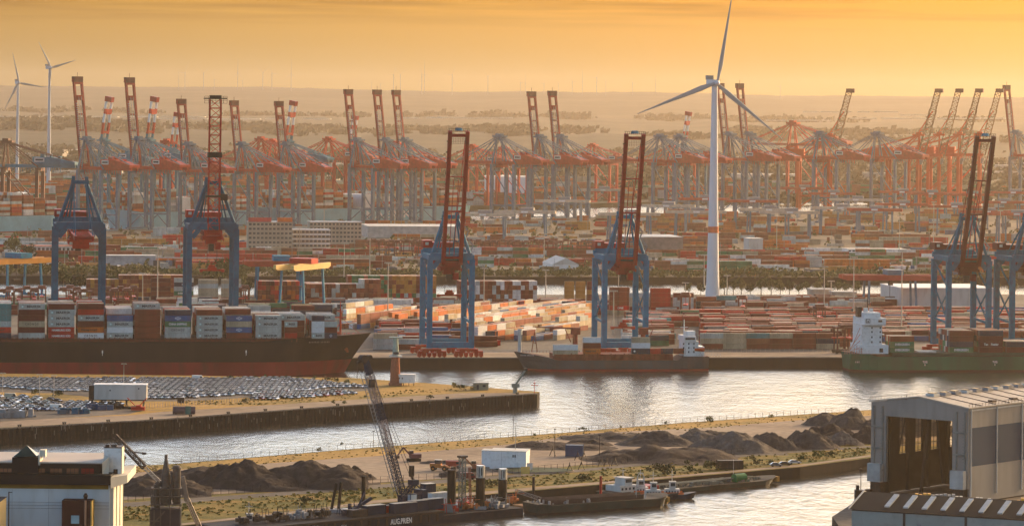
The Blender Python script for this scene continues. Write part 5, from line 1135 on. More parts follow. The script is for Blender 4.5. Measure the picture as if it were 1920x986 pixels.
# ---------------------------------------------------------------- straddle carriers
def straddle_parts():
    P = []
    for y in (-2.3, 2.3):
        for x in (-3.6, 3.6): b = MB(); b.box(x - .3, x + .3, y - .28, y + .28, 1.2, 12.0); P.append(('leg', b.mesh('leg', mat('carrier_frame', (.16, .05, .035), .6))))
        b = MB(); b.box(-4.8, 4.8, y - .35, y + .35, .9, 1.9); P.append(('chassis_beam', b.mesh('chassis_beam', M_dark)))
        b = MB()
        for x in (-3.9, -1.3, 1.3, 3.9): b.tube((x, y - .3, .75), (x, y + .3, .75), .75, n=10)
        P.append(('wheels', b.mesh('wheels', M_tyre)))
    b = MB(); b.box(-4.6, 4.6, -2.7, 2.7, 12.0, 13.0); b.box(-1.8, 1.6, -2.2, 2.2, 13.0, 14.0); b.box(-4.9, -3.2, 2.75, 4.1, 10.0, 11.9); P.append(('top_frame', b.mesh('top_frame', MATS['carrier_frame'])))
    b = MB(); b.box(-5.6, 5.6, -1.1, 1.1, 7.2, 7.9)
    for x in (-3, 3): b.beam((x, 0, 7.9), (x, 0, 12), .14)
    P.append(('spreader', b.mesh('spreader', M_brightred))); return P
SP = straddle_parts(); sc_n = 0
def straddle(px, py, rz, where, sc=1.0):
    global sc_n; sc_n += 1
    t = thing('straddle_carrier', f'{ordw(sc_n)} spindly straddle carrier, {where}', 'straddle carrier', PZ(px, py, 5), rz, 'straddle carriers in the yards'); t.scale = (sc, sc, sc)
    for nm, me in SP: place(nm, me, t)
for i, px in enumerate((4, 18, 34, 50, 64, 78, 118, 131, 144, 157, 202, 214, 226, 238, 250, 447, 459)): straddle(px, 586 - (i * 5 % 9), TH + (1.57 if i % 3 else .2), 'behind the black ship and the oldest cranes')
straddle(1536, 622, TH + 1.5, 'alone between the low container fields', 1.1); straddle(1580, 662, TH + .1, 'red one on the quay before the green ship', 1.05); straddle(1592, 662, TH + 1.4, 'beside the red one near the green ship', 1.05)
straddle(1285, 597, TH + 1.3, 'before the turbine tower\'s foot', 1.1); straddle(1392, 598, TH + 1.3, 'before the green lettered pair', 1.0)
for i in range(34):
    px = 700 + i * 15 if i < 34 else 0; straddle(px + (i % 3) * 2, 478 + (i % 4), TH + (1.4 if i % 2 else .3), 'in the hazy row beyond the canal', .95)
# ---------------------------------------------------------------- yard gantries of the near terminal
def big_gantry(label, px, py, rz, legm, girm, W_=26, Hh=24, cant=16, cabm=None, dep=16):
    t = thing('yard_gantry_crane', label, 'gantry crane', PZ(px, py, 5), rz)
    for x in (-W_ / 2, W_ / 2):
        for y in (-dep / 2, dep / 2): b = MB(); b.beam((x, y, 1.8), (x * .96, y * .85, Hh), 1.2, 1.2); b.build('leg', legm, t)
        b = MB(); b.box(x - .8, x + .8, -dep / 2 - 2.4, dep / 2 + 2.4, .4, 1.8); b.build('sill_beam', legm, t)
    for sy in (-1, 1):
        y = sy * dep * .36; b = MB()
        b.add([(-W_ / 2 - cant, y - .9, Hh + 1.2), (-W_ / 2 - cant + 3, y - .9, Hh), (W_ / 2 + cant - 3, y - .9, Hh), (W_ / 2 + cant, y - .9, Hh + 1.2), (W_ / 2 + cant, y - .9, Hh + 3.4), (-W_ / 2 - cant, y - .9, Hh + 3.4),
               (-W_ / 2 - cant, y + .9, Hh + 1.2), (-W_ / 2 - cant + 3, y + .9, Hh), (W_ / 2 + cant - 3, y + .9, Hh), (W_ / 2 + cant, y + .9, Hh + 1.2), (W_ / 2 + cant, y + .9, Hh + 3.4), (-W_ / 2 - cant, y + .9, Hh + 3.4)],
              [(0, 1, 2, 3, 4, 5), (11, 10, 9, 8, 7, 6), (0, 6, 7, 1), (1, 7, 8, 2), (2, 8, 9, 3), (3, 9, 10, 4), (4, 10, 11, 5), (5, 11, 6, 0)])
        b.build('girder', girm, t)
    b = MB(); b.box(-3, 7, -dep * .45, dep * .45, Hh + 3.45, Hh + 6.6); b.build('trolley_house', cabm or M_bluesteel, t)
    b = MB(); b.box(-1, 1.6, -2, 1, Hh - 3, Hh - .05); b.beam((0, 0, Hh - 3), (0, 0, Hh - 10), .3); b.box(-3, 3, -1, 1, Hh - 10.6, Hh - 9.9); b.build('spreader', M_dark, t)
    return t
yel = mat('yellow_girder_paint', (.62, .27, .05), .5, 0, .12, .2); lyel = mat('pale_yellow_girder', (.66, .45, .16), .5, 0, .12, .2)
big_gantry('yellow beamed yard gantry on blue legs, ahead of the oldest crane', 30, 556, TH + .75, M_bluesteel, yel, 30, 21, 14)
big_gantry('yellow beamed yard gantry with red trolley over container stacks, before the beige offices', 566, 583, TH + 1.05, M_bluesteel, lyel, 30, 25, 12, M_brightred)
big_gantry('red beamed yard gantry on blue legs behind the yellow one', 520, 576, TH, M_bluesteel, MATS['yard_crane_red'], 26, 25, 8)
big_gantry('red beamed yard gantry with blue machinery, behind the green ship\'s bridge', 1668, 583, TH - .05, M_farblue, mat('dull_red_girder', (.36, .06, .04), .5), 30, 19, 16, M_farblue)
# ---------------------------------------------------------------- peninsula
def car_mb(b, ox=0, oy=0, oz=0, rz=0, body=0, col=None, van=False):
    i0 = len(b.v); L, Wd = 4.5, 1.8
    def sect(pts, w0, w1, m, c=col):
        n = len(pts); vs = [(x, -w, z) for (x, z), w in zip(pts, [w0 if z < .95 else w1 for x, z in pts])] + [(x, w, z) for (x, z), w in zip(pts, [w0 if z < .95 else w1 for x, z in pts])]
        fs = [tuple(range(n)), tuple(range(2 * n - 1, n - 1, -1))] + [(i, i + n, (i + 1) % n + n, (i + 1) % n) for i in range(n)]; b.add(vs, fs, m, c)
    sect([(-2.2, .35), (2.2, .35), (2.25, .6), (2.1, .78), (1.1, .94), (-2.1, .96), (-2.28, .7)], .9, .86, body)
    sect([(1.15, .94), (.45, 1.36), (-1.3, 1.38), (-1.95, .97)], .8, .66, 1)
    sect([(.42, 1.37), (-1.28, 1.39), (-1.2, 1.46), (.3, 1.45)], .66, .62, body)
    for x in (-1.35, 1.35):
        for y in (-.8, .8): b.tube((x, y - .1, .33), (x, y + .1, .33), .33, n=8, m=2)
    M = Matrix.Translation((ox, oy, oz)) @ Matrix.Rotation(rz, 4, 'Z'); b.xform(M, i0); return b
CARC = {'white': (.80, .80, .78), 'silver': (.55, .57, .57), 'grey': (.16, .17, .18), 'black': (.02, .022, .025), 'blue': (.03, .07, .16), 'red': (.25, .02, .02), 'pale teal': (.30, .40, .40)}
def carp(c): return mat('car_' + c.replace(' ', '_'), CARC[c], .18, .1, .04, .5)
def car_parts(c):
    b = MB(); car_mb(b); me = b.mesh('parked_car', [carp(c), M_glass, M_tyre]); return me
CARM = {c: car_parts(c) for c in CARC}
CARS = MB(); NCAR = 0
def in_poly(x, y, P):
    c = False
    for i in range(len(P)):
        x1, y1 = P[i]; x2, y2 = P[i - 1]
        if (y1 > y) != (y2 > y) and x < (x2 - x1) * (y - y1) / (y2 - y1) + x1: c = not c
    return c
rnd = random.Random(8)
lots = [([(-30, 712), (540, 711), (700, 727), (610, 728), (530, 737), (330, 748), (248, 748), (262, 731), (160, 735), (100, 733), (0, 728), (-30, 728)], 'main lot', ('white', 'white', 'white', 'pale teal', 'black', 'white', 'white', 'silver', 'grey'), R(14), 5.1, 2.45),
        ([(470, 742), (560, 735), (640, 734), (668, 739), (500, 751), (465, 750)], 'small lot', ('silver', 'grey', 'red', 'white', 'grey', 'black'), R(14), 5.2, 2.5),
        ([(-30, 744), (40, 744), (150, 756), (232, 757), (235, 763), (160, 772), (90, 770), (-30, 776)], 'mixed lot', ('black', 'grey', 'silver', 'blue', 'white', 'black', 'pale teal'), R(20), 6.0, 3.0)]
allc = []
for pts, nm, cl, ang, dy, dx in lots:
    w0 = [PZ(x, y, 6) for x, y in pts]; ca, sa = math.cos(R(3)), math.sin(R(3)); xs = [p.x for p in w0]; ys = [p.y for p in w0]; wp = [(p.x, p.y) for p in w0]
    y = min(ys) - 30; row = 0
    while y < max(ys) + 30:
        x = min(xs); col_ = 0
        while x < max(xs):
            X, Y = x, y + (x - min(xs)) * .05
            if in_poly(X, Y, wp) and rnd.random() < (.97 if nm != 'mixed lot' else .75) and not (250 < proj((X, Y, 6))[0] < 262):
                allc.append((proj((X, Y, 6))[1], X, Y, ang + math.pi / 2 * (0) + R(-58) + R(rnd.uniform(-2, 2)), rnd.choice(cl), nm, row, col_))
            x += dx + .35; col_ += 1
        y += dy + (0 if row % 2 else 1.2); row += 1
allc.sort(key=lambda c: -c[0]); seen = {}
for q in range(len(allc)):
    py, X, Y, rz, c, nm, row, col_ = allc[q]
    if q < 295:
        key = (nm,); seen[key] = seen.get(key, 0) + 1; k = seen[key]
        o = place('parked_car', CARM[c], None, (X, Y, 6.04), rz); tag(o, f'{c} car, row {row + 1} from the road and place {col_ + 1} of the {nm}', 'car', 'cars parked on the peninsula')
    else: car_mb(CARS, X, Y, 6.04, rz, 0 if c in ('white', 'silver', 'pale teal') else 3)
tag(CARS.build('parked_cars', [carp('silver'), M_glass, M_tyre, carp('grey')]), 'the further rows of parked cars at the back of the peninsula lot', 'cars', kind='stuff')
print('cars', len(allc))
# raised white office container block
def raised_office():
    p = PZ(166, 761, 6); t = thing('site_office', 'long pale cabin block on dark stilts between the parked cars and the quay road', 'cabin', p, R(3))
    Wd = 23.5; b = MB(); b.box(2.2, Wd, 0, 7, 2.7, 8.6); b.build('wall', M_offwhite, t); b = MB(); b.box(2, Wd + .2, -.2, 7.2, 8.6, 8.9); b.build('roof', M_white, t)
    b = MB(); b.box(0, 2.19, .5, 6.6, 2.9, 8.4); b.build('stair_housing', M_blackiron, t)
    b = MB()
    for x in (1, 5, 10.5, 15, 22): b.box(x, x + .4, .4, .8, 0, 2.7); b.box(x, x + .4, 6, 6.4, 0, 2.7)
    b.box(0, Wd, .3, 6.6, 2.3, 2.69); b.build('stilts', M_blackiron, t)
    b = MB()
    for x, z in ((8.4, 6.2), (20, 7.0)): b.box(x, x + .6, -.05, -.003, z, z + .5)
    b.build('window', M_glass, t); text(t, 'HAFEN', 4.5, (8.5, -.03, 5.2), mat('pale_lettering', (.66, .66, .62), .7), height=.5) if False else None
raised_office()
def crate_pile(label, px, py, m, n, s=1.0, name='machine_part', cat='equipment'):
    t = thing(name, label, cat, PZ(px, py, 6), R(5)); rr_ = random.Random(px)
    b = MB()
    for i in range(n): b.obox(rr_.uniform(-4, 4) * s, rr_.uniform(-1.5, 1.5) * s, 0, rr_.uniform(1, 3) * s, rr_.uniform(.6, 1.4) * s, rr_.uniform(.5, 2.2) * s, rr_.uniform(-.4, .4))
    b.build('stacked_frames', m, t)
    b = MB()
    for i in range(n // 2): x = rr_.uniform(-4, 4) * s; b.beam((x, 0, 0), (x + rr_.uniform(-1.2, 1.2), .5, rr_.uniform(1.5, 3.4) * s), .18)
    b.build('loose_bars', m, t)
crate_pile('heap of blue tarpaulined machinery under the raised cabin', 187, 768, mat('blue_tarpaulin', (.02, .07, .14), .7), 10, 1.2); crate_pile('dark containers and frames beside the blue machinery', 232, 766, M_blackiron, 9, 1.2)
crate_pile('dark blue steel boxes on the yard at the quay road', 140, 775, M_deepblue, 10, 1.3); crate_pile('grey pipes bundle near the quay road at the lot\'s edge', 30, 782, M_grey, 14, 1.6)
def red_implement():
    t = thing('folded_crane_arms', 'small bright red machine with two raised arms beside the cabin block', 'machine', PZ(260, 770, 6), 0)
    b = MB(); b.box(-3, 2.5, -1, 1, .3, 1.7); b.box(-1, 1, -1.4, 1.4, 1.7, 2.4); b.build('chassis', M_brightred, t)
    for x0, x1 in ((-1.5, -4.6), (.4, 3.2)): b = MB(); b.beam((x0, 0, 2.2), (x1, 0, 5.2), .35); b.build('arm', M_brightred, t)
red_implement()
def tank(label, px, py):
    t = thing('storage_tank', label, 'tank', PZ(px, py, 6), R(6)); b = MB(); b.tube((-6, 0, 1.6), (3, 0, 1.6), 1.5, n=14); b.build('barrel', mat('purple_grey_tank', (.13, .09, .10), .6), t)
    b = MB(); b.box(-1, 1.2, -1.8, -1.2, .2, 3.3); b.build('end_box', mat('green_box', (.05, .14, .12), .6), t); b = MB()
    for x in (-5, 2): b.box(x, x + .6, -1, 1, 0, .6)
    b.build('saddles', M_dark, t)
tank('purple grey tank lying beside the quay road', 352, 776)
o = MB().box(-1.4, 1.4, -.3, .3, .6, 3.0).box(-.1, .1, -.1, .1, 0, .6).build('sign_board', M_blackiron, None, PZ(339, 758, 6)); tag(o, 'small dark sign board standing on the grass behind the purple grey tank', 'sign')
def van(label, px, py, c, rz=R(5)):
    t = thing('parked_van', label, 'van', PZ(px, py, 6.05), rz); b = MB()
    b.add([(-2.6, -1, .4), (2.6, -1, .4), (2.6, -1, 1.2), (1.6, -1, 2.3), (-2.6, -1, 2.4), (-2.6, 1, .4), (2.6, 1, .4), (2.6, 1, 1.2), (1.6, 1, 2.3), (-2.6, 1, 2.4)], [(0, 1, 2, 3, 4), (9, 8, 7, 6, 5), (0, 5, 6, 1), (1, 6, 7, 2), (2, 7, 8, 3), (3, 8, 9, 4), (4, 9, 5, 0)]); b.build('body', c, t)
    b = MB(); b.box(.9, 2.0, -1.03, -1.003, 1.3, 2.0); b.build('window', M_glass, t)
    for x in (-1.6, 1.6):
        b = MB(); b.tube((x, -1.04, .4), (x, -.8, .4), .4, n=10); b.tube((x, .8, .4), (x, 1.04, .4), .4, n=10); b.build('wheels', M_tyre, t)
van('white van parked at the front of the mixed lot', 106, 768, M_white); van('white box van at the far edge of the main lot', 371, 713, M_white); van('beige van among dark cars beside the silo building', 20, 747, mat('beige_van', (.5, .46, .36), .5))
def tower_light():
    p = PZ(741, 722, 6); t = thing('brick_beacon_tower', 'tapering red brick harbour beacon with white lantern, on the peninsula', 'tower', p, R(8))
    t.scale = (.8, .8, .93); b = MB(); b.tube((0, 0, 0), (0, 0, 13.5), 3.1, 2.2, 16); b.box(-3.4, 3.4, -3.2, 3.2, 0, 1.2); b.build('brick_shaft', mat('red_brick', (.28, .10, .06), .85, 0, .3, 1.2, (.15, .06, .04), .5), t, smooth=False)
    b = MB(); b.box(-3.4, 3.4, -3, 3, 13.5, 14.1)
    for i in range(9): b.box(-3.2 + i * .8, -3.05 + i * .8, -3, -2.85, 14.1, 15.2)
    b.build('gallery', M_offwhite, t); b = MB(); b.tube((0, 0, 14.1), (0, 0, 22.5), 1.8, 1.4, 8); b.box(-3.6, 3.6, -1.8, 1.8, 22.5, 23); b.build('lantern', mat('pale_green_lantern', (.26, .34, .30), .5), t)
    b = MB(); b.box(-1.5, 1.5, -1.86, -1.75, 14.6, 15.9); b.build('window', M_glass, t)
    p = PZ(760, 722, 6); t = thing('signal_cabin', 'white cabin on short legs right beside the brick beacon', 'cabin', p, R(2)); b = MB(); b.box(-4.2, 4.2, -2, 2, 1.2, 4.8); b.box(-4.4, 4.4, -2.2, 2.2, 4.8, 5.0); b.build('wall', M_white, t)
    b = MB()
    for x in (-3.6, -1, 1.4, 3.6): b.box(x, x + .25, -1.7, -1.45, 0, 1.2)
    b.build('legs', M_blackiron, t); b = MB(); b.box(-3, -2.4, -2.05, -2.003, 2.9, 3.6); b.box(-1.6, -1.1, -2.05, -2.003, 2.9, 3.6); b.build('window', M_glass, t)
tower_light()
def tip_crane():
    t = thing('jetty_crane', 'small grey mooring crane with slanting jib at the peninsula\'s tip', 'crane', PZ(966, 737, 6), R(4))
    b = MB(); b.tube((0, 0, 0), (0, 0, 2.6), 1.1, .9, 8); b.box(-1.6, 1.8, -1.2, 1.2, 2.6, 4.2); b.build('cabin', mat('green_grey_paint', (.2, .24, .21), .6), t); b = MB(); b.beam((0, 0, 3.5), (4.4, 0, 10.2), .8, .8, w2=.7); b.build('jib', mat('green_grey_paint', (.2, .24, .21), .6), t); b = MB(); b.box(3.8, 5.2, -.6, .6, 9.8, 10.9); b.build('jib_head', M_dark, t)
tip_crane()
def small_hut(label, px, py, w_, m, h=3, z=6, rz=R(6), name='hut', d=3):
    t = thing(name, label, 'hut', PZ(px, py, z), rz); b = MB(); b.box(-w_ / 2, w_ / 2, 0, d, 0, h); b.build('wall', m, t); b = MB(); b.box(-w_ / 2 - .2, w_ / 2 + .2, -.2, d + .2, h, h + .25); b.build('roof', M_offwhite, t); b = MB(); b.box(-w_ * .3, -w_ * .15, -.05, -.003, .2, h * .75); b.box(w_ * .1, w_ * .3, -.05, -.003, h * .45, h * .75); b.build('door_and_window', M_glass, t)
small_hut('low olive grey hut among bushes towards the peninsula\'s tip', 902, 731, 6.5, mat('olive_hut', (.25, .25, .18), .7))
b = MB(); b.tube((0, 0, 0), (0, 0, 5.5), .12, .1, 6); b.box(-1.6, 1.6, -.1, .1, 3.3, 3.6); b.box(-.6, .6, -.1, .1, 4.2, 4.5); tag(b.build('navigation_mark', M_brightred, None, PZ(1002, 737, 6)), 'thin red navigation mark at the very end of the peninsula', 'navigation mark')
# bollards, ladders, pile caps along the peninsula wall
pw = [PZ(0, 803.5, 6), PZ(300, 786.5, 6), PZ(620, 762.5, 6), PZ(1007, 738, 6)]
def along(P, t_):
    d = [(P[i + 1] - P[i]).length for i in range(len(P) - 1)]; s_ = t_ * sum(d)
    for i, q in enumerate(d):
        if s_ <= q: return P[i].lerp(P[i + 1], s_ / q), (P[i + 1] - P[i]).normalized()
        s_ -= q
    return P[-1], (P[-1] - P[-2]).normalized()
bb = MB(); bb.tube((0, 0, 0), (0, 0, .9), .35, .28, 8); bb.tube((0, 0, .9), (0, 0, 1.15), .5, .45, 8); bb.tube((.9, 0, 0), (.9, 0, .9), .35, .28, 8); bb.tube((.9, 0, .9), (.9, 0, 1.15), .5, .45, 8); bm = bb.mesh('bollard', M_blackiron)
for i in range(14):
    p, d = along(pw, (i + .4) / 14); o = place('bollard', bm, None, p + Vector((0, 1, 0)), math.atan2(d.y, d.x)); tag(o, f'{ordw(i + 1)} double iron bollard on the peninsula\'s quay edge, counted towards its tip', 'bollard', 'bollards on the peninsula quay')
wb2 = MB(); ndir = None
for i in range(150):
    p, d = along(pw, i / 150); nn = Vector((d.y, -d.x, 0)); q = p + nn * .05
    hh = random.uniform(2.5, 6); wb2.beam(q + Vector((0, 0, -6)), q + Vector((0, 0, 0.1 if i % 3 else -.3)), .55 if i % 7 else .9, .3)
tag(wb2.build('fender_piles', mat('dark_pile_timber', (.035, .027, .024), .9, 0, .4, .3, (.12, .07, .05), .5)), 'row of dark timber fender piles lining the peninsula quay wall', 'fenders', kind='stuff')
b = MB()
for i in range(len(pw) - 1):
    a_, c_ = pw[i], pw[i + 1]; b.beam(a_ + Vector((0, .3, .05)), c_ + Vector((0, .3, .05)), .9, .5)
struct(b.build('quay_kerb', M_concrete))
mt_ = MB()
for i in range(60):
    p, d = along(pw, random.random()); nn = Vector((d.y, -d.x, 0)); q = p + nn * .25; h_ = random.uniform(.8, 2.4); z_ = random.uniform(-5, -1); mt_.box(q.x - .12, q.x + .12, q.y - .05, q.y + .05, 6 + z_, 6 + z_ + h_)
tag(mt_.build('wall_ladders', mat('pale_stain', (.22, .2, .17), .8)), 'pale iron ladders and stains on the dark peninsula quay wall', 'ladders', kind='stuff')
# bushes on the peninsula
bs = [(458, 755, 1.3), (146, 711, 1.0), (165, 712, 1.0), (430, 711, 1.1), (447, 711, .9), (478, 710, 1.1), (498, 709, 1.0), (512, 710, .9), (535, 711, 1.2), (560, 712, 1.0), (588, 713, 1.1), (615, 715, 1.2), (630, 716, 1.3), (652, 719, 1.3), (855, 730, 1.7), (868, 731, 1.5), (892, 729, 1.2), (648, 757, 1.0), (624, 758, .9), (806, 748, 1.1), (886, 731, 1.0), (682, 745, .8), (66, 741, 1.5), (107, 744, 1.8)]
for i, (px, py, sc) in enumerate(bs): bush(PZ(px, py, 6), i, f'{ordw(i + 1)} scrubby bush on the peninsula, growing {"among cars" if px < 200 else "along the water edge" if py < 735 else "beside the quay road"}', 'bushes on the peninsula', sc * .8)
b = MB(); b.tube((0, 0, 0), (0, 0, 9.5), .13, .08, 6); b.box(-1.1, 1.1, -.15, .15, 9.4, 9.6); b.box(-1.3, -.5, -.3, .3, 9.25, 9.4); b.box(.5, 1.3, -.3, .3, 9.25, 9.4); lm = b.mesh('street_lamp', M_mast)
for i, (px, py) in enumerate(((74, 744), (101, 746), (232, 722), (5, 741))): tag(place('street_lamp', lm, None, PZ(px, py, 6)), f'{ordw(i + 1)} thin double-armed lamp post among the parked cars', 'street lamp', 'lamps in the car park')
fb_ = MB()
for i in range(40):
    p = PZ(270 + i * 5, 765 - i * .32, 6); fb_.beam(p, p + Vector((0, 0, 2)), .12)
a_, c_ = PZ(270, 765, 7.8), PZ(465, 752.4, 7.8); fb_.beam(a_, c_, .06); fb_.beam(a_ + Vector((0, 0, -1)), c_ + Vector((0, 0, -1)), .06)
tag(fb_.build('site_fence', M_grey), 'thin wire fence between grass and quay road on the peninsula', 'fence')
# ---------------------------------------------------------------- bank in front: heaps, site, vehicles
def pile_mat(nm, c): return ground_mat(nm, tuple(x * .7 for x in c), c, tuple(x * 1.45 for x in c), .3, .5)
PM = {'g': pile_mat('grey_gravel', (.16, .145, .13)), 'd': pile_mat('dark_gravel', (.065, .055, .052)), 's': pile_mat('brown_sand', (.20, .15, .11)), 'm': pile_mat('moist_gravel', (.095, .085, .08))}
def heap(label, px, py, wpx, hpx, k, m, sx=1.0, peaks=1):
    c = PZ(px, py, 4); s = F / c.y; r = wpx / 2 / s; h = hpx / s * .86
    b = MB(); n = 64; rr_ = random.Random(k * 7 + 1); pk = [(rr_.uniform(-.15, .15), 0, 1)] + [(rr_.uniform(-.65, .65), rr_.uniform(-.3, .3), rr_.uniform(.5, .9)) for _ in range(peaks + 1)]
    vs = []; hs = []
    for j in range(n + 1):
        for i in range(n + 1):
            u, v = (i / n * 2 - 1) * 1.15, (j / n * 2 - 1) * 1.15; z = 0
            for (a, c_, hh) in pk:
                d = math.hypot((u - a) / (1 if peaks == 1 else .75), (v - c_) / (1 if peaks == 1 else .85)); z = max(z, hh * (1 - d) if d > .12 else hh * (.88 - (d / .12) ** 2 * .0))
            q = noise.noise(Vector((u * 1.9 + k * 3.1, v * 1.9, k * 1.7))) * .42 + noise.noise(Vector((u * 5 + k, v * 5, k))) * .16 + noise.noise(Vector((u * 13 + k, v * 13, k))) * .08 + noise.noise(Vector((u * 31, v * 31, k))) * .035
            z = z + q * (min(1, z * 3) if z > 0 else 0)
            vs.append((u * r, v * r * .75 * sx, max(-.15, (z if z < .55 else .55 + (z - .55) * .72) * h * 1.12 - .05)))
    fs = [(j * (n + 1) + i, j * (n + 1) + i + 1, (j + 1) * (n + 1) + i + 1, (j + 1) * (n + 1) + i) for j in range(n) for i in range(n)]
    b.add(vs, fs); o = b.build('gravel_heap', PM[m], None, (c.x, c.y, 4.06), R(4), smooth=True); return tag(o, label, 'gravel heap', 'gravel heaps on the bank')
hl = [(455, 914, 160, 54, 'd', 1, 'highest black pointed heap at the end of the bank road'), (375, 910, 180, 36, 'd', 2, 'low black heap left of the highest pointed one'), (560, 912, 200, 46, 'd', 3, 'long black ridged heap beside the highest pointed one'), (630, 910, 130, 38, 'd', 2, 'rounded black heap behind the pontoon crane'), (275, 926, 190, 40, 'd', 2, 'flat black heap behind the rusty plant tower'), (380, 912, 75, 16, 's', 1, 'small brown heap in front of the black ones'), (500, 918, 150, 30, 'd', 2, 'low black heap in front of the ridge'), (668, 901, 70, 24, 'd', 1, 'small black heap nearest the floating crane'),
      (1010, 842, 110, 12, 'd', 3, 'long low dark heap behind the white building'), (1078, 844, 110, 12, 'd', 3, 'low dark heap above the blue container'), (1150, 826, 130, 14, 'm', 3, 'low ridge of gravel along the dry grass'), (1112, 838, 70, 12, 'd', 2, 'small dark heap behind the blue container'),
      (1232, 864, 200, 26, 'd', 4, 'broad dark rubble heap at the yard\'s front'), (1290, 855, 120, 16, 'd', 3, 'dark rubble tongue beside the broad heap'), (1232, 836, 110, 26, 'm', 2, 'grey rounded heap behind the broad rubble'), (1290, 832, 90, 26, 'g', 1, 'grey cone in the back line of heaps'), (1345, 826, 90, 18, 'm', 2, 'low grey heap in the back line'),
      (1382, 850, 118, 36, 'g', 1, 'large pale grey cone at the yard\'s front, lit along its edge'), (1450, 846, 78, 36, 'm', 1, 'steep grey cone beside the large pale one'), (1515, 842, 84, 40, 'm', 2, 'dark double cone with sandy flank in the front line'), (1572, 836, 62, 26, 'g', 1, 'small pale cone next to the dark double one'), (1560, 824, 84, 32, 'd', 2, 'dark heap behind the small pale cone'), (1545, 800, 90, 22, 'm', 2, 'back heap close to the dry grass'), (1600, 806, 95, 36, 'm', 2, 'tall grey heap beside the shipyard hall'), (1628, 832, 70, 34, 'd', 1, 'dark heap touching the shipyard hall\'s corner'), (1700, 815, 120, 40, 'm', 2, 'grey heap hidden behind the shipyard hall')]
for i, (px, py, wp_, hp, m, pk, lb_) in enumerate(hl): heap(lb_, px, py - 4, wp_ * (1.12 if px < 800 else 1.3), hp * 1.12, i, m, 1.0, pk)
def white_hall():
    p = PZ(918, 878, 4); t = thing('site_building', 'plain white flat-roofed building on the gravel yard', 'building', p, R(-8))
    b = MB(); b.box(0, 12.8, 0, 10, 0, 6.1); b.box(-3.6, -.003, 5, 11, 0, 5.7); b.build('wall', M_white, t); b = MB(); b.box(-.15, 12.95, -.15, 10.15, 6.1, 6.3); b.box(-3.75, -.16, 4.85, 11.15, 5.7, 5.85); b.build('roof', M_offwhite, t)
    b = MB(); b.box(8, 8.45, -.06, -.003, 4.1, 5.0); b.box(8.7, 9.15, -.06, -.003, 4.1, 5.0); b.build('window', M_text, t); b = MB()
    for x in (4.2, 8.95): b.box(x - .03, x + .03, -.03, -.003, 0.1, 6.0)
    b.build('panel_joint', M_grey, t); b = MB(); b.tube((8, 7, 6.3), (8, 7, 15.5), .12, .07, 6); b.box(7.5, 8.5, 6.9, 7.1, 15.3, 15.5); b.build('roof_mast', M_mast, t)
white_hall()
b = MB(); b.tube((0, 0, 0), (0, 0, .5), 10.5, 10.5, 40); kb = b.build('grass_island_kerb', M_concrete, None, PZ(1000, 883, 4.0)); kb.scale = (1.35, .8, 1); struct(kb)
b = MB(); b.tube((0, 0, .5), (0, 0, .62), 9.9, 9.9, 40); kb = b.build('grass_island_ground', mat('dark_wet_grass', (.03, .06, .04), .9), None, PZ(1000, 883, 4.0)); kb.scale = (1.35, .8, 1); struct(kb)
def frame_box(label, px, py, L, Wd, h, m, rz, z=4, name='storage_container'):
    t = thing(name, label, 'container', PZ(px, py, z), rz); b = MB(); b.box(-L / 2 + .06, L / 2 - .06, -Wd / 2 + .06, Wd / 2 - .06, .1, h - .06); b.build('shell', m, t)
    b = MB()
    for sx in (-1, 1):
        for sy in (-1, 1): b.box(sx * L / 2 - .1, sx * L / 2 + .1, sy * Wd / 2 - .1, sy * Wd / 2 + .1, 0, h)
    n = int(L / .7)
    for i in range(1, n): b.box(-L / 2 + i * L / n - .1, -L / 2 + i * L / n + .1, -Wd / 2 + .01, -Wd / 2 + .055, .12, h - .1)
    b.build('corner_posts_and_ribs', m, t); return t
frame_box('dark blue steel container with trestles, behind the rubble heap', 1077, 855, 6.2, 3, 4.2, mat('yard_blue_container', (.015, .06, .13), .5, 0, .2, .5, (.05, .03, .03), .3), R(-6))
# trestles and small masts in the yard
def trestle(label, px, py, h=3.4):
    b = MB()
    for x in (-1.1, 1.1): b.beam((x, -.5, 0), (0, 0, h * .8), .16); b.beam((x, .5, 0), (0, 0, h * .8), .16)
    b.beam((0, 0, h * .5), (0, 0, h), .14); tag(b.build('trestle', M_blackiron, None, PZ(px, py, 4.08)), label, 'trestle', 'tripod trestles in the yard')
for i, (px, py) in enumerate(((1036, 854), (1083, 862), (1095, 862), (1068, 884), (1090, 880), (1127, 874), (1138, 874), (1152, 873))): trestle(f'{ordw(i + 1)} thin black tripod trestle standing on the sandy yard', px, py)
for i, (px, py, h) in enumerate(((1040, 856, 10), (1124, 862, 9), (700, 838, 6), (722, 836, 6), (1187, 802, 6), (962, 828, 12))):
    b = MB(); b.tube((0, 0, 0), (0, 0, h), .11, .07, 6); b.box(-.5, .5, -.1, .1, h - .1, h + .1); tag(b.build('lamp_post', M_dark, None, PZ(px, py, 4.05)), f'{ordw(i + 1)} slim dark lamp post on the bank, {h} metres high', 'lamp post', 'lamp posts on the bank')
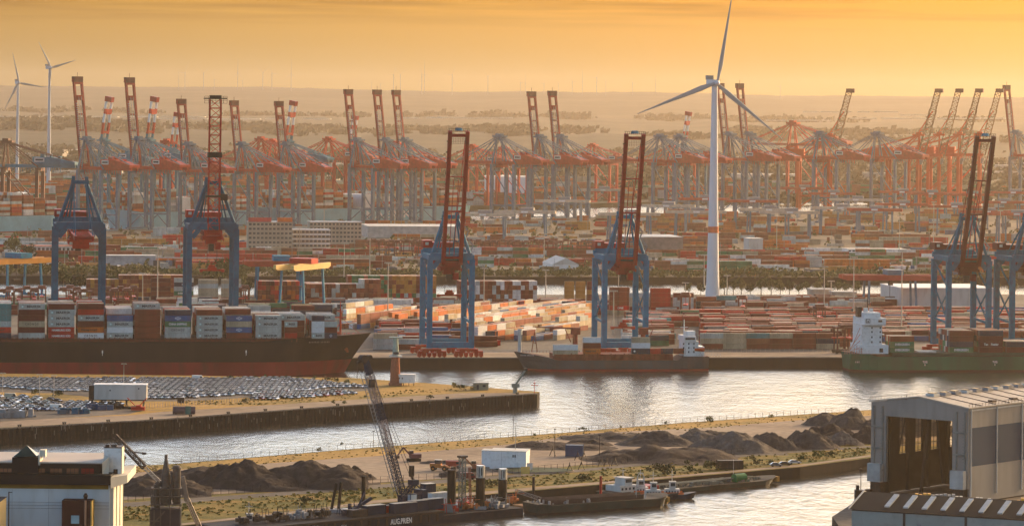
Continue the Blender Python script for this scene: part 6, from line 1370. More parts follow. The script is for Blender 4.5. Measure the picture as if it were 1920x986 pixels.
def wheel_loader(label, px, py, rz, m=None):
    m = m or mat('loader_orange', (.45, .16, .04), .5, 0, .2, .8, (.06, .04, .03), .4); t = thing('wheel_loader', label, 'wheel loader', PZ(px, py, 4.05), rz)
    b = MB(); b.box(-3.6, .3, -1.1, 1.1, 1.1, 2.5); b.box(-.3, 2.2, -.9, .9, 1.0, 1.9); b.build('body', m, t); b = MB(); b.box(-1.9, .2, -.85, .85, 2.5, 3.7); b.build('cab', M_glass, t); b = MB(); b.box(-2.05, .35, -1, 1, 3.7, 3.85); b.build('cab_roof', M_offwhite, t)
    for x in (-2.4, 1.7):
        for y in (-1.25, 1.25): b = MB(); b.tube((x, y - .3, .85), (x, y + .3, .85), .85, n=14); b.tube((x, y - .31, .85), (x, y + .31, .85), .35, n=8, m=1); b.build('wheel', [M_tyre, m], t)
    b = MB(); b.beam((1.2, .6, 2), (4.0, .6, .9), .3); b.beam((1.2, -.6, 2), (4.0, -.6, .9), .3); b.build('lift_arm', m, t); b = MB(); b.prism([(4, -1.6), (4.2, -1.6), (4.2, 1.6), (4, 1.6)], .3, 1.6); b.box(4.2, 5.3, -1.6, 1.6, .2, .45); b.box(4.2, 5.1, -1.6, -1.45, .45, 1.4); b.box(4.2, 5.1, 1.45, 1.6, .45, 1.4); b.build('bucket', M_dark, t)
wheel_loader('orange and grey wheel loader working on the gravel yard', 826, 882, R(-12))
def excavator(label, px, py, rz, m):
    t = thing('excavator', label, 'excavator', PZ(px, py, 4.05), rz); b = MB()
    for y in (-1.2, 1.2): b.box(-2.2, 2.2, y - .35, y + .35, 0, .95)
    b.build('tracks', M_tyre, t); b = MB(); b.box(-2.4, 1.4, -1.3, 1.3, 1.15, 2.6); b.build('body', m, t); b = MB(); b.box(.1, 1.6, -1.3, -.2, 2.6, 3.7); b.build('cab', M_glass, t)
    b = MB(); b.beam((1.2, .4, 2), (4.2, .4, 5.0), .5); b.build('boom', m, t); b = MB(); b.beam((4.2, .4, 5.0), (6.2, .4, 2.2), .38); b.build('dipper_arm', m, t); b = MB(); b.box(5.7, 6.9, -.2, 1.0, 1.2, 2.2); b.build('bucket', M_dark, t)
excavator('purple brown excavator on the ridge at the grass strip', 776, 864, R(200), mat('excavator_purple', (.14, .06, .07), .6)); excavator('brown excavator behind the pontoon\'s spuds', 893, 884, R(185), mat('excavator_brown', (.25, .09, .05), .6))
van('red loader truck parked before the ridge', 850, 865, mat('dull_red_truck', (.3, .04, .03), .5)); van('dark red lorry behind the drilling rig', 877, 887, mat('dark_red_truck', (.16, .03, .03), .5))
for o in list(S.objects):
    if o.get('category') == 'van' and o.location.y < 1300: o.location.z = 4.06
heap('long low earth ridge behind the working excavator', 850, 868, 110, 9, 61, 'm', .5, 3); heap('small grey heap below the wheel loader', 858, 893, 60, 14, 62, 'm', 1, 1)
o = MB().box(-1.5, 1.5, -.1, .1, .6, 3.0).box(-1.3, -1.15, -.1, .1, 0, .6).box(1.15, 1.3, -.1, .1, 0, .6).build('sign_board', mat('yellow_board', (.62, .42, .12), .6), None, PZ(985, 891, 4.1)); tag(o, 'pale yellow board standing beside the grass island', 'sign')
o = MB().box(-1, 1, -.1, .1, 1.2, 3.4).box(-.08, .08, -.1, .1, 0, 1.2).box(-.06, .06, -.05, .05, 3.4, 6).build('sign_board', M_offwhite, None, PZ(993, 886, 4.1)); tag(o, 'white notice board on a post behind the yellow board', 'sign')
# fences
def fence(label, pix, z, h, step, m=None, name='wire_fence'):
    P = [PZ(x, y, z) for x, y in pix]; tot = sum((P[i + 1] - P[i]).length for i in range(len(P) - 1)); n = int(tot / step); t = thing(name, label, 'fence', P[0])
    b = MB(); c = MB(); last = None
    for i in range(n + 1):
        p, d = along(P, min(.9999, i / n)); p = p - P[0]; b.beam(p, p + Vector((0, 0, h)), .12)
        if last is not None:
            for q in (.05, .5, .97): c.beam(last + Vector((0, 0, h * q)), p + Vector((0, 0, h * q)), .05)
        last = p
    b.build('fence_posts', m or M_dark, t); c.build('fence_wires', m or M_dark, t)
fence('wire fence along the front edge of the gravel yard', [(240, 940), (340, 931), (500, 920), (700, 905), (900, 893), (1040, 881), (1200, 865), (1480, 843), (1640, 832)], 4.1, 2.1, 3)
fence('wire fence along the water side of the dry grass', [(340, 868), (700, 838.5), (1040, 812.5), (1280, 792.5), (1560, 773)], 4.0, 1.9, 4)
fence('railing along the far quay before the grey yard boxes', [(1310, 660), (1560, 661)], 5.1, 2.0, 2.4, mat('pale_rail', (.42, .36, .28), .6), 'quay_railing')
# bushes on the bank
rnd = random.Random(21); k_ = 0
for px, py, sc in ((1337, 791, 1.7), (1446, 785, 1.0), (1093, 808, 1.0), (1248, 795, .8), (1005, 817, .7), (1165, 803, .6), (1235, 890, 2.3), (1250, 887, 2.0), (1300, 884, 1.6), (1322, 881, 1.7), (1336, 879, 1.7), (1090, 902, 1.6), (1106, 900, 1.5), (905, 917, 1.7), (918, 914, 1.5), (1420, 872, 1.4), (1440, 870, 1.3), (1410, 866, 1.3), (575, 947, 1.6), (1290, 871, 1.2), (1500, 862, 1.1), (1530, 858, 1.2), (1560, 856, 1.1), (640, 834, .7), (600, 846, .9), (1380, 876, 1.3), (940, 909, 1.2)):
    k_ += 1; bush(PZ(px, py, 4.0), k_, f'{ordw(k_)} dark bush of those on the bank, {"at the far water edge" if py < 850 else "on the grass slope above the barges"}', 'bushes on the bank', sc * .85)
tuft = MB()
def tufts(pts, n, z, m=0, s0=.5):
    for _ in range(n):
        i = rnd.randrange(len(pts) - 1); f = rnd.random(); (xa, ya, ha), (xb, yb, hb_) = pts[i], pts[i + 1]; x = xa + (xb - xa) * f; y = ya + (yb - ya) * f + rnd.uniform(0, 1) * (ha + (hb_ - ha) * f)
        p = PZ(x, y, z); s = s0 * rnd.uniform(.5, 1.8)
        for q in range(3): a = rnd.uniform(0, 3.14); h_ = s * rnd.uniform(.6, 1.3); dx, dy = math.cos(a) * s * 1.4, math.sin(a) * s * 1.4; tuft.add([p + Vector((-dx, -dy, 0)), p + Vector((dx, dy, 0)), p + Vector((dx * .6, dy * .6, h_)), p + Vector((-dx * .6, -dy * .6, h_ * .8))], [(0, 1, 2, 3)], m if rnd.random() < .6 else 1 - m)
tufts([(200, 880, 10), (340, 869, 12), (700, 840, 14), (1040, 814, 14), (1280, 794, 14), (1630, 770, 8)], 700, 4.0, 0, .22)
tufts([(230, 950, 26), (340, 942, 34), (560, 925, 26), (700, 915, 22), (980, 893, 20), (1200, 872, 26), (1500, 848, 20), (1630, 838, 14)], 1500, 4.05, 1, .3)
tufts([(330, 750, 8), (470, 752, 8), (620, 740, 12), (860, 725, 8)], 300, 6.0, 0, .25)
tag(tuft.build('grass_tufts', [mat('straw_grass', (.32, .22, .06), .9, 0, .3, .3), mat('weedy_green', (.11, .12, .03), .9, 0, .3, .3)]), 'dry and green grass tufts growing over the bank slopes', 'grass', kind='stuff')
# cars on the quay path
for i, (px, py, c) in enumerate(((1455, 874, 'grey'), (1490, 869, 'silver'), (1472, 872, 'black'))): tag(place('parked_car', CARM[c], None, PZ(px, py, 4.1), R(8)), f'{c} car parked on the quay path above the moored barge', 'car', 'cars on the quay path')
frame_box('dark open-sided steel shelter on the quay path above the barges', 1368, 879, 9, 3, 3.2, M_blackiron, R(9), name='steel_shelter')
M_navy = mat('navy_machinery_paint', (.006, .022, .055), .6, 0, .3, .4, (.03, .025, .02), .4)
# ---------------------------------------------------------------- barges
def barge(label, pxa, pya, pxb, pyb, B, zd, parts, name='barge'):
    a, c = PZ(pxa, pya, 0), PZ(pxb, pyb, 0); d = c - a; L = d.length; ang = math.atan2(d.y, d.x); n_ = Vector((-math.sin(ang), math.cos(ang), 0))
    t = thing(name, label, 'barge', a + n_ * (B / 2), ang); mh = mat('barge_green_black', (.018, .035, .033), .5, 0, .35, .1, (.07, .04, .03), .35)
    hull(L, B, zd, bow=.12, bowrise=.9, rake=2.5, red=.55, stern=(.07, .6), sternrise=.4, nst=34, keel=-1).build('hull', [mh, M_blackiron, mat('barge_deck', (.05, .055, .05), .8, 0, .3, .6, RUST, .5)], t)
    parts(t, L, B, zd); return t
def wheelhouse(t, x, B, zd, s=1.0):
    b = MB(); b.box(x - 5 * s, x + 5 * s, -B * .36, B * .36, zd + .05, zd + 2.3); b.box(x - 1.5 * s, x + 2.2 * s, -B * .25, B * .25, zd + 2.3, zd + 4.6); b.build('deckhouse', M_offwhite, t)
    b = MB(); b.box(x - 5.3 * s, x + 5.3 * s, -B * .39, B * .39, zd + 2.3, zd + 2.5) if False else None; b.box(x - 1.9 * s, x + 2.6 * s, -B * .29, B * .29, zd + 4.6, zd + 4.8); b.build('roof', M_offwhite, t)
    b = MB()
    for i in range(5): b.box(x - 4.4 * s + i * 1.9 * s, x - 3.5 * s + i * 1.9 * s, -B * .36 - .05, -B * .36 - .003, zd + .9, zd + 1.7)
    b.box(x - 1.2 * s, x + 1.9 * s, -B * .25 - .05, -B * .25 - .003, zd + 3.2, zd + 4.3); b.build('windows', M_glass, t)
    b = MB(); b.tube((x, 0, zd + 4.8), (x, 0, zd + 8.3), .12, .08, 6); b.beam((x - 1.2, 0, zd + 7), (x + 1.2, 0, zd + 7), .12); b.build('mast', M_offwhite, t)
def p1(t, L, B, zd):
    b = MB(); b.box(L * .1, L * .78, -B * .34, B * .34, zd + .05, zd + 1.1)
    for i in range(5): b.box(L * .1, L * .78, -B * .34 + i * B * .16, -B * .34 + i * B * .16 + .25, zd + 1.1, zd + 1.5)
    b.build('hatch_coaming', mat('barge_brown_hatch', (.07, .045, .04), .8), t)
    b = MB(); r_ = random.Random(4)
    for i in range(46): x = r_.uniform(1, L * .42); b.obox(x, r_.uniform(-B * .45, B * .45), zd + .06, r_.uniform(.3, 1.3), r_.uniform(.3, .8), r_.uniform(.3, 1.3), r_.random())
    b.build('deck_fittings', M_grey, t)
    b = MB(); b.tube((L - .4, 0, .9), (L + .35, 0, .9), 1.0, .7, 9); b.box(L - 1.2, L - .2, -2.4, 2.4, 1.2, 2.8); b.build('bow_fender', mat('yellow_bow_plate', (.5, .27, .06), .6), t)
def p2(t, L, B, zd):
    r_ = random.Random(6); b = MB()
    for i in range(90): x = r_.uniform(L * .22, L * .9); b.obox(x, r_.uniform(-B * .38, B * .38), zd + .06, r_.uniform(.3, 2.6), r_.uniform(.2, .6), r_.uniform(.3, 1.3), r_.choice((0, 0, 1.57)))
    for y in (-1.5, 0, 1.5): b.tube((L * .25, y, zd + 1.2), (L * .85, y, zd + 1.2), .22, n=8)
    b.build('pipework', mat('grey_green_pipework', (.14, .16, .14), .6), t)
    b = MB(); b.tube((L * .73, -2, zd + 1.4), (L * .73 + 5, -2, zd + 1.4), 1.5, n=12); b.box(L * .73, L * .73 + 5, -3, -1, zd + .05, zd + .8); b.build('green_cargo_tank', mat('bright_green_tank', (.01, .16, .05), .5), t)
    b = MB(); b.tube((L * .75, 0, zd), (L * .75, 0, zd + 7.5), .1, .06, 6); b.build('mast', M_offwhite, t)
    wheelhouse(t, L * .11, B, zd, .9); b = MB(); b.box(L * .2, L * .28, -B * .3, B * .3, zd + .05, zd + 1.5); b.build('red_locker', mat('dull_red_truck', (.3, .04, .03), .5), t)
    b = MB(); b.box(L - 1.2, L + .1, -2.2, 2.2, .9, 2.6); b.build('bow_plate', MATS['yellow_bow_plate'], t)
barge('long dark green barge moored in front, with open hatches', 1012, 966, 1268, 949, 11.4, 3.0, p1)
barge('tanker barge with white wheelhouse and green deck tank, moored under the bank wall', 1150, 938, 1472, 908, 10, 2.0, p2, 'tanker_barge')
def small_boat(label, px, py, L, B, rz, mast=True):
    t = thing('work_boat', label, 'boat', PZ(px, py, 0), rz); hull(L, B, 1.7, bow=.3, bowrise=.8, rake=1.5, red=.3, nst=18, keel=-.6).build('hull', [M_navy, M_blackiron, M_dark], t); wheelhouse(t, L * .45, B * .85, 1.2, .5)
    b = MB(); b.box(L * .2, L * .7, -B * .42, -B * .42 + .08, 1.75, 2.5); b.box(L * .2, L * .7, B * .42 - .08, B * .42, 1.75, 2.5); b.build('orange_rail', mat('orange_rail', (.6, .15, .05), .6), t)
small_boat('white topped work boat squeezed between the two barges', 1158, 932, 17, 5, R(8)); small_boat('work boat with white cabin ahead of the tanker barge\'s wheelhouse', 1184, 937, 16, 5, R(6)); small_boat('work boat at the stern of the tanker barge', 1222, 935, 15, 5, R(4)); small_boat('white motor yacht hull moored beside the dark pontoon', 405, 999, 22, 6, R(6))
b = MB(); b.truss((-1.6, 0, 0), (-1.0, 0, 7), .3, .3, 6, .14); b.truss((1.6, 0, 0), (1.0, 0, 7), .3, .3, 6, .14); b.beam((-1.1, 0, 7), (-.5, 0, 8.2), .2); b.beam((1.1, 0, 7), (.5, 0, 8.2), .2); b.beam((-.5, 0, 8.2), (.5, 0, 8.2), .2); tag(b.build('boat_gantry_arch', M_offwhite, None, PZ(1201, 934, 3.2)), 'white arch gantry rising above the work boats between the barges', 'gantry')
# ---------------------------------------------------------------- pontoon with crawler crane
def pontoon():
    a, c = PZ(440, 1018, 0), PZ(985, 966, 0); d = c - a; ang = math.atan2(d.y, d.x); L = d.length; n_ = Vector((-math.sin(ang), math.cos(ang), 0)); B = 20
    t = thing('crane_pontoon', 'dark blue crane pontoon with white lettering, moored at the bank', 'pontoon', a, ang); mb_ = mat('navy_pontoon_paint', (.006, .015, .032), .85, 0, .35, .15, (.04, .03, .03), .4)
    def X(px, y=0):
        lo, hi = -200, 400
        for _ in range(40):
            m = (lo + hi) / 2; q = a + d.normalized() * m + n_ * y
            if proj(q)[0] < px: lo = m
            else: hi = m
        return m
    b = MB(); b.box(0, X(832), 0, B, -1, 4.0); b.build('hull', mb_, t); b = MB(); b.box(X(832) + .01, L, 1, B - 1, -1, 2.4); b.box(X(832), X(832) + 2, 3, 8, 2.4, 3.4); b.build('flat_deck_section', mb_, t)
    b = MB(); b.box(-.2, X(832), -.25, -.01, 3.3, 3.9)
    for i in range(24): b.box(i * 3.4, i * 3.4 + .8, -.5, -.26, 1.0, 3.2)
    b.build('rubbing_strake', M_blackiron, t)
    text(t, 'AUG.PRIEN', X(770) - X(730), (X(750), -.56, 2.1), M_wtext, bold=.02, height=1.75, name='hull_lettering'); text(t, 'AP 14', 2.4, (X(588), -.56, 2.7), mat('pale_blue_lettering', (.3, .4, .5), .6), height=1, name='hull_lettering'); text(t, 'AP 14', 2.2, (X(642), -.56, 2.2), MATS['pale_blue_lettering'], height=.9, name='hull_lettering')
    def w(px, y, z): p = a + d.normalized() * X(px, y) + n_ * y; p.z = z; return p
    # spuds
    sp = [(681, 884 + 8, .65, 4.0, False, 12), (846, 880, 1.35, 4.0, False, 6), (900, 872, 1.45, 2.4, True, 7), (942, 878, 1.45, 2.4, True, 7), (639, 903, .5, 4.0, False, 17), (630, 905, .45, 4.0, False, 17)]
    for i, (px, pt, r_, z0, wt, y) in enumerate(sp):
        p = w(px, y, z0); top = PY(px, pt, p.y).z; hh = top - z0; tt = thing('spud_pile', ['single black spud pile rising from the pontoon\'s stern', 'thick black spud pile with slanted top beside the lattice mast', 'thick black spud pile with silver top, first of two', 'thick black spud pile with silver top at the pontoon\'s end', 'slim leaning black pile above the pontoon\'s bow', 'slim black pile tied to its leaning twin'][i], 'pile', p, 0, 'spud piles of the pontoon')
        lean = (-1.6 if i == 5 else -.8 if i == 4 else 0); b = MB(); b.tube((lean, 0, 0), (0, 0, hh * (.72 if wt else 1)), r_, n=14); b.build('pile_shaft', mat('black_pile_paint', (.008, .009, .01), .7), tt)
        if wt: b = MB(); b.tube((0, 0, hh * .72), (0, 0, hh), r_ * .93, n=14); b.build('silver_head', mat('silver_pile_head', (.5, .5, .48), .35, .6, .3, .8), tt); b = MB(); b.box(-.5, -.25, -r_ - .02, -r_ + .3, hh * .74, hh * .97); b.box(.2, .5, -r_ - .02, -r_ + .3, hh * .78, hh * .95); b.build('head_slots', M_text, tt)
        b = MB(); b.box(-2, 2, -2, 2, -1.5, 1.0); b.build('pile_guide', M_grey, tt)
    # deck boxes
    for i, (px, y, L_, h_, m, lb_) in enumerate(((756, 3, 9.2, 3.2, M_navy, 'dark blue deck container with silver door above the white lettering'), (783, 4, 6.5, 3.4, M_navy, 'dark blue deck container beside the lettered hull\'s middle'), (811, 5, 6.5, 3.4, M_navy, 'dark blue deck container next to the thick spud pile'), (700, 5, 7.5, 3, M_navy, 'dark blue deck container left of the crawler crane'), (822, 13, 7.4, 3.9, M_white, 'white deck container behind the blue ones'), (726, 7, 5, 2.2, M_redsteel, 'dark red equipment box between blue deck containers'), (670, 4, 6, 2.2, M_dark, 'low dark winch box near the pontoon\'s bow'), (802, 16, 4, 6.6, M_navy, 'tall blue engine box beside the crane cab'))):
        p = w(px, y, 4.0); tt = frame_box(lb_, 0 + 900, 900, L_, 2.6, h_, m, ang, name='deck_container'); tt.location = p
        b = MB(); b.box(-L_ / 2, L_ / 2, -1.3, 1.3, h_ - .05, h_ + .06); b.build('lid', M_offwhite if h_ > 2.5 else M_dark, tt)
    # crawler crane
    p = w(762, 9, 4.0); base = p; tt = thing('crawler_crane', 'dark blue crawler crane with tall lattice boom standing on the pontoon', 'crane', p, ang)
    b = MB()
    for y in (-2.6, 2.6): b.box(-4, 4, y - .6, y + .6, 0, 1.4)
    b.build('tracks', M_tyre, tt); b = MB(); b.box(-2.2, 4.59, -1.8, 1.8, 1.7, 4.6); b.box(4.6, 6.8, -2.2, 2.2, 1.9, 6.0); b.build('machine_house', M_navy, tt)
    b = MB(); b.box(-1.2, 1.6, -3.4, -1.85, 2.4, 5.2); b.build('operator_cab', M_navy, tt); b = MB(); b.box(-1.1, 1.2, -3.46, -3.41, 3.3, 5.0); b.box(-1.26, -1.21, -3.2, -2, 3.2, 5); b.build('cab_windows', mat('pale_cab_glass', (.45, .5, .52), .2), tt)
    M_inv = Matrix.Rotation(-ang, 3, 'Z'); hp = M_inv @ (PY(686, 676, p.y - 2) - base); foot = Vector((-1.2, 0, 2.6))
    b = MB(); L1 = hp - foot; f1 = foot + L1 * .08; b.truss(foot, f1, 1.8, 1.8, 2, .3); f2 = foot + L1 * .9
    b.truss(f1, foot + L1 * .36, 2.0, 1.9, 13, .26, t2=.13); b.build('boom_base', M_navy, tt)
    b = MB(); b.truss(foot + L1 * .36, foot + L1 * .58, 2.0, 1.9, 10, .26, t2=.13); b.build('boom_middle', mat('grey_pink_lattice', (.26, .20, .19), .5), tt)
    b = MB(); b.truss(foot + L1 * .58, foot + L1 * .70, 2.0, 1.9, 6, .3, t2=.15); b.build('boom_blue_section', M_navy, tt)
    b = MB(); b.truss(foot + L1 * .70, f2, 2.0, 1.9, 9, .26, t2=.13); b.build('boom_top', MATS['grey_pink_lattice'], tt)
    b = MB(); q = foot + L1 * .9; b.beam(q, foot + L1, 2.0, 1.8, w2=1.4); b.build('boom_tip', M_navy, tt)
    b = MB(); q = foot + L1; b.tube(q + Vector((-1.2, -1, .6)), q + Vector((-1.2, 1, .6)), 1.3, n=12); b.tube(q + Vector((1.2, -.8, .9)), q + Vector((1.2, .8, .9)), .9, n=12); b.beam(q, q + Vector((-3.6, 0, -.4)), .6); b.box(q.x - 4.2, q.x - 2.6, -.6, .6, q.z - 7.6, q.z - 5.2); b.beam(q + Vector((-3.4, 0, -.6)), q + Vector((-3.4, 0, -5.4)), .15); b.build('head_sheaves', M_dark, tt)
    b = MB(); u_ = L1.normalized(); sd = Vector((-1, 0, 0)) * 4.4
    for y in (-.9, .9): b.beam(foot + L1 * .07 + Vector((-2.2, y, 0)), foot + L1 * .93 + Vector((-2.8, y, 0)), .16)
    n = 30
    for i in range(n): q = foot + L1 * (.08 + .84 * i / n) + Vector((-2.3 - .5 * i / n, 0, 0)); q2 = foot + L1 * (.08 + .84 * (i + 1) / n) + Vector((-1.2, 0, 0)); b.beam(q, q2, .1); b.beam(q + Vector((0, -.9, 0)), q + Vector((0, .9, 0)), .09)
    b.build('leader_ladder', M_grey, tt)
    mh_ = Vector((5.2, 0, 6)); tip = M_inv @ (PY(787, 906, p.y) - base)
    b = MB(); b.truss(Vector((-.5, 0, 4.6)), Vector((tip.x, 0, tip.z)), 1.4, 1.3, 5, .28); b.beam((tip.x, 0, tip.z), (6.0, 0, 5.8), .3); b.box(tip.x - 1.6, tip.x + .9, -1.2, 1.2, tip.z - .5, tip.z + 1); b.build('gantry_mast', M_navy, tt)
    b = MB()
    for y in (-.8, .8): b.beam((tip.x, y, tip.z), foot + L1 * .98 + Vector((0, y, 0)), .11)
    q = Vector((tip.x, 0, tip.z)).lerp(foot + L1, .08); b.box(q.x - .7, q.x + .7, -.5, .5, q.z - 1, q.z + 2.4); b.beam(q, Vector((tip.x, 0, tip.z)), .5); b.build('pendant_ropes', M_blackiron, tt)
    # lattice drilling mast and deck clutter
    p = w(866, 10, 2.4); tt = thing('drilling_mast', 'slim grey lattice mast standing between the thick spud piles', 'mast', p, ang); top = PY(864, 857, p.y).z - 2.4
    b = MB(); b.truss((0, 0, 0), (0, 0, top), 1.5, 1.5, 13, .2, t2=.12); b.build('lattice', mat('grey_green_lattice', (.14, .17, .16), .6), tt); b = MB(); b.box(-1.4, 1.4, -1, 1, top, top + .6); b.build('mast_head', M_dark, tt); b = MB(); b.truss((3.6, 0, 0), (3.0, 0, top * .8), .5, .5, 8, .14); b.build('second_rail', mat('pinkish_rail', (.3, .14, .1), .6), tt)
    r_ = random.Random(9)
    for i, (px, y, m, lb_, nb) in enumerate(((890, 8, mat('orange_machinery', (.5, .16, .05), .6), 'orange railed drilling rig platform amid the spud piles', 22), (920, 8, M_offwhite, 'jumble of pale pumps on the flat deck section', 22), (862, 12, M_brightred, 'red winches beside the lattice mast', 14), (838, 5, M_brightred, 'red hose reel at the hull\'s edge', 9), (958, 12, MATS['orange_machinery'], 'orange excavator parts at the pontoon\'s far end', 14), (875, 14, M_white, 'white and blue pump house behind the lattice mast', 10), (655, 10, M_navy, 'blue framework at the pontoon\'s bow', 12), (600, 8, M_blackiron, 'dark winches ahead of the blue bow framework', 18), (560, 10, M_grey, 'grey hoses coiled on the pontoon\'s long bow deck', 18), (515, 9, M_blackiron, 'dark crates near the white boat cabin', 20), (470, 10, M_dark, 'brown tackle at the pontoon\'s far bow end', 18), (935, 5, M_grey, 'grey deck gear by the last silver topped pile', 14))):
        p = w(px, y, 2.42 if px > 834 else 4.02); tt = thing('deck_machinery', lb_, 'machinery', p, ang); b = MB()
        for j in range(nb): b.obox(r_.uniform(-4, 4), r_.uniform(-2, 2), r_.uniform(0, 1.2), r_.uniform(.5, 1.9), r_.uniform(.4, 1.2), r_.uniform(.4, 1.9), r_.uniform(-.5, .5))
        b.build('machine_blocks', m, tt); b = MB()
        for j in range(nb // 2): x = r_.uniform(-4, 4); b.beam((x, r_.uniform(-2, 2), 0), (x + r_.uniform(-.8, .8), 0, r_.uniform(2.2, 4.6)), .14)
        b.beam((-4, -2, 3.2), (4, -2, 3.2), .1); b.build('rails_and_hoses', m, tt)
    p = w(1014 - 26, 12, 0); tt = thing('gangway_float', 'low rusty float with gangway between pontoon and barge', 'pontoon', w(972, 14, 0), ang); b = MB(); b.box(0, 15, -3, 3, -.6, 1.3); b.build('float_deck', mat('sunlit_plank_deck', (.3, .17, .08), .8, 0, .3, .8), tt)
    b = MB(); b.truss((-1, 0, 6.0), (13, 0, 1.7), 1.2, 1.0, 9, .14); b.build('gangway', M_grey, tt)
    p = w(998, 12, 0); b = MB(); b.tube((0, 0, -1), (0, 0, 9.5), .45, n=10); tag(b.build('mooring_pile', M_blackiron, None, PZ(1000, 948, 0)), 'black mooring pile at the stern of the dark green barge', 'pile'); tag(b.build('mooring_pile', M_redsteel, None, PZ(1126, 946, 0)), 'dark red mooring pile between the barges and the wall', 'pile')
    b = MB(); b.beam((0, 0, 0), (8, 4, 5), 1.0, .9); b.beam((3, 0, 0), (6, 3, 7), .4); tag(b.build('loading_boom', M_navy, None, w(646, 8, 4.1), 0), 'slanting blue boom lying across the pontoon\'s bow', 'boom')
pontoon()
# ---------------------------------------------------------------- shipyard hall
def big_hall():
    A = PZ(1632, 926, 5); Aeave = PY(1632, 753, A.y); f = R(-39.5); t = thing('shipyard_hall', 'huge grey shipyard hall with open front and blue side panels', 'hall', A, f)
    Wd, D, he, rise = 37.0, 130.0, Aeave.z - 5, 2.6
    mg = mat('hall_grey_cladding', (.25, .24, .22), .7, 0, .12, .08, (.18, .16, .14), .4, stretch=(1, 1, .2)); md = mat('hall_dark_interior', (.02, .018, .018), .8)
    b = MB(); pc = 5.8
    b.box(0, pc, 0, 1.2, 4.5, he - .01); b.box(Wd - pc, Wd, 0, 1.2, 4.5, he - .01); b.box(pc, Wd - pc, 0.01, 1.19, he - 4.2, he - .02)
    b.add([(-.0, .003, he), (Wd, .003, he), (Wd / 2, .003, he + rise), (0, 1.19, he), (Wd, 1.19, he), (Wd / 2, 1.19, he + rise)], [(0, 1, 2), (5, 4, 3), (0, 3, 4, 1), (1, 4, 5, 2), (2, 5, 3, 0)])
    b.build('front_gable', mg, t)
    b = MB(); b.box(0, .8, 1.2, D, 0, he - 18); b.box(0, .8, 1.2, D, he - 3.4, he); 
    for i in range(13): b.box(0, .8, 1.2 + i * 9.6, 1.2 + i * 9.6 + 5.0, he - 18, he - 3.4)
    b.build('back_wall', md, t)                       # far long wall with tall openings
    b = MB()
    for i in range(13):
        y0 = 6.2 + i * 9.6
        for j in range(7): b.box(.3, .45, y0, y0 + 4.6, he - 17.6 + j * 2.1, he - 17.45 + j * 2.1)
        b.box(.3, .45, y0 + 2.2, y0 + 2.35, he - 18, he - 3.4)
        if i % 3 == 1: b.beam((.5, y0, he - 17.8), (.5, y0 + 4.5, he - 3.8), .3)
    b.build('window_glazing_bars', M_blackiron, t)
    b = MB()
    for i in range(13): y0 = 6.2 + i * 9.6; b.add([(.2, y0, he - 17.98), (.2, y0 + 4.6, he - 17.98), (.2, y0 + 4.6, he - 3.42), (.2, y0, he - 3.42)], [(0, 1, 2, 3)])
    b.build('window_panes', M_pane, t)
    b = MB(); b.box(Wd - .8, Wd, 1.2, D, 0, he - .01); b.build('side_wall', mg, t)
    b = MB(); b.box(.81, Wd - .81, D - 1, D, 0, he); b.build('rear_wall', md, t)
    b = MB(); b.box(Wd - pc - .5, Wd - pc, 1.3, D - 2, 0, he - 4.3)
    for i in range(10): b.beam((1.6, 8 + i * 12, 0), (1.6, 8 + i * 12, he - .5), 1.2); 
    for i in range(10): b.box(1, Wd - 6.4, 8 + i * 12, 8.6 + i * 12, he - 3, he - 1.2)
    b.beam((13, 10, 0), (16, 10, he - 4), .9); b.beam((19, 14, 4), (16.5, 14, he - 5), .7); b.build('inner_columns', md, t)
    b = MB()
    for x0, x1, z0, z1 in ((-.6, Wd / 2, he, he + rise), (Wd / 2, Wd + .6, he + rise, he)):
        b.add([(x0, -.5, z0 + .05), (x1, -.5, z1 + .05), (x1, D + .5, z1 + .05), (x0, D + .5, z0 + .05), (x0, -.5, z0 + .45), (x1, -.5, z1 + .45), (x1, D + .5, z1 + .45), (x0, D + .5, z0 + .45)], [(0, 3, 2, 1), (4, 5, 6, 7), (0, 1, 5, 4), (1, 2, 6, 5), (2, 3, 7, 6), (3, 0, 4, 7)])
    b.build('roof', mat('pale_roof_sheet', (.42, .38, .32), .6, 0, .18, .06, (.22, .2, .17), .4), t)
    def rz_(x): return he + rise * (1 - abs(x - Wd / 2) / (Wd / 2)) + .45
    b = MB()
    for i in range(14):
        y = 8 + i * 8.6; b.add([(Wd / 2 + .5, y - .15, rz_(Wd / 2 + .5) + .02), (Wd, y - .15, rz_(Wd) + .02), (Wd, y + .15, rz_(Wd) + .02), (Wd / 2 + .5, y + .15, rz_(Wd / 2 + .5) + .02), (Wd / 2 + .5, y, rz_(Wd / 2) + .1), (Wd, y, rz_(Wd) + .3)], [(0, 1, 5, 4), (3, 4, 5, 2)])
    b.build('roof_seams', M_dark, t)
    for i in range(14):
        y = 6 + i * 6.5; x = Wd / 2 + 1.2 + (i % 2) * .3; b = MB(); b.box(x - 1.6, x + 1.6, y - 1.7, y + 1.7, rz_(x) - .2, rz_(x) + .75); b.box(x - 1.1, x + 1.1, y - 1.2, y + 1.2, rz_(x) + .75, rz_(x) + .95, 1); b.build('roof_vent', [M_grey, M_glass] if i % 3 else [M_offwhite, M_glass], t)
    for i in range(5): y = 62 + i * 3; b = MB(); b.tube((Wd / 2 + 3, y, he + rise - .6), (Wd / 2 + 3, y, he + rise + 3), .35, n=8); b.tube((Wd / 2 + 3, y, he + rise + 3), (Wd / 2 + 4, y, he + rise + 3.4), .4, n=8); b.build('roof_chimney', M_dark, t)
    for i in range(6): y = 20 + i * 13; x = Wd - 3.4; b = MB(); b.box(x - .9, x + .9, y - 1.3, y + 1.3, rz_(x) - .2, rz_(x) + .6); b.build('roof_hatch', M_dark, t)
    b = MB()
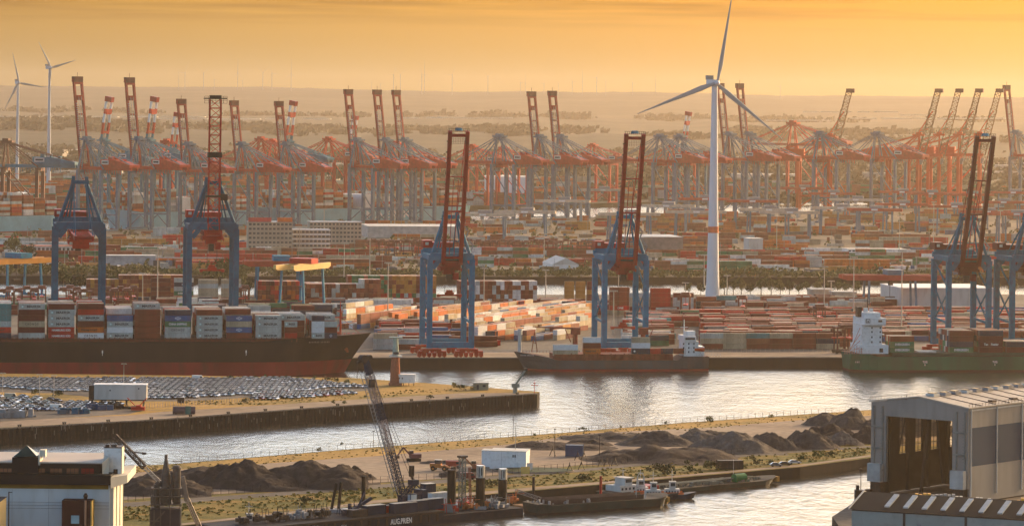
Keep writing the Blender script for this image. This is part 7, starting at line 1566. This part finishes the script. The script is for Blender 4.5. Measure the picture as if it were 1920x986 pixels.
    for i in range(65): b.beam((Wd + .3, i * 2, he + .4), (Wd + .3, i * 2, he + 1.5), .08)
    b.beam((Wd + .3, 0, he + 1.5), (Wd + .3, D, he + 1.5), .08); b.beam((Wd + .3, 0, he + .95), (Wd + .3, D, he + .95), .06)
    for i in range(16): b.beam((i * 1.1 - .3, -.3, rz_(i * 1.1)), (i * 1.1 - .3, -.3, rz_(i * 1.1) + 1), .07)
    b.beam((-.3, -.3, rz_(0) + 1), (Wd / 2, -.3, rz_(Wd / 2) + 1), .07); b.build('roof_railing', M_dark, t)
    b = MB()
    for i in range(8): y0 = 2.2 + i * 15.6; b.box(Wd + .003, Wd + .06, y0, y0 + 15.0, he - 18.5, he - 6.2)
    b.build('blue_side_panels', mat('blue_grey_panel', (.015, .045, .085), .8, 0, .1, .05), t)
    b = MB()
    for i in range(8): y0 = 1.6 + i * 15.6; b.tube((Wd + .25, y0, 2), (Wd + .25, y0, he), .22, n=8)
    b.box(Wd + .01, Wd + .1, 1.2, D, he - .8, he - .3); b.build('downpipes', M_offwhite, t)
    b = MB()
    for x in (1.0, 4.3, Wd - 4.4, Wd - 1.2): b.box(x, x + .5, -.45, -.003, 7, he - 1)
    for x0 in (.6, Wd - 5.0):
        for z in (he - 8, he - 15, he - 22): b.box(x0, x0 + 4.6, -1.1, -.5, z, z + .5)
        for z in range(8, int(he) - 2, 1): b.box(x0 + 3.4, x0 + 4.2, -.7, -.62, z, z + .15)
    b.build('front_ladders', mat('grey_green_ladder', (.16, .18, .17), .6), t)
    b = MB()
    for x0 in (.2, Wd - 5.2): b.box(x0, x0 + 5, -2.4, -.5, 4.5, 10.4)
    b.build('front_cabins', mat('pale_grey_cabin', (.36, .36, .34), .6), t)
    b = MB()
    for x0 in (.8, Wd - 4.4): b.box(x0, x0 + 3.8, -1.4, 1.1, 0, 4.5); b.box(x0 - .6, x0 + 1, -3.4, -1.4, -1, 2)
    b.build('foundation_piers', M_blackiron, t)
    b = MB(); b.box(27.5, 31, -.08, -.003 + .0, he - 5.2, he - 4.5) if False else None; b.tube((Wd / 2 - 5, -.1, he + 1.5), (Wd / 2 - 5, -.1, he + 3.3), .12, n=6); b.build('gable_lamp', M_dark, t)
M_pane = bpy.data.materials.new('backlit_golden_panes'); M_pane.use_nodes = True; _b = M_pane.node_tree.nodes['Principled BSDF']; _b.inputs['Base Color'].default_value = (.75, .55, .32, 1); _b.inputs['Transmission Weight'].default_value = 1; _b.inputs['Roughness'].default_value = .25; _b.inputs['IOR'].default_value = 1.01  # orange tint puts the golden backlight into the panes
big_hall()
sheet('shipyard_ground', [PZ(1560, 968, 4.6)[:2], PZ(1625, 926, 4.6)[:2], PZ(1700, 905, 4.6)[:2], PZ(2100, 860, 4.6)[:2], (520, 1200), (520, 850), (100, 850)], -3, 4.6, M_sheet, G_asph)
b = MB(); b.box(-4, 0, -2, 2, -1, 3.2); b.tube((-2, 0, 3.2), (-2, 0, 10), .15, .1, 6); b.box(-2.4, -1.6, -.3, .3, 9.6, 10.4); b.box(-3.6, -2.6, -1, 1, 3.2, 4.8); tag(b.build('dock_dolphin', M_blackiron, None, PZ(1625, 936, 0)), 'dark dock dolphin with a thin signal post at the hall\'s water corner', 'dolphin')
def low_hall():
    A = PY(1597, 953, 985); zt = A.z; t = thing('workshop_hall', 'long low workshop with black roof and slanting rooflights in front of the big hall', 'hall', (A.x, A.y, 4.6), R(-24)); W_, D, he = 95, 26, zt - 4.6
    b = MB(); b.box(0, W_, 0, D, 0, he - .02); b.build('wall', mat('pale_green_grey_wall', (.26, .30, .28), .7, 0, .12, .1, (.15, .16, .15), .3), t)
    rs = 3.6; b = MB(); b.add([(-.6, -.6, he), (W_, -.6, he), (W_, D + .6, he), (-.6, D + .6, he), (-.6, D / 2, he + rs), (W_, D / 2, he + rs)], [(0, 1, 5, 4), (2, 3, 4, 5), (0, 4, 3), (1, 2, 5), (0, 3, 2, 1)]); b.build('roof', mat('black_tar_roof', (.005, .008, .009), .8, 0, .25, .3), t)
    for i in range(15):
        x = 9 + i * 5.5; b = MB(); zA, zB = he + rs * .16, he + rs * .86; yA, yB = D * .08, D * .43
        b.add([(x, yA, zA + .02), (x + 1.5, yA, zA + .02), (x + 1.5, yB, zB + .02), (x, yB, zB + .02), (x, yA, zA + .5), (x + 1.5, yA, zA + .5), (x + 1.5, yB, zB + .5), (x, yB, zB + .5)], [(4, 5, 6, 7), (0, 1, 5, 4), (1, 2, 6, 5), (2, 3, 7, 6), (3, 0, 4, 7)]); b.build('rooflight', mat('rooflight_sheet', (.36, .38, .37), .35, 0, .15, .5), t)
    b = MB()
    for x in (15.2, 33.2, 52.8, 74): b.box(x, x + .7, -.12, -.003, .5, he - .4)
    b.box(0, W_, -.1, -.003, he - .5, he - .1); b.build('wall_pilasters', M_dark, t)
    b = MB(); b.add([(-.62, -.9, he - .1), (-.62, -.9, he + .25), (-.62, D / 2, he + rs + .3), (-.62, D / 2, he + rs - .05)], [(0, 1, 2, 3)]); b.beam((-.7, -.6, he + .1), (-.7, D / 2, he + rs + .1), .4); b.beam((-.7, D / 2, he + rs + .1), (-.7, D + .6, he + .1), .4); b.build('verge_trim', M_offwhite, t)
    b = MB(); r_ = random.Random(2)
    for i in range(26): b.obox(18 + r_.uniform(0, 30), -4 + r_.uniform(-1, 1), 0, 1.2, .8, r_.uniform(.6, he - 1), r_.random())
    b.build('stored_pipes', M_grey, t)
low_hall()
for i, (px, py, m, lb_) in enumerate(((1732, 933, mat('yellow_machine', (.62, .32, .03), .5), 'yellow machine behind the workshop roof, first of two'), (1892, 944, MATS['yellow_machine'], 'yellow machine behind the workshop roof, near the picture edge'), (1770, 937, M_grey, 'grey tank cluster beside the first yellow machine'), (1815, 941, M_offwhite, 'white tank cluster between the two yellow machines'), (1845, 942, M_offwhite, 'small white vents cluster left of the second yellow machine'))):
    p = PY(px, py, 1024); tt = thing('yard_machine', lb_, 'machine', (p.x, p.y, 4.6), R(-8)); h_ = p.z - 4.6; b = MB(); r_ = random.Random(i + 3)
    for x in (-3.5, 3.5): b.box(x - .2, x + .2, -1, -.6, 0, h_ - 1)
    b.box(-4.2, 4.2, -1.2, 1.2, h_ - 1.2, h_ - .7); b.build('frame', M_dark, tt); b = MB()
    for j in range(7): x = -3.7 + j * 1.2; b.box(x, x + .9, -1, .8, h_ - .69, h_ + r_.uniform(.6, 2.0))
    b.build('housing', m, tt)
heap_ = None
# ---------------------------------------------------------------- silo building at the lower left
def silo():
    Y = 900; L0 = PY(12, 905, Y); R0 = PY(206, 905, Y); zc = L0.z; t = thing('silo_building', 'tall white mill building with black top storey and brick red lift shaft', 'building', (L0.x - 22, Y, 5), 0)
    Wd = R0.x - L0.x + 22; D = 24; he = PY(206, 908, Y).z - 5; mw_ = mat('white_render', (.50, .54, .55), .7, 0, .08, .1, (.35, .34, .3), .3, stretch=(1, 1, .2)); my = mat('sunlit_cream_render', (.62, .58, .48), .7, 0, .1, .15)  # cream side colour carries the evening sun, cooler white front its shade
    b = MB(); b.box(0, Wd, 0, D, 0, he); b.build('wall', mw_, t)
    for i in range(3): b = MB(); b.box(Wd + .002, Wd + .9, 1 + i * 8, 6.6 + i * 8, 0, he - .4); b.build('side_pilaster', my, t)
    b = MB(); b.box(0, Wd - .4, -.15, -.003, he - 1.2, he - .1); b.build('ochre_band', mat('ochre_band', (.22, .13, .02), .7), t)
    zt = PY(100, 868, Y).z - 5; b = MB(); b.box(-.5, Wd + .4, -1.6, D, he + .002, he + 2.6); b.build('black_parapet', mat('blue_black_cladding', (.004, .008, .012), .6), t)
    b = MB(); b.add([(Wd + .4, -1.6, he - .8), (Wd + 4.2, 3, he + .2), (Wd + 4.2, D, he + .6), (Wd + .4, D, he + .4), (Wd + .4, -1.6, he + 2.0), (Wd + 4.2, 3, he + 2.2), (Wd + 4.2, D, he + 2.6), (Wd + .4, D, he + 2.3)], [(0, 3, 2, 1), (0, 1, 5, 4), (1, 2, 6, 5), (2, 3, 7, 6), (4, 5, 6, 7)]); b.build('side_canopy', my, t)
    # set back storey
    sx = PY(186, 868, Y).x - (L0.x - 22); z1 = he + 1.0; z2 = PY(100, 868, Y + 2).z - 5
    b = MB(); b.box(0, sx, 2.5, D - 2, z1 + .01, z2); b.build('top_storey', MATS['blue_black_cladding'], t)
    b = MB(); b.box(sx + .01, Wd + .3, 2.5, D - 3, z1, z1 + .25); b.build('terrace_floor', mat('peach_terrace', (.42, .27, .2), .8), t)
    b = MB(); b.box(-.3, sx + .6, 1.6, D - 1, z2, z2 + .35); b.add([(-.3, 1.6, z2 + .36), (sx + .6, 1.6, z2 + .36), (sx + .6, D - 1, z2 + .7), (-.3, D - 1, z2 + .7)], [(0, 1, 2, 3)]); b.build('roof', mat('pale_pinkish_roof', (.48, .43, .38), .7, 0, .08, .1), t)
    b = MB(); b.add([(sx + .61, 1.6, z2 - 4), (sx + 2.2, 2.4, z2 - 3.4), (sx + 2.2, 3.2, z2 + 1.6), (sx + .61, 1.8, z2 + .4), (sx + .61, 6, z2 + 1.9), (sx + .61, 6, z2 - 4)], [(0, 1, 2, 3), (3, 2, 4), (0, 3, 4, 5), (0, 5, 1), (1, 5, 4, 2)]); b.build('roof_end_fin', my, t)
    wg = mat('brown_window_blind', (.30, .12, .06), .5)
    for px in (8, 41, 71, 103, 134, 162):
        x = PY(px, 883, Y).x - (L0.x - 22); f = MB(); w_ = 3.2 if px != 162 else 3.4; zc_ = PY(px, 892, Y + 2.5).z - 5
        f.box(x - w_ / 2, x + w_ / 2, 2.44, 2.497, zc_, zc_ + 2.0); o = f.build('window', wg if px < 160 else M_redsteel, t); g = MB()
        for q in (-1, -.33, .33, 1): g.box(x + q * w_ / 2 - .06, x + q * w_ / 2 + .06, 2.38, 2.43, zc_, zc_ + 2.0)
        g.box(x - w_ / 2, x + w_ / 2, 2.36, 2.375, zc_ + .95, zc_ + 1.05); g.build('glazing_bars', M_blackiron, o)
    # stair turret and skylight
    xt = PY(206, 850, Y).x - (L0.x - 22); zt_ = PY(206, 838, Y + 8).z - 5; b = MB(); b.box(xt - 2.2, xt + 2.2, 6, 11, z1 + .26, zt_); b.build('stair_turret', M_white, t); b = MB(); b.box(xt + 2.202, xt + 2.5, 6, 11, z1 + .26, zt_ + .1); b.build('turret_side', my, t)
    b = MB(); b.box(xt - 2.3, xt + 2.3, 5.9, 11.1, zt_, zt_ + .25); b.tube((xt - .6, 8, zt_ + .2), (xt + .9, 8, zt_ + .2), .55, n=10); b.box(xt - 2, xt - 1, 7, 8, zt_ + .25, zt_ + .8); b.build('turret_roof', M_dark, t); b = MB(); b.box(xt + .3, xt + 1.4, 5.94, 5.997, z1 + .3, z1 + 2.4); b.build('turret_door', M_blackiron, t)
    xk = PY(46, 850, Y).x - (L0.x - 22); b = MB(); b.box(xk - 3.4, xk + 3.4, 1.4, 7, z2 - 3.2, z2 + 1.5); b.build('dormer_base', MATS['blue_black_cladding'], t)
    b = MB(); b.add([(xk - 2.8, 2, z2 + 1.9), (xk + 2.8, 2, z2 + 1.9), (xk + 2.8, 6.8, z2 + 1.9), (xk - 2.8, 6.8, z2 + 1.9), (xk, 4.4, z2 + 4.4)], [(0, 1, 4), (1, 2, 4), (2, 3, 4), (3, 0, 4)]); b.box(xk - 3, xk + 3, 1.8, 7, z2 + 1.7, z2 + 1.9); b.build('pyramid_skylight', mat('dark_green_glass', (.02, .06, .055), .25), t)
    b = MB(); b.box(xk + 3.5, xk + 5, 3, 6, z2 + 1.4, z2 + 3.3); b.box(xk + 3.41, xk + 3.8, 1.4, 7, z2 - .5, z2 + 1.9); b.build('roof_box', my, t)
    # lift shaft
    xa, xb = PY(116, 950, Y - 5).x - (L0.x - 22), PY(170, 950, Y - 5).x - (L0.x - 22); zs = PY(140, 938, Y - 5).z - 5
    b = MB(); b.box(xa, xb, -5, -.01, 0, zs); b.build('brick_shaft', mat('dark_red_cladding', (.045, .010, .010), .7, 0, .2, .3), t); b = MB(); b.box(xb + .002, xb + .35, -5, -.01, 0, zs - .1); b.build('shaft_side_trim', mat('yellow_trim', (.5, .33, .09), .7), t); b = MB(); b.box(xa + 2.4, xa + 4.5, -5.06, -5.003, zs - 5.9, zs - 3.8); b.build('shaft_window', mat('pale_blue_glass', (.25, .42, .48), .3), t)
    xp = xb - 1.3; b = MB(); b.tube((xp, -5.35, 0), (xp, -5.35, zs + .2), .28, n=10); b.build('flue_pipe', mat('copper_flue', (.4, .22, .14), .4, .4), t); b = MB(); b.tube((xp, -5.35, zs + .2), (xp, -5.35, zs + 1.3), .3, .62, 10); b.tube((xp, -5.35, zs + 1.3), (xp, -5.35, zs + 2.0), .62, .3, 10); b.build('flue_cowl', M_blackiron, t)
    b = MB()
    for x in (2.2, 11.7, 21.5, 31): b.box(x + 2, x + 2.06, -.05, -.003, 0, he - 1.4)
    b.build('wall_joints', M_grey, t)
    for zz in (zs - 1.0, zs - 1.8, zs - 2.6): b = MB(); b.tube((0, -1.2, zz), (Wd, -.9, zz + .1), .035, n=5); b.build('wall_cable', M_blackiron, t)
    tt = thing('annex_building', 'yellow lit annex with dark flat roof at the lower picture corner', 'building', (PY(-60, 930, 885).x, 876, 5), 0); xw = PY(12, 930, 885).x - tt.location.x; hz = PY(5, 931, 885).z - 5
    b = MB(); b.add([(0, 0, 0), (xw - 2.2, 0, 0), (xw, 9, 0), (0, 9, 0), (0, 0, hz - 1.5), (xw - 2.2, 0, hz - 1.5), (xw, 9, hz), (0, 9, hz)], [(0, 1, 5, 4), (1, 2, 6, 5), (2, 3, 7, 6), (3, 0, 4, 7)]); b.build('wall', mat('yellow_render', (.55, .42, .2), .7, 0, .1, .3), tt); b = MB(); b.add([(0, -.3, hz - 1.4), (xw - 1.9, -.3, hz - 1.4), (xw + .3, 9.3, hz + .1), (0, 9.3, hz + .1)], [(0, 1, 2, 3)]); b.build('roof', M_blackiron, tt)
    b = MB(); b.tube((0, 0, 0), (0, 0, 40), .2, .15, 8); b.box(-.1, .9, -.1, .1, 39.6, 39.9); o = b.build('lamp_post', M_dark, None, (PY(16, 985, 888).x, 888, 5)); o.scale = (1, 1, (PY(16, 921, 888).z - 5) / 40); tag(o, 'dark drain post between the annex and the white mill building', 'post')
silo()
def plant_tower():
    Y = 960; c = PY(315, 940, Y); t = thing('industrial_tower', 'rusty grey pipework tower with a conical stack, standing before the black heaps', 'tower', (c.x, Y, 5), R(5)); X = lambda px, py=900: PY(px, py, Y).x - c.x; Z = lambda py, px=315: PY(px, py, Y).z - 5
    ms = mat('weathered_grey_steel', (.085, .08, .075), .7, .1, .35, .5, RUST, .6)
    b = MB(); b.box(X(283), X(340), -3, 4, 0, Z(952)); b.build('base_block', mat('dark_purple_cladding', (.035, .03, .04), .7, 0, .3, .3), t); b = MB(); b.box(X(338), X(341), -3.02, -2.6, 0, Z(948)); b.build('corner_trim', mat('sunlit_cream_trim', (.5, .4, .28), .7), t)
    b = MB(); b.tube((X(311), 0, Z(932)), (X(311), 0, Z(888)), 1.3, 1.2, 12); b.tube((X(311), 0, Z(888)), (X(311), 0, Z(857)), 1.15, .35, 12); b.tube((X(311), 0, Z(857)), (X(311), 0, Z(852)), .5, .4, 8); b.build('conical_stack', ms, t)
    b = MB(); b.tube((X(331), 0, Z(940)), (X(331), 0, Z(876)), 1.15, 1.1, 12); b.tube((X(331), 0, Z(878)), (X(331), 0, Z(872)), 1.5, .8, 12); b.box(X(323), X(342), -.6, .6, Z(865), Z(864)); b.build('round_vessel', ms, t)
    b = MB(); b.tube((X(294), 0, Z(950)), (X(294), 0, Z(908)), .85, n=10); b.tube((X(294), 0, Z(909)), (X(300), 0, Z(904)), .8, n=10); b.tube((X(300), 0, Z(904)), (X(310), 0, Z(905)), .5, n=8); b.tube((X(321), -1, Z(935)), (X(321), -1, Z(888)), .3, n=8); b.tube((X(316), -1, Z(908)), (X(321), -1, Z(914)), .35, n=8); b.build('pipes', ms, t)
    b = MB(); r_ = random.Random(12)
    for py in (915, 930, 945, 952): b.box(X(284), X(341), -2.4, 2.4, Z(py), Z(py) + .2)
    for i in range(22): x = X(284) + i * (X(341) - X(284)) / 21; b.beam((x, -2.4, Z(946)), (x, -2.4, Z(944 - 3)), .07)
    for px in (286, 300, 318, 338): b.beam((X(px), -2.3, Z(952)), (X(px), -2.3, Z(914)), .28)
    for i in range(10): b.obox(r_.uniform(X(288), X(336)), r_.uniform(-2, 2), Z(r_.choice((945, 930))) + .2, r_.uniform(.6, 2), 1, r_.uniform(.8, 2.2), 0)
    b.build('platforms', ms, t)
    b = MB(); b.beam((X(342), -1, Z(892)), (X(350), -1, Z(930)), 1.1); b.box(X(345), X(352), -1.6, 0, Z(938), Z(922)); b.build('chute_head', mat('warm_grey_steel', (.2, .16, .13), .6, .1, .2, .5), t)
    b = MB(); b.truss((X(350), -1, Z(932)), (X(376), -2, Z(988)), 1.1, 1.0, 12, .22); b.beam((X(349), -1.9, Z(932)), (X(375), -2.6, Z(988)), .3); b.build('conveyor_arm', mat('warm_grey_steel', (.2, .16, .13), .6, .1, .2, .5), t)
    b = MB()
    for px in (283, 290, 302, 320, 338): b.beam((X(px), -3.1, 0), (X(px), -3.1, Z(952)), .35)
    b.beam((X(283), -3.12, Z(985)), (X(310), -3.12, Z(955)), .35); b.beam((X(284), -3.1, Z(974)), (X(300), -3.1, Z(974)), .3); b.build('base_frame', ms, t)
    t2 = thing('lattice_jib_crane', 'long grey lattice jib rising slantwise above the white mill building\'s roof', 'crane', (c.x, Y + 6, 5), 0)
    b = MB(); P0, P1, P2 = Vector((X(300), 0, Z(912))), Vector((X(266), 0, Z(880))), Vector((X(209), 0, Z(822))); b.truss(P0, P1, .9, .9, 7, .14); b.build('jib_base', M_grey, t2); b = MB(); b.truss(P1, P2, 1.3, 1.3, 12, .34, t2=.25); b.build('jib', M_dark, t2)
    b = MB(); b.beam(P2, Vector((X(303), 0, Z(900))), .09); b.beam(P2 + Vector((0, 0, -2)), Vector((X(290), 0, Z(885))), .09); b.beam((X(244), 0, Z(852)), (X(270), 0, Z(854)), .35); b.box(X(262), X(269), -.5, .5, Z(856), Z(852.5)); b.build('jib_ropes', M_dark, t2); b = MB(); b.tube((X(300), 0, 0), (X(300), 0, Z(912)), .9, .7, 8); b.build('slewing_column', ms, t2)
    b = MB(); pts = [(228, 878), (229, 866), (231, 860), (234, 858)]
    for i in range(3): b.tube(Vector((X(pts[i][0]), 0, Z(pts[i][1]))), Vector((X(pts[i + 1][0]), 0, Z(pts[i + 1][1]))), .45, n=8)
    b.tube((X(228), 0, 0), (X(228), 0, Z(878)), .4, n=8); tag(b.build('vent_pipe', M_dark, None, (c.x, Y + 2, 5)), 'dark bent vent pipe rising just behind the mill building\'s terrace', 'pipe')
plant_tower()
sheet('near_shore_ground', [(-420, 1040), (-60, 1000), (-40, 880), (-40, 700), (-420, 700)], -3, 5, M_sheet, G_asph)
# ---------------------------------------------------------------- haze
hzb = MB(); hzb.box(-8600, 8600, -60, 18600, -3.9, 260)
ho = hzb.build('haze', []) if False else place('haze', hzb.mesh('haze', [bpy.data.materials.new('evening_haze')]))
hm = ho.data.materials[0]; hm.use_nodes = True; t = hm.node_tree; t.nodes.clear(); oo = t.nodes.new('ShaderNodeOutputMaterial'); pv = t.nodes.new('ShaderNodeVolumePrincipled')
pv.inputs['Color'].default_value = (.60, .50, .375, 1); pv.inputs['Density'].default_value = HAZE_DENSITY; pv.inputs['Anisotropy'].default_value = .55; t.links.new(pv.outputs[0], oo.inputs['Volume'])
ho['kind'] = 'stuff'; ho['label'] = 'golden evening haze over the harbour'
hm.cycles.homogeneous_volume = True if hasattr(hm.cycles, 'homogeneous_volume') else None
# ---------------------------------------------------------------- tidy
dupe = {}
for o in S.objects:
    if o.get('label') and len(o['label'].split()) > 16: print('LONG', o['label'])
for o in S.objects:
    l_ = o.get('label')
    if l_ is not None and o.parent is None: dupe.setdefault(l_, []).append(o.name)
for l_, ns in dupe.items():
    if len(ns) > 1: print('DUP', len(ns), l_)
print('objects', len(S.objects), 'containers', NIND[0])
